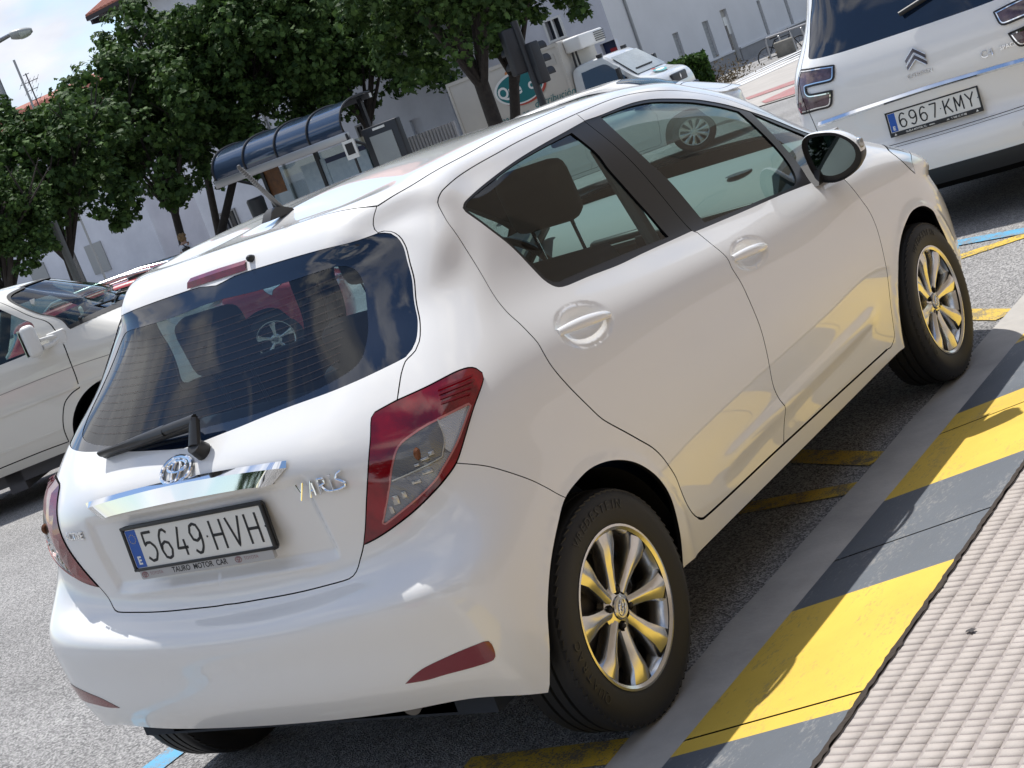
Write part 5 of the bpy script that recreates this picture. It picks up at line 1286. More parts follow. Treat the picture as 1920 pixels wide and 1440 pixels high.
# ---------------------------------------------------------------- street, kerb and pavement
def nodes_mat(name):
    m = bpy.data.materials.new(name); m.use_nodes = True; MATS[name] = m
    return m, m.node_tree.nodes, m.node_tree.links, m.node_tree.nodes['Principled BSDF']
def N_(n, t, **k):
    o = n.new(t)
    for a, b in k.items():
        if a in o.inputs: o.inputs[a].default_value = b
        else: setattr(o, a, b)
    return o
def ramp(n, stops):
    r_ = n.new('ShaderNodeValToRGB'); cr = r_.color_ramp
    while len(cr.elements) < len(stops): cr.elements.new(.5)
    for e, (p, c) in zip(cr.elements, stops): e.position = p; e.color = (*c, 1) if len(c) == 3 else c
    return r_
def asphalt_mat(name, lo, mid, hi, scale=150):
    m, n, l, b = nodes_mat(name)
    t = N_(n, 'ShaderNodeTexCoord')
    v = N_(n, 'ShaderNodeTexVoronoi', Scale=scale); l.new(t.outputs['Object'], v.inputs['Vector'])
    v2 = N_(n, 'ShaderNodeTexNoise', Scale=scale*.55, Detail=5.0, Roughness=.7); l.new(t.outputs['Object'], v2.inputs['Vector'])
    big = N_(n, 'ShaderNodeTexNoise', Scale=.7, Detail=6.0, Roughness=.6); l.new(t.outputs['Object'], big.inputs['Vector'])
    r_ = ramp(n, [(.0, lo), (.35, mid), (.75, hi), (1., tuple(min(1, c*1.25) for c in hi))])
    s_ = N_(n, 'ShaderNodeSeparateColor'); l.new(v.outputs['Color'], s_.inputs[0])
    mixv = N_(n, 'ShaderNodeMath', operation='ADD'); mu = N_(n, 'ShaderNodeMath', operation='MULTIPLY'); mu.inputs[1].default_value = .62
    l.new(s_.outputs[0], mu.inputs[0]); mu2 = N_(n, 'ShaderNodeMath', operation='MULTIPLY'); mu2.inputs[1].default_value = .42
    l.new(v2.outputs['Fac'], mu2.inputs[0]); l.new(mu.outputs[0], mixv.inputs[0]); l.new(mu2.outputs[0], mixv.inputs[1]); l.new(mixv.outputs[0], r_.inputs['Fac'])
    mx_ = N_(n, 'ShaderNodeMixRGB', blend_type='MULTIPLY'); mx_.inputs['Fac'].default_value = .55
    rb = ramp(n, [(.35, (.62, .61, .60)), (.65, (1.12, 1.11, 1.10))]); l.new(big.outputs['Fac'], rb.inputs['Fac'])
    l.new(r_.outputs[0], mx_.inputs['Color1']); l.new(rb.outputs[0], mx_.inputs['Color2']); l.new(mx_.outputs[0], b.inputs['Base Color'])
    bp = N_(n, 'ShaderNodeBump', Strength=.9, Distance=.006); h = N_(n, 'ShaderNodeMath', operation='ADD')
    l.new(v.outputs['Distance'], h.inputs[0]); l.new(v2.outputs['Fac'], h.inputs[1]); l.new(h.outputs[0], bp.inputs['Height']); l.new(bp.outputs[0], b.inputs['Normal'])
    b.inputs['Roughness'].default_value = .88
    return m
def worn_paint(name, col, under, scale=7, wear=.40, edge=.06, rough=.6, stretch=(1, 1, 1)):
    """road or slab paint rubbed through in places"""
    m, n, l, b = nodes_mat(name)
    t = N_(n, 'ShaderNodeTexCoord'); mp_ = N_(n, 'ShaderNodeMapping'); mp_.inputs['Scale'].default_value = stretch
    l.new(t.outputs['Object'], mp_.inputs['Vector'])
    a = N_(n, 'ShaderNodeTexNoise', Scale=scale, Detail=10.0, Roughness=.72); l.new(mp_.outputs[0], a.inputs['Vector'])
    c = N_(n, 'ShaderNodeTexNoise', Scale=scale*14, Detail=5.0, Roughness=.7); l.new(mp_.outputs[0], c.inputs['Vector'])
    mu = N_(n, 'ShaderNodeMath', operation='MULTIPLY'); l.new(a.outputs['Fac'], mu.inputs[0]); l.new(c.outputs['Fac'], mu.inputs[1])
    r_ = ramp(n, [(wear*.5-edge, (0, 0, 0)), (wear*.5+edge, (1, 1, 1))]); l.new(mu.outputs[0], r_.inputs['Fac'])
    d = N_(n, 'ShaderNodeTexNoise', Scale=2.2, Detail=7.0, Roughness=.6); l.new(t.outputs['Object'], d.inputs['Vector'])
    rc = ramp(n, [(.3, tuple(x*.78 for x in col)), (.7, col)]); l.new(d.outputs['Fac'], rc.inputs['Fac'])
    mx_ = N_(n, 'ShaderNodeMixRGB'); mx_.inputs['Color1'].default_value = (*under, 1); l.new(r_.outputs[0], mx_.inputs['Fac']); l.new(rc.outputs[0], mx_.inputs['Color2'])
    l.new(mx_.outputs[0], b.inputs['Base Color'])
    bp = N_(n, 'ShaderNodeBump', Strength=.35, Distance=.003); l.new(c.outputs['Fac'], bp.inputs['Height']); l.new(bp.outputs[0], b.inputs['Normal'])
    b.inputs['Roughness'].default_value = rough
    return m
ASPH = asphalt_mat('road_asphalt', (.045, .045, .046), (.165, .162, .16), (.42, .41, .40))
CONC = mat('kerb_concrete', (.47, .445, .41), .85, bump=(60, .25, .004), var=(4, .9, (.30, .285, .265)))
YEL = worn_paint('yellow_slab_paint', (.74, .50, .07), (.46, .32, .09), 3.0, .37, .022, .55, (1, 2.2, 1))
DGR = worn_paint('dark_slab_paint', (.115, .13, .15), (.20, .20, .20), 3.0, .36, .025, .55, (1, 2.2, 1))
YROAD = worn_paint('yellow_road_paint', (.70, .47, .05), (.15, .13, .10), 9, .46, .03)
BROAD = worn_paint('blue_road_paint', (.09, .36, .58), (.20, .2, .2), 9, .46, .03)
WROAD = worn_paint('white_road_paint', (.70, .71, .72), (.3, .3, .3), 9, .38, .03)
PROAD = worn_paint('red_road_paint', (.36, .13, .12), (.34, .30, .28), 5, .40, .04)
PLAZA = mat('pale_concrete_paving', (.42, .39, .36), .85, bump=(20, .2, .004), var=(1.3, .8, (.33, .31, .285)))

def street():
    xs = sorted(set(list(np.arange(-120, -10, 10))+list(np.arange(-10, 26, 1.))+list(np.arange(26, 70, 4))+list(np.arange(70, 401, 30))))
    ys = sorted(set(list(np.arange(-120, -6, 12))+list(np.arange(-6, 30, 1.))+list(np.arange(30, 70, 4))+list(np.arange(70, 401, 30))))
    def zz(x, y): return max(ground_z(min(x, 75), min(y, 70)), -1.6)
    m = MB(); m.grid([[(x, y, zz(x, y)) for y in ys] for x in xs]); tag(m.build('road', ASPH), kind='structure')
    # flush concrete strip beside the road
    X = np.concatenate([np.arange(-14, 4, .25), np.arange(4, 40, 1.)])
    rng = np.random.default_rng(5)
    m = MB(); e = -.766+rng.normal(0, .0045, len(X)); 
    m.grid([[(x, a, -.03+ground_z(x, a)), (x, a, .005+ground_z(x, a)), (x, -.942, .006+ground_z(x, -.942))] for x, a in zip(X, e)])
    tag(m.build('kerb', CONC), kind='structure')
    k = MB()
    for px_, py_ in ((1538, 1036), (1378, 1227), (1750, 754), (1725, 810)):
        p = ong(px_, py_)
        k.disc((p.x, p.y, .0095), .011, 14, 0, None, 'z')
    tag(k.build('kerb_holes', DARKGAP), kind='structure')
    # sloping painted slabs
    m = MB(); z = lambda y: .006+.2*(-.942-y)
    edges = [-14.5+.75*i-.225-.05 for i in range(0, 0)]
    pts = []
    b0 = -.222
    B = [b0+.752*i for i in range(-18, 34)]; J = [-.145+.995*i for i in range(-14, 26)]
    cutx = sorted([(x, 'b') for x in B]+[(x, 'j') for x in J])
    for (x0, k0), (x1, k1) in zip(cutx[:-1], cutx[1:]):
        a = x0+(.0045 if k0 == 'j' else 0); b = x1-(.0045 if k1 == 'j' else 0)
        if b-a < .001: continue
        i = math.floor((.5*(a+b)-b0)/.752)
        n_ = max(1, int((b-a)/.12)); 
        for q in range(n_):
            xa, xb = a+(b-a)*q/n_, a+(b-a)*(q+1)/n_
            gz = [ground_z(v, -1.2) for v in (xa, xb)]
            m.add([(xa, -.942, z(-.942)+gz[0]), (xb, -.942, z(-.942)+gz[1]), (xb, -1.447, z(-1.447)+gz[1]), (xa, -1.447, z(-1.447)+gz[0])], [(0, 3, 2, 1)], i % 2)
    tag(m.build('kerb_ramp', [YEL, DGR]), kind='structure')
    m = MB(); X2 = np.arange(-14, 40, .5); m.grid([[(x, y, z(y)-.012+ground_z(x, -1.2)) for y in (-.94, -1.47)] for x in X2])
    tag(m.build('kerb_bedding', mat('joint_dirt', (.045, .035, .028), .95, bump=(80, .6, .01))), kind='structure')
    # tiled pavement: small raised ribs
    tile = mat('pavement_tile', (.45, .405, .37), .8, bump=(110, .3, .003), var=(9, .9, (.36, .32, .29)))
    groove = mat('tile_groove', (.39, .345, .315), .9, bump=(90, .4, .004), var=(6, .8, (.25, .22, .21)))
    m = MB(); zt = .106
    m.add([(-14, -1.462, zt-.004), (40, -1.462, zt-.004), (40, -9, zt-.004), (-14, -9, zt-.004)], [(0, 3, 2, 1)], 1)
    rng = np.random.default_rng(8)
    px_, py_ = .0297, .0533
    x = -1.6; i = 0
    while x < 4.2:
        y = -1.468; j = 0
        jx = .0035 if i % 11 == 10 else .0
        while y > -2.75:
            w_ = py_-.0075-(.004 if j % 6 == 5 else 0)
            h = .0024+rng.normal(0, .0004); q = .0008
            x0, x1, y0, y1 = x+.0025, x+px_-.0025-jx, y, y-w_
            zb, ztp = zt-.0045, zt+h-.004+rng.normal(0, .0004)
            vs = [(x0, y0, zb), (x1, y0, zb), (x1, y1, zb), (x0, y1, zb), (x0+q, y0-q, ztp), (x1-q, y0-q, ztp), (x1-q, y1+q, ztp), (x0+q, y1+q, ztp)]
            m.add(vs, [(4, 7, 6, 5), (0, 4, 5, 1), (1, 5, 6, 2), (2, 6, 7, 3), (3, 7, 4, 0)], 0)
            m.add([(x-.0006-rng.random()*.0008, y0+.001, zt-.0036), (x+.0018+rng.random()*.001, y0+.001, zt-.0036), (x+.0018+rng.random()*.001, y1-.002, zt-.0036), (x-.0006, y1-.002, zt-.0036)], [(0, 3, 2, 1)], 2)  # dark strip along the row gap: the rib's shade painted in, with some dirt
            y -= py_; j += 1
        x += px_; i += 1
    for f in m.bm.faces: f.smooth = False
    tag(m.build('pavement', [tile, groove, mat('tile_shade_grime', (.24, .205, .20), .95)], weld=False), kind='structure')
    m = MB()
    for (x, y, r_) in ((.42, -1.78, .012), (.20, -1.98, .016), (.66, -1.70, .010), (.10, -1.62, .008), (.95, -1.85, .014), (-.05, -1.85, .010), (.33, -2.10, .009), (.78, -2.02, .011), (1.25, -1.66, .013), (1.6, -1.9, .012)):
        q = [(x+r_*(1+.35*rng.normal())*math.cos(a)*1.1, y+r_*(1+.35*rng.normal())*math.sin(a)*1.5, zt+.0034) for a in np.linspace(0, 2*math.pi, 13, False)]
        m.add(q, [tuple(range(13))])
    tag(m.build('gum_spots', mat('gum_dark', (.06, .055, .055), .9)), kind='structure')
    # dirt and moss in the joint between slabs and tiles
    m = MB(); xs_ = np.arange(-2, 6, .02); up = []; lo = []
    for x in xs_: up.append((x, -1.450+rng.normal(0, .0015), .1085)); lo.append((x, -1.463+rng.normal(0, .002), .1085))
    m.grid([up, lo]); tag(m.build('joint_dirt', MATS['joint_dirt']), kind='structure')

def marking(name, quads, m, lift=.004):
    b = MB()
    for q in quads:
        # subdivide so that it follows the street
        n_ = 6
        A, B_, C_, D_ = [Vector((p[0], p[1], 0)) for p in q]
        rows = []
        for i in range(n_+1):
            u = i/n_; row = []
            for k in range(3):
                v = k/2; p = (A*(1-u)+B_*u)*(1-v)+(D_*(1-u)+C_*u)*v
                row.append((p.x, p.y, ground_z(p.x, p.y)+lift))
            rows.append(row)
        b.grid(rows)
    return tag(b.build(name, m), kind='structure')
def bar(a, b, w_):
    a = Vector((*a, 0)); b = Vector((*b, 0)); t = (b-a).normalized(); n = Vector((-t.y, t.x, 0))*w_/2
    return [tuple((a+n))[:2], tuple((b+n))[:2], tuple((b-n))[:2], tuple((a-n))[:2]]
street()
marking('blue_bay_line', [bar((-1.6, 1.045), (4.95, 1.045), .115)], BROAD)
marking('blue_bay_line', [bar((5.30, 1.10), (4.83, -.62), .13)], BROAD, .006)
marking('yellow_zigzag', [bar((1.70, -.775), (1.98, -.15), .115), bar((1.45, -.775), (1.40, -.2), .105), bar((3.27, -.775), (3.62, -.25), .13), bar((-.175, -.775), (-.235, -.30), .125), bar((4.86, -.60), (4.40, .36), .12)], YROAD)
# far markings: crossing stripes and red bands on the pale paving
def quad_px(*p): return [tuple(ong(*q))[:2] for q in p]
def far_quads(*qs): return [quad_px(*q) for q in qs]
pl = MB(); P_ = [ong(*q) for q in ((1380, 215), (1540, 165), (1560, 95), (1480, 112), (1345, 165))]
pl.add([(p.x, p.y, ground_z(p.x, p.y)+.02) for p in P_], [(0, 1, 2, 3, 4)]); tag(pl.build('paved_island', PLAZA), kind='structure')
marking('crossing_stripes', far_quads(((1372, 166), (1510, 104), (1510, 107), (1374, 169.5)), ((1378, 160), (1510, 99.5), (1510, 102), (1377, 163)), ((1380, 155), (1510, 95.5), (1510, 97.5), (1379, 157.5)), ((1386, 150), (1510, 91), (1510, 93.3), (1384, 152.5))), WROAD, .03)
marking('red_bands', far_quads(((1398, 186), (1500, 149), (1500, 156), (1404, 189)), ((1428, 193), (1500, 160), (1500, 176), (1436, 196))), PROAD, .03)
# ---------------------------------------------------------------- buildings
WALL = mat('white_render_wall', (.66, .67, .72), .9, bump=(30, .15, .003), var=(.5, .6, (.52, .53, .58)))
WALL2 = mat('pale_grey_render_wall', (.66, .655, .65), .9, bump=(30, .15, .003), var=(.5, .6, (.60, .595, .59)))
PLINTH = mat('grey_plinth', (.30, .29, .285), .9, var=(2, .6, (.25, .245, .24)))
SHUT = mat('roller_shutter', (.33, .335, .33), .7, bump=(8, .3, .01))
DARKWIN = mat('dark_window', (.03, .035, .045), .12, spec=.6)
TILE = mat('red_roof_tile', (.36, .13, .09), .85, bump=(5, .5, .03), var=(3, .8, (.25, .10, .075)))
WOOD = mat('dark_eave_wood', (.035, .03, .032), .8)
SIGNB = mat('navy_shopfront', (.012, .022, .075), .4)
XW, YW = 43.0, 28.6
def house():
    zg = -1.35; ze = 9.75
    root = empty('building', (XW, YW, zg), 0, 'long white rendered corner building with red tiled roof behind the trees and the truck', 'building')
    root_inv = Matrix.Translation((-XW, -YW, -zg))
    def loc(mb): mb.bm.transform(root_inv); return mb
    # openings in the two street walls: list of (a0,a1,z0,z1) with a = y on the x-wall, a = x on the y-wall
    def rect_x(p0, p1):
        a, b = onx(*p0, XW), onx(*p1, XW); return (min(a.y, b.y), max(a.y, b.y), min(a.z, b.z), max(a.z, b.z))
    def rect_y(p0, p1):
        a, b = ony(*p0, YW), ony(*p1, YW); return (min(a.x, b.x), max(a.x, b.x), min(a.z, b.z), max(a.z, b.z))
    def wall(name, axis, a0, a1, z0, z1, holes, m, depth=.20):
        As = sorted({a0, a1, *[h[0] for h in holes], *[h[1] for h in holes]}); Zs = sorted({z0, z1, *[h[2] for h in holes], *[h[3] for h in holes]})
        b = MB(); P = (lambda a, z, d: (XW+d, a, z)) if axis == 'x' else (lambda a, z, d: (a, YW+d, z))
        for i in range(len(As)-1):
            for j in range(len(Zs)-1):
                ca, cz = (As[i]+As[i+1])/2, (Zs[j]+Zs[j+1])/2
                if any(h[0] < ca < h[1] and h[2] < cz < h[3] for h in holes): continue
                b.add([P(As[i], Zs[j], 0), P(As[i+1], Zs[j], 0), P(As[i+1], Zs[j+1], 0), P(As[i], Zs[j+1], 0)], [(0, 1, 2, 3)])
        for h in holes:
            q = [(h[0], h[2]), (h[1], h[2]), (h[1], h[3]), (h[0], h[3])]
            for k in range(4):
                a, c = q[k], q[(k+1) % 4]; b.add([P(*a, 0), P(*c, 0), P(*c, depth), P(*a, depth)], [(0, 1, 2, 3)])
        return loc(b).build(name, m, root)
    def pane(name, axis, h, d, m, frame=None, slats=0):
        b = MB()
        if axis == 'x': b.add([(XW+d, h[0], h[2]), (XW+d, h[1], h[2]), (XW+d, h[1], h[3]), (XW+d, h[0], h[3])], [(0, 1, 2, 3)])
        else: b.add([(h[0], YW+d, h[2]), (h[1], YW+d, h[2]), (h[1], YW+d, h[3]), (h[0], YW+d, h[3])], [(0, 1, 2, 3)])
        for k in range(slats):
            z = h[2]+(h[3]-h[2])*(k+.5)/slats
            if axis == 'x': b.box((XW+d-.01, (h[0]+h[1])/2, z), (.03, h[1]-h[0], (h[3]-h[2])/slats*.7))
            else: b.box(((h[0]+h[1])/2, YW+d-.01, z), (h[1]-h[0], .03, (h[3]-h[2])/slats*.7))
        o = loc(b).build(name, m, root)
        if frame:
            f = MB(); t = .07
            c0, c1 = h[0], h[1]
            for (a0, a1, z0, z1) in ((c0-t, c1+t, h[3], h[3]+t), (c0-t, c1+t, h[2]-t, h[2]), (c0-t, c0, h[2], h[3]), (c1, c1+t, h[2], h[3]), ((c0+c1)/2-.03, (c0+c1)/2+.03, h[2], h[3])):
                if axis == 'x': f.box((XW-.02, (a0+a1)/2, (z0+z1)/2), (.12, a1-a0, z1-z0))
                else: f.box(((a0+a1)/2, YW-.02, (z0+z1)/2), (a1-a0, .12, z1-z0))
            loc(f).build('frame', frame, o)
        return o
    y1 = onx(182, 68, XW).y-1.7
    hx = []
    # x-wall: low grille windows left, shutters, shop door, small window
    w = {'g1': rect_x((262, 458), (318, 496)), 'g2': rect_x((415, 402), (456, 436)), 'g3': rect_x((648, 180), (700, 250)), 'sh1': rect_x((762, 213), (800, 252)), 'shop': rect_x((845, 196), (895, 262)), 'door': rect_x((1118, 66), (1165, 112)), 'w1': rect_x((1022, 42), (1060, 66))}
    w['g3'] = (w['g3'][0], w['g3'][1], .2, 2.0); w['sh1'] = (w['sh1'][0], w['sh1'][1], .3, 1.55)
    w['shop'] = (w['shop'][0], w['shop'][1], -1.2, 2.6); w['door'] = (w['door'][0], w['door'][1], -1.2, 1.7)
    w = {k: h for k, h in w.items() if h[1] < y1-.2}
    for yy in np.arange(y1-3, YW+2, -4.6): hx.append((yy-1.1, yy, 3.4, 4.9)); hx.append((yy-1.1, yy, 6.6, 8.1))
    wall('street_wall', 'x', YW+.0, y1, zg, ze, list(w.values())+hx, WALL)
    for k, h in w.items():
        if k == 'shop':
            b = MB(); b.box((XW+.18, (h[0]+h[1])/2, (1.35+2.5)/2), (.16, h[1]-h[0]-.1, 1.4)); loc(b).build('shop_sign', SIGNB, root); pane('shutter', 'x', (h[0], h[1], h[2], 1.3), .22, PLINTH)
        elif k == 'door':
            pane('shop_window', 'x', h, .2, SIGNB)
            b = MB(); b.box((XW+.16, (h[0]+h[1])/2-.1, 1.15), (.02, .32, .6)); loc(b).build('red_notice', mat_once('notice_red', (.35, .02, .03), .5), root)
        elif k == 'sh1': pane('shutter', 'x', h, .12, WALL, None, 0)
        elif k == 'w1': pane('window', 'x', h, .15, DARKWIN, WHITEPL)
        else: pane('window', 'x', h, .15, DARKWIN, PLINTH, 0)
    for h in hx: pane('window', 'x', h, .2, SHUT, None, 9)
    # y-wall: shuttered windows and a recessed doorway
    v = [rect_y((1262, 70), (1290, 117)), rect_y((1318, 50), (1350, 107)), rect_y((1420, 9), (1445, 65)), rect_y((1465, -12), (1490, 45)), rect_y((1505, -30), (1526, 28))]
    zt, zb_ = np.mean([h[3] for h in v[:4]]), np.mean([h[2] for h in v[:4]])
    v = [(h[0], h[1], zb_-.1, zt+.15) for h in v]
    d = rect_y((1352, 30), (1398, 128)); d = (d[0], d[1], zg+.1, zt+.35)
    x1 = 92.; gap = v[3][0]-v[2][0]
    more = [(v[4][0]+gap*k, v[4][1]+gap*k, v[4][2], v[4][3]) for k in range(1, 6)]
    up = [(h[0], h[1], h[2]+3.3*k, h[3]+3.3*k) for h in v+more for k in (1, 2)]
    wall('side_wall', 'y', XW, x1, zg, ze, v+more+up+[d], WALL2, .16)
    for h in v+more+up: pane('window', 'y', h, .13, SHUT, None, 10)
    pane('doorway', 'y', d, .15, mat_once('door_pale', (.40, .38, .34), .7))
    b = MB(); b.box((d[0]+.42*(d[1]-d[0]), YW+.10, (d[2]+d[3])/2-.45), (.20, .06, 2.0)); loc(b).build('door_slot', DARKWIN, root)
    b = MB(); b.box((d[0]+.5, YW+.12, .55), (.45, .03, .8)); loc(b).build('notice_board', PLATEW, root)
    b = MB(); zs = zb_-.12
    b.box(((XW+d[0])/2, YW-.03, (zg+zs)/2), (d[0]-XW, .06, zs-zg)); b.box(((x1+d[1])/2, YW-.03, (zg+zs)/2), (x1-d[1], .06, zs-zg))
    b.box(((XW+d[0])/2, YW-.05, zs+.04), (d[0]-XW, .12, .08), 1); b.box(((x1+d[1])/2, YW-.05, zs+.04), (x1-d[1], .12, .08), 1)
    loc(b).build('plinth', [PLINTH, WALL2], root)
    b = MB(); b.box((XW-.03, (YW+y1)/2, zg+.55), (.06, y1-YW, 1.1)); loc(b).build('plinth', PLINTH, root)
    for px_ in (1150,):
        p = ony(1178, 30, YW); b = MB(); b.tube([(p.x, YW-.06, zg), (p.x, YW-.06, ze)], .06, 8); loc(b).build('downpipe', SHUT, root)
    for q in (140, 560, 980):
        p = onx(q, 380, XW); b = MB(); b.tube([(XW-.06, p.y, zg), (XW-.06, p.y, ze)], .05, 8); loc(b).build('downpipe', SHUT, root)
    # roof: sloping tiles with eaves and rafters
    b = MB(); ov = .9; rz = 3.2
    b.add([(XW-ov, y1+ov, ze), (XW-ov, YW-ov, ze), (x1, YW-ov, ze), (x1, YW+7, ze+rz), (XW+7, YW+7, ze+rz), (XW+7, y1-5, ze+rz), (XW+14, y1+ov, ze)], [(0, 1, 4, 5), (1, 2, 3, 4), (0, 5, 6)])
    b.add([(XW-ov, y1+ov, ze-.12), (XW-ov, YW-ov, ze-.12), (x1, YW-ov, ze-.12), (x1, YW+1, ze-.12), (XW+1, YW+1, ze-.12), (XW+1, y1+ov, ze-.12)], [(0, 1, 4, 5), (1, 2, 3, 4)], 1)
    n_ = int((y1-YW)/.24)
    for k in range(n_+6):
        y = y1+ov-.12-.24*k
        b.tube([(XW-ov-.05, y, ze+.06), (XW+3.2, y, ze+1.62)], .10, 6, 0)
    for k in range(int((y1-YW)/.9)):
        b.box((XW-ov/2, y1+ov-.2-.9*k, ze-.22), (ov, .12, .16), 1)
    b.box((XW-ov-.02, (y1+YW)/2, ze-.02), (.06, y1-YW+2*ov, .18), 1)
    loc(b).build('roof', [TILE, WOOD], root)
    b = MB(); b.box((XW+7, (y1+YW)/2+3, (zg+ze)/2), (13.4, .3, ze-zg)); b.add([(XW, y1, zg), (XW+14, y1, zg), (XW+14, y1, ze), (XW, y1, ze)], [(0, 1, 2, 3)]); loc(b).build('gable_wall', WALL, root)
    return y1
Y1 = house()
def house_far():
    c = at(30, 300, 92)
    root = empty('building', (c.x, c.y, -1.6), R(8), 'white house with low red roof at the far left behind the trees', 'building')
    b = MB(); b.box((0, 0, 4.3), (14, 26, 8.6)); b.build('wall', WALL, root)
    b = MB(); b.add([(-7.8, -14, 8.6), (-7.8, 14, 8.6), (7.8, 14, 8.6), (7.8, -14, 8.6), (0, -8, 11.2), (0, 8, 11.2)], [(0, 1, 5, 4), (2, 3, 4, 5), (1, 2, 5), (3, 0, 4)])
    for k in range(70): b.tube([(-7.85, -13.9+.4*k, 8.64), (-1.5, -13.9+.4*k+0, 10.75)], .13, 5)
    b.build('roof', TILE, root)
    for y in (-9, -5, -1, 3, 7):
        for z in (2.2, 5.4):
            b = MB(); b.box((-7.02, y, z), (.1, 1.1, 1.5)); b.build('window', SHUT, root)
    # chimney with aerial mast
    k = at(76, 205, 84)
    b = MB(); t = root.matrix_basis.inverted()
    base = Vector((k.x, k.y, k.z))
    ch = MB(); ch.box((0, 0, -1.4), (1.0, 1.0, 2.8)); ch.box((0, 0, .05), (1.2, 1.2, .14)); 
    co = ch.build('chimney', mat_once('chimney_grey', (.22, .21, .2), .9), root); co.location = Matrix.Rotation(-R(8), 4, 'Z') @ (base-Vector((c.x, c.y, -1.6)))
    a = MB(); a.tube([(0, 0, 0), (0, 0, 1.9)], .035, 6)
    for z, n_, l_ in ((1.85, 0, .3), (1.45, 5, .9), (1.05, 3, .6), (.55, 3, .5)):
        a.tube([(0, -l_*.7, z), (0, l_*.7, z)], .02, 5)
        for i in range(n_): y = -l_*.65+1.3*l_*i/max(1, n_-1); a.tube([(-.2, y, z-.18), (.2, y, z+.18)], .012, 4)
    a.build('aerial_mast', mat_once('mast_dark', (.06, .06, .065), .5, .5), co)
house_far()
def opposite_house():
    """the building behind the photographer, seen only as a reflection in the paint and the glass"""
    W_ = mat('beige_render', (.30, .25, .19), .9, bump=(20, .1, .004), var=(.6, .6, (.26, .21, .16)))
    root = empty('building', (8, -8.6, .1), 0, 'beige apartment house along the pavement behind the camera', 'building')
    b = MB(); b.box((0, -.2, 5.5), (44, .4, 11)); b.build('wall', W_, root)
    for k in range(6):
        f = MB(); f.box((-18+7.2*k, .0, 5.6), (1.3, .08, 1.6)); f.build('shutter', mat_once('beige_shutter', (.2, .17, .13), .8), root)
opposite_house()
# ---------------------------------------------------------------- trees
def leaf_mat(name, c1, c2):
    m, n, l, b = nodes_mat(name)
    o = N_(n, 'ShaderNodeNewGeometry'); r_ = ramp(n, [(0, c1), (.75, c2), (1, tuple(x*1.5 for x in c2))])
    l.new(o.outputs['Random Per Island'], r_.inputs['Fac']); l.new(r_.outputs[0], b.inputs['Base Color'])
    b.inputs['Roughness'].default_value = .62; b.inputs['Specular IOR Level'].default_value = .18
    tr = N_(n, 'ShaderNodeBsdfTranslucent'); mx_ = N_(n, 'ShaderNodeMixShader'); mx_.inputs[0].default_value = .22
    l.new(r_.outputs[0], tr.inputs['Color']); l.new(b.outputs[0], mx_.inputs[1]); l.new(tr.outputs[0], mx_.inputs[2]); l.new(mx_.outputs[0], n['Material Output'].inputs['Surface'])
    return m
LEAF = leaf_mat('leaf_green', (.022, .048, .014), (.065, .115, .028))
BARK = mat('bark', (.055, .045, .038), .95, bump=(14, .8, .03), var=(8, .8, (.03, .025, .022)))
def crown_mesh(name, rx, ry, rz, nclump, seed, leaf=.19, per=52):
    g = np.random.default_rng(seed); vs, fs = [], []
    cl = []
    while len(cl) < nclump:
        p = g.normal(size=3); p /= np.linalg.norm(p); rr = (.35+.65*g.random()**.45)*(1+.16*math.sin(3*p[0]+seed)+.14*math.cos(4*p[1]-seed)+.12*math.sin(5*p[2]))
        if p[2] < -.75: continue
        cl.append((p*[rx, ry, rz]*rr, .30+.42*g.random()))
    shape = np.array([(0, -.5), (.28, -.36), (.55, -.12), (.34, .02), (.42, .34), (.12, .24), (0, .56), (-.14, .22), (-.44, .32), (-.33, .0), (-.54, -.14), (-.26, -.36)])
    for c, r_ in cl:
        for _ in range(per):
            d = g.normal(size=3); d /= np.linalg.norm(d)
            p = c+d*r_*(.45+.55*g.random())*[1, 1, .72]
            nrm = d*.8+g.normal(size=3)*.5+[0, 0, .55]; nrm /= np.linalg.norm(nrm)
            a = np.cross(nrm, g.normal(size=3)); a /= np.linalg.norm(a); b = np.cross(nrm, a)
            s = leaf*(.7+.7*g.random()); k = len(vs)
            bend = -.18*s
            for (x, y) in shape: vs.append(p+a*x*s+b*y*s+nrm*bend*(abs(x)*2)**1.5)
            fs.append(tuple(range(k, k+12)))
    me = bpy.data.meshes.new(name); me.from_pydata([tuple(v) for v in vs], [], fs); me.update()
    return me
CROWNS = [crown_mesh('crown', 3.1, 3.1, 3.0, 330, 3), crown_mesh('crown', 2.5, 2.5, 2.6, 230, 8), crown_mesh('crown', 3.6, 3.6, 3.3, 400, 15)]
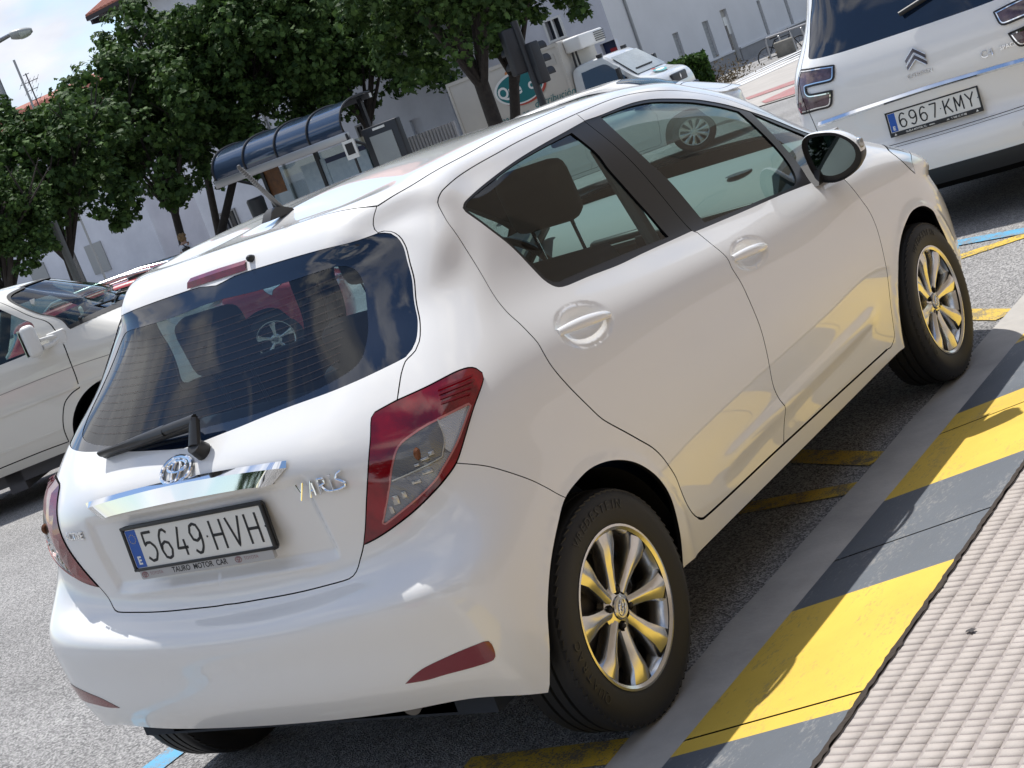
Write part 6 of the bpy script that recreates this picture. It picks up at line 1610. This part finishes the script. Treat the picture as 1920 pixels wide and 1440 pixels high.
def tree(base, crown, kind, sc, rot, label, lean=(0, 0), trunk_r=.16, group='street trees along the white building'):
    base = Vector(base); crown = Vector(crown)
    root = empty('tree', base, 0, label, 'tree', group)
    top = crown-base
    m = MB(); g = np.random.default_rng(int(rot*100)+kind)
    fork = Vector((top.x*.55+lean[0], top.y*.55+lean[1], max(1.6, top.z*.5)))
    m.tube([(0, 0, -.3), (fork.x*.15, fork.y*.15, .4), (fork.x*.5, fork.y*.5, fork.z*.5), fork], [trunk_r*1.35, trunk_r, trunk_r*.85, trunk_r*.8], 12)
    for k in range(9):
        a = 2*math.pi*k/9+g.random(); R_ = sc*(1.2+1.2*g.random())
        e = Vector((top.x+R_*math.cos(a), top.y+R_*math.sin(a), top.z-.3+2.1*g.random()*sc))
        mid = fork.lerp(e, .5)+Vector((.2*g.normal(), .2*g.normal(), .25))
        m.tube([fork-Vector((0, 0, .2)), mid, e], [trunk_r*.5, trunk_r*.3, .025], 7)
        for q in range(3):
            e2 = e+Vector((g.normal()*.7, g.normal()*.7, .4+.5*g.random())); m.tube([mid.lerp(e, .4+.2*q), e2], [.04, .012], 5)
    m.build('trunk', BARK, root)
    c = bpy.data.objects.new('crown', CROWNS[kind]); COL.objects.link(c); c.parent = root; c.location = top; c.rotation_euler = (0, 0, rot); c.scale = (sc, sc, sc)
    if not CROWNS[kind].materials: CROWNS[kind].materials.append(LEAF)
    return root
def tree_px(base_px, d, crown_px, kind, sc, rot, label, **k):
    b = at(*base_px, d); b.z = ground_z(b.x, b.y)
    c = at(*crown_px, d)
    return tree(b, c, kind, sc, rot, label, **k)
tree_px((150, 560), 46, (72, 335), 1, .90, .4, 'smaller maple tree at the far left with a street pole beside its trunk')
tree_px((345, 490), 52, (285, 250), 0, .98, 1.7, 'dark maple tree with two thin trunks beside the person walking')
tree_px((385, 500), 53, (470, 115), 2, .98, 2.6, 'big dark maple tree rising behind the left end of the bus shelter')
tree_px((690, 320), 54, (650, 70), 2, .96, 4.1, 'big dark maple tree behind the middle of the bus shelter')
tree_px((945, 280), 38, (835, -35), 0, .82, 5.2, 'maple tree with its trunk in front of the delivery truck', trunk_r=.22)
tree_px((960, 300), 40, (945, -50), 1, .70, 3.2, 'high maple crown above the traffic lights')
tree_px((430, 520), 56, (340, 130), 1, .95, .9, 'maple tree half hidden among its darker neighbours at the left')
tree_px((-40, 600), 42, (10, 420), 1, .55, 2.2, 'maple tree cut off by the left edge of the picture')
# ---------------------------------------------------------------- bus shelter, lights, truck and other street things
STEEL = mat('brushed_steel', (.42, .42, .43), .38, .8)
DKSTEEL = mat('dark_street_steel', (.035, .037, .042), .45, .3)
def shelter():
    x = 29.0
    A, B = onx(408, 346, x), onx(645, 248, x)
    zg = ground_z(x, (A.y+B.y)/2); zb = (A.z+B.z)/2
    root = empty('bus_shelter', (x, B.y, zg), 0, 'bus shelter with a curved smoked blue roof in front of the trees', 'bus shelter')
    L_ = A.y-B.y; h = zb-zg
    roofm = mat_once('smoked_blue_roof', (.035, .055, .095), .08, 0, .8)
    prof = [(.02, h+.02), (.0, h+.24), (.10, h+.48), (.32, h+.68), (.66, h+.80), (1.15, h+.85), (1.6, h+.82)]
    P2 = smooth_line(prof, .08)
    m = MB(); m.grid([[(p[0], y, p[1]) for p in P2] for y in (0, L_)]); m.grid([[(p[0], y, p[1]-.02) for p in P2] for y in (0, L_)])
    m.build('curved_roof', roofm, root)
    for k in range(5):
        m = MB(); m.tube([(p[0]-.02, L_*k/4, p[1]+.015) for p in P2], .03, 6); m.build('roof_rib', DKSTEEL, root)
    m = MB(); m.box((.03, L_/2, h-.06), (.14, L_+.15, .22), 0, None, 0, .02); m.box((1.58, L_/2, h+.74), (.1, L_, .12)); m.build('front_beam', STEEL, root)
    for y in (.35, L_*.5, L_-.35):
        m = MB(); m.box((1.5, y, h/2+.37), (.11, .11, h+.78)); m.build('post', DKSTEEL, root)
    for y in (.35, L_-.35):
        m = MB(); m.tube([(.1, y, h), (1.0, y, h-.4), (1.5, y, h-.9)], .045, 8); m.build('bracket', DKSTEEL, root)
    gl = glass_mat('shelter_glass', (.70, .76, .76), 1.5)
    m = MB(); m.box((1.55, L_/2, h*.52), (.02, L_-.6, h*.8)); m.build('glass_wall', gl, root)
    m = MB(); m.box((1.50, L_*.30, h*.60), (.02, 1.5, 1.0)); m.box((1.50, L_*.55, h*.62), (.02, .9, 1.2), 0); m.build('map_poster', mat_once('poster_pale_blue', (.46, .56, .62), .5, var=(7, .9, (.30, .40, .50))), root)
    m = MB(); m.box((1.49, L_*.30, h*.60+.55), (.025, 1.5, .14)); m.build('poster_header', SIGNB, root)
    m = MB(); m.box((1.50, L_*.87, h*.80), (.03, .7, .75)); m.build('orange_poster', mat_once('poster_orange', (.28, .12, .04), .5, var=(5, .8, (.10, .05, .03))), root)
    m = MB(); m.box((1.2, L_*.5, .48), (.4, L_*.6, .06)); m.box((1.2, L_*.3, .24), (.1, .1, .48)); m.box((1.2, L_*.7, .24), (.1, .1, .48)); m.build('bench', DKSTEEL, root)
    # route sign and advertising panel at the near end
    e = empty('advertising_panel', (x+.4, B.y-.4, zg), 0, 'dark framed advertising panel with a blank grey poster beside the bus shelter', 'poster panel')
    c0, c1 = onx(690, 245, x+.4), onx(760, 285, x+.4)
    w_ = c0.y-c1.y; y0 = c0.y-(B.y-.4); hh = onx(735, 228, x+.4).z-zg
    m = MB(); m.box((0, y0-w_/2, hh/2+.02), (.22, w_+.30, hh+.10), 0, None, 0, .03); m.build('panel_frame', DKSTEEL, e)
    m = MB(); m.box((-.12, y0-w_/2, hh*.5+.02), (.02, w_*.86, hh*.84)); m.build('blank_poster', mat_once('poster_grey_green', (.30, .325, .32), .35, var=(.7, .6, (.27, .29, .29))), e)
    m = MB(); m.box((-.12, y0-w_/2, hh-.02), (.015, .42, .06)); m.build('maker_strip', PLATEW, e)
    s_ = empty('stop_sign_plate', (x-.1, B.y-.1, zg), 0, 'small white route number plate fixed at the end of the shelter beam', 'sign')
    m = MB(); m.box((0, 0, h-.42), (.04, .42, .50)); m.build('plate', PLATEW, s_)
    t = MB(); t.box((-.025, 0, h-.40), (.012, .26, .30), 0); t.build('pictogram', BLACKINK, s_)
    p = MB(); p.tube([(.03, 0, 0), (.03, 0, h)], .035, 8); p.build('post', DKSTEEL, s_)
    b = onx(485, 392, x+.6)
    e = empty('litter_bin', (x+.6, b.y, zg), 0, 'round dark litter bin on a post under the left end of the shelter', 'bin')
    m = MB(); m.lathe([(0, -.3), (.24, -.3), (.26, .28), (.22, .34), (0, .34)], 20, 0, Matrix.Translation((0, 0, b.z-zg)), 'z'); m.build('drum', DKSTEEL, e)
    m = MB(); m.tube([(.2, 0, 0), (.2, 0, b.z-zg+.2)], .04, 8); m.build('post', STEEL, e)
shelter()
def traffic_light():
    d = 36; p = at(1022, 205, d); zg = ground_z(p.x, p.y)
    tp = at(962, 40, d)
    root = empty('traffic_light', (p.x, p.y, zg), 0, 'dark traffic light pole with two back to back signal heads in front of the truck', 'traffic light')
    az = math.atan2(p.y-CAM_C.y, p.x-CAM_C.x)
    m = MB(); m.tube([(0, 0, 0), (0, 0, tp.z-zg)], .085, 12); m.build('pole', DKSTEEL, root)
    sd = Vector((math.sin(az), -math.cos(az), 0))
    for (px_, py_, k, n_, fl) in ((962, 98, 1.1, 3, 1), (1006, 118, 1.0, 3, -1)):
        q = at(px_, py_, d); e = empty('signal_head', (q.x-p.x, q.y-p.y, q.z-zg), az+(.5 if fl > 0 else -.9)); e.parent = root
        m = MB(); m.box((0, 0, 0), (.26, .32, .95*k), 0, None, 0, .04)
        for i in range(n_):
            z = (1-i)*.30*k
            for f in (1, ): m.lathe([(.135, .10), (.135, .34)], 16, 0, Matrix.Translation((0, 0, z)), 'x', -.3, math.pi+.3)
        m.build('housing', DKSTEEL, e)
        l = MB()
        for i in range(n_): l.disc((.135, 0, (1-i)*.30*k), .10, 16, 0, None, 'x')
        l.build('lens', mat_once('dead_lens', (.03, .02, .02), .3), e)
traffic_light()
def street_lamp():
    d = 50; b = at(22, 215, d); zg = ground_z(b.x, b.y); 
    az = math.atan2(b.y-CAM_C.y, b.x-CAM_C.x); sd = Vector((math.sin(az), -math.cos(az), 0))
    h0, h1 = at(18, 66, d), at(60, 55, d)
    root = empty('street_lamp', (b.x, b.y, zg), 0, 'tall grey street lamp with its lantern against the clouds', 'street lamp')
    loc = lambda v: v-Vector((b.x, b.y, zg))
    top = at(-34, 92, d)
    L0, L1 = loc(h0), loc(h1)
    m = MB(); m.tube([(0, 0, 0), (0, 0, 2), (0, 0, L0.z-1.0), (0, 0, L0.z-.45), Vector((0, 0, L0.z-.1))+(L0-Vector((0, 0, L0.z)))*.3, L0], [.16, .13, .10, .09, .08, .06], 10); m.build('pole', mat_once('lamp_grey', (.20, .205, .21), .45, .5), root)
    c = (L0+L1)/2; ln = (L1-L0).length; ax = (L1-L0).normalized()
    m = MB(); rows = []
    for f in np.linspace(0, 1, 11):
        w_ = .21*math.sin(math.pi*min(1, .15+.8*f))**.6+.02; q = L0+(L1-L0)*f; s = ax.cross(Vector((0, 0, 1))).normalized()
        rows.append([tuple(q+s*w_*math.cos(a)+Vector((0, 0, 1))*(w_*.55*math.sin(a) if math.sin(a) > 0 else w_*.85*math.sin(a))) for a in np.linspace(0, 2*math.pi, 17)])
    m.grid(rows); m.add(rows[0][:-1], [tuple(range(16))]); m.add(rows[-1][:-1], [tuple(range(16))])
    m.build('lantern', mat_once('lantern_grey', (.34, .35, .34), .4), root)
    m = MB(); rows = [[(p[0], p[1], p[2]-.012) for k, p in enumerate(r_) if 8 <= k <= 16] for r_ in rows[4:10]]
    m.grid(rows); m.build('lantern_glass', mat_once('lantern_glass', (.50, .53, .50), .15, 0, .6), root)
street_lamp()
def truck():
    # local x forward
    d = 45.0; c = at(1043, 79, d)          # front right top corner of the box
    zg = ground_z(c.x, c.y)-.12; h = R(-88); zt = c.z-zg
    root = empty('delivery_truck', (c.x, c.y, zg), h, 'small refrigerated delivery truck with pale box body and silver cab behind the traffic light', 'truck')
    W_ = 2.05; Lb = 4.0
    boxm = mat('truck_box_cream', (.56, .53, .47), .5, var=(.8, .5, (.50, .47, .42)))
    cabm = paint('truck_cab_silver', (.60, .62, .63))
    # frame: y=0 is the side away from the origin corner; box spans y from 0 to W (left) as the corner is on the right
    y0 = 0.
    m = MB(); m.box((-Lb/2, y0+W_/2, (zt+.85)/2), (Lb, W_, zt-.85), 0, None, 0, .03)
    for (cx, cy, cz, a, b_, e) in ((-Lb/2, y0-.01, zt-.05, Lb, .03, .1), (-Lb/2, y0-.01, .92, Lb, .03, .14), (-.04, y0-.012, (zt+.85)/2, .08, .03, zt-.9), (-Lb+.04, y0-.012, (zt+.85)/2, .08, .03, zt-.9)): m.box((cx, cy, cz), (a, b_, e))
    m.build('box_body', boxm, root)
    m = MB()
    for x_ in (-.42, -1.05): m.box((x_, y0-.008, zt-.42), (.42, .012, .30))
    m.build('side_hatch', mat_once('hatch_line', (.46, .44, .40), .5), root)
    m = MB(); m.box((.28, y0+W_*.5, zt-.22), (.55, 1.5, .40), 0, None, 0, .05)
    for k in range(5): m.box((.57, y0+W_*.72, zt-.34+.06*k), (.03, .6, .02), 1)
    m.tube([(.12, y0+.45, zt-.4), (.10, y0+.42, zt-1.1)], .035, 6, 1); m.tube([(.12, y0+.65, zt-.4), (.12, y0+.66, zt-1.0)], .03, 6, 1)
    m.build('cooling_unit', [WHITEPL, DKSTEEL], root)
    # cab: side profile extruded, rounded by tapering the top
    prof = [(.06, .45), (.06, 2.02), (.25, 2.20), (1.05, 2.22), (1.28, 2.14), (2.02, 1.42), (2.55, 1.20), (2.72, .98), (2.76, .62), (2.70, .42)]
    P2 = np.array(smooth_line(prof, .08, False, 70)); m = MB(); rows = []
    for f, ins in ((0, .10), (.03, .03), (.10, 0), (.5, 0), (.90, 0), (.97, .03), (1, .10)):
        rows.append([(x_-(ins if x_ > 1 else 0), y0+.03+(W_-.06)*f+(.16*(z_-1.25)*(1-2*f) if z_ > 1.25 else 0), z_-ins*.4*(z_ > 1.9)) for x_, z_ in P2])
    m.grid(rows); m.add(rows[0], [tuple(range(len(P2)))]); m.add(rows[-1], [tuple(range(len(P2)))])
    m.build('cab', cabm, root, 25)
    m = MB(); yy = y0-.0
    wq = [(.34, 1.28), (.34, 1.98), (1.08, 2.0), (1.30, 1.86), (1.72, 1.42), (1.70, 1.24), (1.2, 1.20)]
    m.add([(x_, y0+.022+.16*max(0, z_-1.25), z_) for x_, z_ in smooth_line(wq, .06, True, 80)], [tuple(range(len(smooth_line(wq, .06, True, 80))))]); door = m.build('side_window', FRIT, root)
    m = MB()
    ws = [(1.30, 2.10), (2.0, 1.44)]
    m.grid([[(1.325+.72*f, y0+W_/2+s_*(W_/2-.12-.10*(1-f)), 2.125-.70*f) for s_ in np.linspace(-1, 1, 9)] for f in np.linspace(.03, .97, 6)]); m.build('windscreen', mat_once('truck_screen', (.36, .42, .44), .05, .3, 1.0, var=(1.5, .9, (.12, .16, .18))), root)
    m = MB(); m.box((1.88, y0+W_*.45, 1.60), (.05, 1.0, .03)); m.build('wiper', DKSTEEL, root)
    m = MB(); m.box((2.72, y0+W_/2, .98), (.10, .95, .26), 0, None, 0, .04); m.build('grille', DKSTEEL, root)
    m = MB(); m.box((2.74, y0+W_/2, .55), (.14, W_*.96, .30), 0, None, 0, .05); m.build('bumper', mat_once('truck_bumper_navy', (.03, .035, .06), .5), root)
    e = MB(); e.add([(2.785, y0+W_/2, 1.07), (2.785, y0+W_/2+.05, .98), (2.785, y0+W_/2, .89), (2.785, y0+W_/2-.05, .98)], [(0, 1, 2, 3)]); e.build('emblem', CHROME, root)
    for s_ in (.16, W_-.16):
        m = MB(); m.lathe([(0, .10), (.10, .09), (.17, .03), (.19, -.05)], 16, 0, Matrix.Translation((2.50, y0+s_, 1.04)) @ Matrix.Diagonal((1, 1.0, .85, 1)), 'x'); m.build('headlight', mat_once('truck_lamp', (.60, .58, .48), .12, .3, 1.0), root)
    m = MB(); m.box((.75, y0+.02, 1.06), (.16, .03, .03)); m.build('door_handle', DKSTEEL, root)
    for s_ in (-.14, W_+.14):
        m = MB(); m.box((1.62, y0+s_, 1.62), (.10, .16, .34), 0, None, 0, .03); m.build('mirror', DKSTEEL, root)
    for (x_, s_) in ((1.0, y0+.25), (1.02, y0+W_-.3)):
        m = MB(); m.box((x_, s_, 2.26), (.16, .12, .10), 0, None, 0, .02); m.build('roof_marker', DKSTEEL, root)
    for x_ in (1.9, -2.9):
        for s_ in (y0+.12, y0+W_-.12): build_wheel(root, (x_, s_, .35), -1 if s_ < y0+1 else 1, .2, .35, BRAKE, 6, False, .2, .2)
    m = MB(); m.box((-1., y0+W_/2, .68), (5.4, .9, .2)); m.build('chassis', DKSTEEL, root)
    # lettering on the side: oval sign, slogan and number
    S_ = Matrix.Translation((0, y0-.028, 0)) @ Matrix.Rotation(math.pi/2, 4, 'X')   # x along the truck, y up
    teal = mat_once('teal_print', (.012, .15, .16), .5); redp = mat_once('red_print', (.40, .06, .04), .5); org = mat_once('orange_print', (.55, .22, .08), .5)
    cx, cz = -1.62, 2.2; m = MB()
    def oval(cx, cz, a, b_, z, mi):
        m.add([(cx+a*math.cos(t), cz+b_*math.sin(t), z) for t in np.linspace(0, 2*math.pi, 40, False)], [tuple(range(40))], mi, S_)
    oval(cx+.05, cz-.02, .86, .48, .0, 1); oval(cx-.02, cz+.02, .86, .47, .002, 2); oval(cx, cz+.01, .80, .42, .004, 0)
    oval(cx-.1, cz+.50, .22, .09, .0, 3)
    m.build('oval_sign', [teal, redp, WHITEPL, org], root)
    for tt, sz, dx in (('Que', .46, -.36), ('or', .44, .50)):
        t = MB(); text_into(t, tt, sz, S_ @ Matrix.Translation((cx+dx, cz-.01, .006)), 0, bold=.012); t.build('sign_lettering', WHITEPL, root, weld=False)
    for tt, dx, dz in (('Tu marca en', -.72, -.74), ('distribución', .98, -.60)):
        t = MB(); text_into(t, tt, .30, S_ @ Matrix.Translation((cx+dx, cz+dz, .0)), 0, font_shear=.25); t.build('slogan_lettering', teal, root, weld=False)
    t = MB(); t.box((-.75, y0-.03, 1.27), (1.1, .004, .22), 0); t.build('number_band', redp, root)
    t = MB(); text_into(t, '76 02', .22, S_ @ Matrix.Translation((-.72, 1.27, .006)), 0, bold=.008); t.build('number_lettering', WHITEPL, root, weld=False)
    b = MB(); T2 = Matrix.Translation((2.28, y0+W_*.5, 1.345)) @ Matrix.Rotation(-.43+math.pi, 4, 'Y') @ Matrix.Rotation(math.pi/2, 4, 'Z')
    T2 = Matrix.Translation((2.30, y0+W_*.45, 1.335)) @ Matrix.Rotation(.40, 4, 'Y') @ Matrix.Rotation(math.pi/2, 4, 'Z')
    b.add([(.34*math.cos(t_), .15*math.sin(t_), .01) for t_ in np.linspace(0, 2*math.pi, 30, False)], [tuple(range(30))], 0, T2); b.add([(-.1+.12*math.cos(t_), .16+.05*math.sin(t_), .012) for t_ in np.linspace(0, 2*math.pi, 20, False)], [tuple(range(20))], 1, T2)
    b.add([(.26*math.cos(t_), .07*math.sin(t_), .014) for t_ in np.linspace(0, 2*math.pi, 30, False)], [tuple(range(30))], 2, T2)
    b.build('bonnet_sign', [mat_once('teal_light_print', (.10, .36, .36), .5), redp, WHITEPL], root)
truck()
def hedge():
    m_ = leaf_mat('hedge_leaf', (.014, .034, .010), (.05, .10, .02))
    c = at(1295, 140, 49); zg = ground_z(c.x, c.y)
    A = at(1258, 140, 49); B = at(1322, 128, 49); w_ = (B-A).length
    root = empty('hedge', (c.x, c.y, zg), math.atan2(c.y-CAM_C.y, c.x-CAM_C.x), 'clipped square green hedge in front of the grey building', 'hedge')
    h = at(1300, 108, 49).z-zg
    g = np.random.default_rng(4); vs, fs = [], []
    n = 5200
    for _ in range(n):
        p = np.array([g.uniform(-.9, .9), g.uniform(-w_/2, w_/2), g.uniform(0, h)]); f = g.integers(0, 5)
        if f == 0: p[2] = h
        elif f == 1: p[0] = -.9
        elif f == 2: p[0] = .9
        elif f == 3: p[1] = -w_/2
        else: p[1] = w_/2
        p += g.normal(size=3)*.045; a = g.normal(size=3); a /= np.linalg.norm(a); b = np.cross(a, g.normal(size=3)); b /= np.linalg.norm(b); s = .05+.05*g.random()
        k = len(vs); vs += [p-a*s, p+b*s*.6, p+a*s, p-b*s*.6]; fs.append((k, k+1, k+2, k+3))
    me = bpy.data.meshes.new('foliage'); me.from_pydata([tuple(v) for v in vs], [], fs); mesh_obj('foliage', me, root, m_)
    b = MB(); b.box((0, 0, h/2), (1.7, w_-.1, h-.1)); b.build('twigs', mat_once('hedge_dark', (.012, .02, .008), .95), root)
    # low dry shrub at its foot
    c2 = at(1345, 150, 50); e = empty('shrub', (c2.x, c2.y, ground_z(c2.x, c2.y)), 0, 'low brown dry shrub at the foot of the hedge', 'shrub')
    vs, fs = [], []
    for _ in range(900):
        p = np.array([g.normal()*.55, g.normal()*.55, abs(g.normal())*.28]); a = g.normal(size=3); a /= np.linalg.norm(a); b_ = np.cross(a, g.normal(size=3)); b_ /= np.linalg.norm(b_); s = .06; k = len(vs); vs += [p-a*s, p+b_*s*.4, p+a*s, p-b_*s*.4]; fs.append((k, k+1, k+2, k+3))
    me = bpy.data.meshes.new('foliage'); me.from_pydata([tuple(v) for v in vs], [], fs); mesh_obj('foliage', me, e, leaf_mat('dry_leaf', (.06, .05, .03), (.14, .11, .07)))
hedge()
def bike_corner():
    d = 56
    a = at(1478, 108, d); zg = ground_z(a.x, a.y)
    zb = at(1480, 122, d).z
    root = empty('stone_block', (a.x, a.y, zb), .1, 'weathered square concrete planter block beside the bicycle rack', 'planter')
    w_ = (at(1505, 95, d)-at(1447, 108, d)).length*.62
    h = at(1460, 78, d).z-zb
    m = MB(); m.box((0, 0, h/2), (w_, w_, h), 0, Matrix.Identity(4), .3, .03); m.build('block', mat_once('weathered_concrete', (.30, .28, .24), .9, bump=(12, .5, .02), var=(2.2, .9, (.10, .095, .085))), root)
    # rack of bent tubes
    p0, p1 = at(1440, 92, d+1.5), at(1510, 66, d+1.5); 
    e = empty('bicycle_rack', (p0.x, p0.y, zb), 0, 'galvanised tube bicycle rack in front of the grey building', 'bicycle rack')
    dv = Vector((p1.x-p0.x, p1.y-p0.y, 0)); ht = at(1440, 76, d+1.5).z-zb+.1
    m = MB(); m.tube([(0, 0, 0), Vector((0, 0, ht-.15)), dv*.04+Vector((0, 0, ht)), dv*.5+Vector((0, 0, ht)), dv*1.1+Vector((0, 0, ht))], .035, 8)
    for f in (.35, .65, .95): m.tube([dv*f+Vector((0, 0, ht-.1)), dv*(f+.04)+Vector((0, 0, .0))], .03, 6); m.tube([dv*f+Vector((0, 0, ht-.08)), dv*(f+.1)+Vector((.3, .2, ht*.5)), dv*(f+.12)+Vector((.3, .2, 0))], .03, 6)
    m.build('tubes', STEEL, e)
    b = empty('bicycle', (p0.x+dv.x*.45+.25, p0.y+dv.y*.45+.2, zb), math.atan2(dv.y, dv.x), 'black bicycle leaning in the tube rack', 'bicycle')
    K = 1.15
    for x in (-.52*K, .52*K):
        m = MB(); T = Matrix.Translation((x, 0, .34*K)) @ Matrix.Rotation(math.pi/2, 4, 'X'); ellipse_tube(m, (0, 0), .33*K, .33*K, .022, T, 30)
        for k in range(8): m.tube([(0, 0, 0), (.32*K*math.cos(k*.785), .32*K*math.sin(k*.785), 0)], .006, 4, 0, T)
        m.build('wheel', RUBBER, b)
    m = MB()
    q = [(-.52, .34), (-.08, .30), (-.2, .80), (.30, .82), (.52, .34)]
    for i, j in ((0, 1), (1, 2), (2, 3), (3, 1), (0, 2), (3, 4)): m.tube([(q[i][0]*K, 0, q[i][1]*K), (q[j][0]*K, 0, q[j][1]*K)], .022, 6)
    m.tube([(.30*K, 0, .82*K), (.27*K, 0, .98*K)], .02, 6); m.build('frame', DKSTEEL, b)
    m = MB(); m.tube([(.27*K, -.30, .99*K), (.32*K, 0, .98*K), (.27*K, .30, .99*K)], .02, 6); m.build('handlebar', DKSTEEL, b)
    m = MB(); m.box((-.22*K, 0, .88*K), (.28, .14, .06), 0, None, 0, .02); m.build('saddle', RUBBER, b)
bike_corner()
def balustrade():
    x = 39.5; A, B = onx(772, 275, x), onx(853, 238, x)
    zt = onx(812, 252, x).z+.18; zg = ground_z(x, A.y)
    root = empty('balustrade', (x, B.y, zg), 0, 'row of pale upright slats of a low fence left of the delivery truck', 'fence')
    m = MB(); n = 15; L_ = A.y-B.y; dz = (onx(772, 275, x).z-onx(853, 238, x).z)
    for k in range(n): m.box((0, L_*k/(n-1), (zt-zg)/2), (.10, L_/n*.58, zt-zg))
    m.box((.1, L_/2, .1), (.1, L_+.2, .2), 0); m.build('slats', mat_once('slat_pale', (.50, .47, .45), .8), root)
balustrade()
def wall_post():
    for px_, lab in (((135, 500), 'grey metal post standing beside the leftmost tree trunk'),):
        p = at(*px_, 43); z = ground_z(p.x, p.y); t = at(100, 415, 43).z
        e = empty('post', (p.x, p.y, z), 0, lab, 'post'); m = MB(); m.tube([(0, 0, 0), (0, 0, t-z)], .10, 10); m.build('shaft', mat_once('post_grey', (.13, .135, .13), .6), e)
wall_post()
def person():
    d = 50; hd = at(341, 450, d); zg = hd.z-1.50
    az = math.atan2(hd.y-CAM_C.y, hd.x-CAM_C.x)
    root = empty('person', (hd.x, hd.y, zg), az-.9, 'person with curly blond hair, white top and dark shoulder bag walking by the trees', 'person')
    def skin(name, joints, edges, radii, m, parent):
        me = bpy.data.meshes.new(name); me.from_pydata(joints, edges, []); o = mesh_obj(name, me, parent, m)
        o.modifiers.new('s', 'SKIN'); sub = o.modifiers.new('u', 'SUBSURF'); sub.levels = sub.render_levels = 2
        for v, r_ in zip(me.skin_vertices[0].data, radii): v.radius = (r_, r_) if not isinstance(r_, tuple) else r_
        me.skin_vertices[0].data[0].use_root = True
        return o
    sk = mat_once('skin', (.42, .25, .18), .55)
    J = [(0, 0, .92), (0, 0, 1.10), (.01, 0, 1.26), (.03, 0, 1.36), (.05, 0, 1.44), (.07, 0, 1.53), (.08, 0, 1.60),
         (0, .10, .88), (.10, .10, .48), (.02, .10, .08), (.14, .10, .04), (0, -.10, .88), (-.06, -.10, .48), (-.22, -.10, .12), (-.12, -.10, .05),
         (.01, .19, 1.31), (-.05, .22, 1.06), (.06, .21, .84), (.10, .21, .76), (.01, -.19, 1.31), (.06, -.22, 1.06), (.18, -.19, .86), (.23, -.18, .80)]
    E_ = [(0, 1), (1, 2), (2, 3), (3, 4), (4, 5), (5, 6), (0, 7), (7, 8), (8, 9), (9, 10), (0, 11), (11, 12), (12, 13), (13, 14), (3, 15), (15, 16), (16, 17), (17, 18), (3, 19), (19, 20), (20, 21), (21, 22)]
    Rr = [.13, .12, .13, .10, .055, .085, .075, .095, .06, .045, .035, .095, .06, .045, .035, .055, .042, .032, .03, .055, .042, .032, .03]
    skin('body', J, E_, Rr, sk, root)
    skin('white_top', [J[0], J[1], J[2], J[3], (.01, .17, 1.32), (-.03, .21, 1.14), (.01, -.17, 1.32), (.05, -.21, 1.14)], [(0, 1), (1, 2), (2, 3), (3, 4), (4, 5), (3, 6), (6, 7)], [.155, .14, .15, .11, .075, .065, .075, .065], mat_once('white_cloth', (.70, .70, .76), .85), root)
    skin('trousers', [J[0], J[7], J[8], J[9], J[11], J[12], J[13]], [(0, 1), (1, 2), (2, 3), (0, 4), (4, 5), (5, 6)], [.15, .11, .075, .065, .11, .075, .065], mat_once('dark_cloth', (.03, .035, .06), .9), root)
    m = MB(); g = np.random.default_rng(2)
    for k in range(44):
        a = g.normal(size=3); a /= np.linalg.norm(a)
        if a[0] > .55 and a[2] < .35: continue
        p = Vector((.045, 0, 1.575))+Vector(a)*.105; m.lathe([(0, -.05), (.04, -.03), (.052, 0), (.04, .03), (0, .05)], 7, 0, Matrix.Translation(p), 'z')
    m.build('hair', mat_once('blond_hair', (.30, .19, .09), .7, bump=(40, .8, .02)), root)
    m = MB(); m.box((-.14, -.20, 1.12), (.10, .30, .26), 0, None, .2, .04); m.tube([(-.10, -.26, 1.2), (-.10, -.1, 1.34), (.0, .08, 1.40), (.10, .02, 1.30)], .016, 6); m.build('shoulder_bag', mat_once('bag_dark', (.025, .02, .02), .7), root)
person()
# ---------------------------------------------------------------- what stands behind the camera and shows in the chrome and the glass
def behind():
    m = MB(); m.grid([[(x, y, .012) for y in (1.5, 40)] for x in (-60, -16)]); tag(m.build('lawn', mat_once('lawn_green', (.05, .10, .025), .95, bump=(60, .8, .03), var=(1.5, .8, (.03, .065, .02)))), kind='structure')
    for k, (x, y) in enumerate(((-24, 6), (-27, 13), (-23, -4), (-30, 22), (-26, -14))):
        tree((x, y, 0), (x, y, 4.6), k % 3, 1.15, k*1.3, 'broad tree on the lawn behind the camera', trunk_r=.18, group='trees on the lawn behind the camera')
    for o, x, y, h, lab in ((red, -10.5, 2.4, R(-20), 'red car parked behind the camera, reflected in the chrome'), (wh, -11.5, 5.6, R(-25), 'pale silver car parked behind the camera, reflected in the chrome'), (dk, -9.0, 8.2, R(-40), 'dark blue car parked behind the camera')):
        c = copy_tree(o); c['label'] = lab; c.matrix_world = Matrix.Translation((x, y, 0)) @ Matrix.Rotation(h, 4, 'Z')
behind()
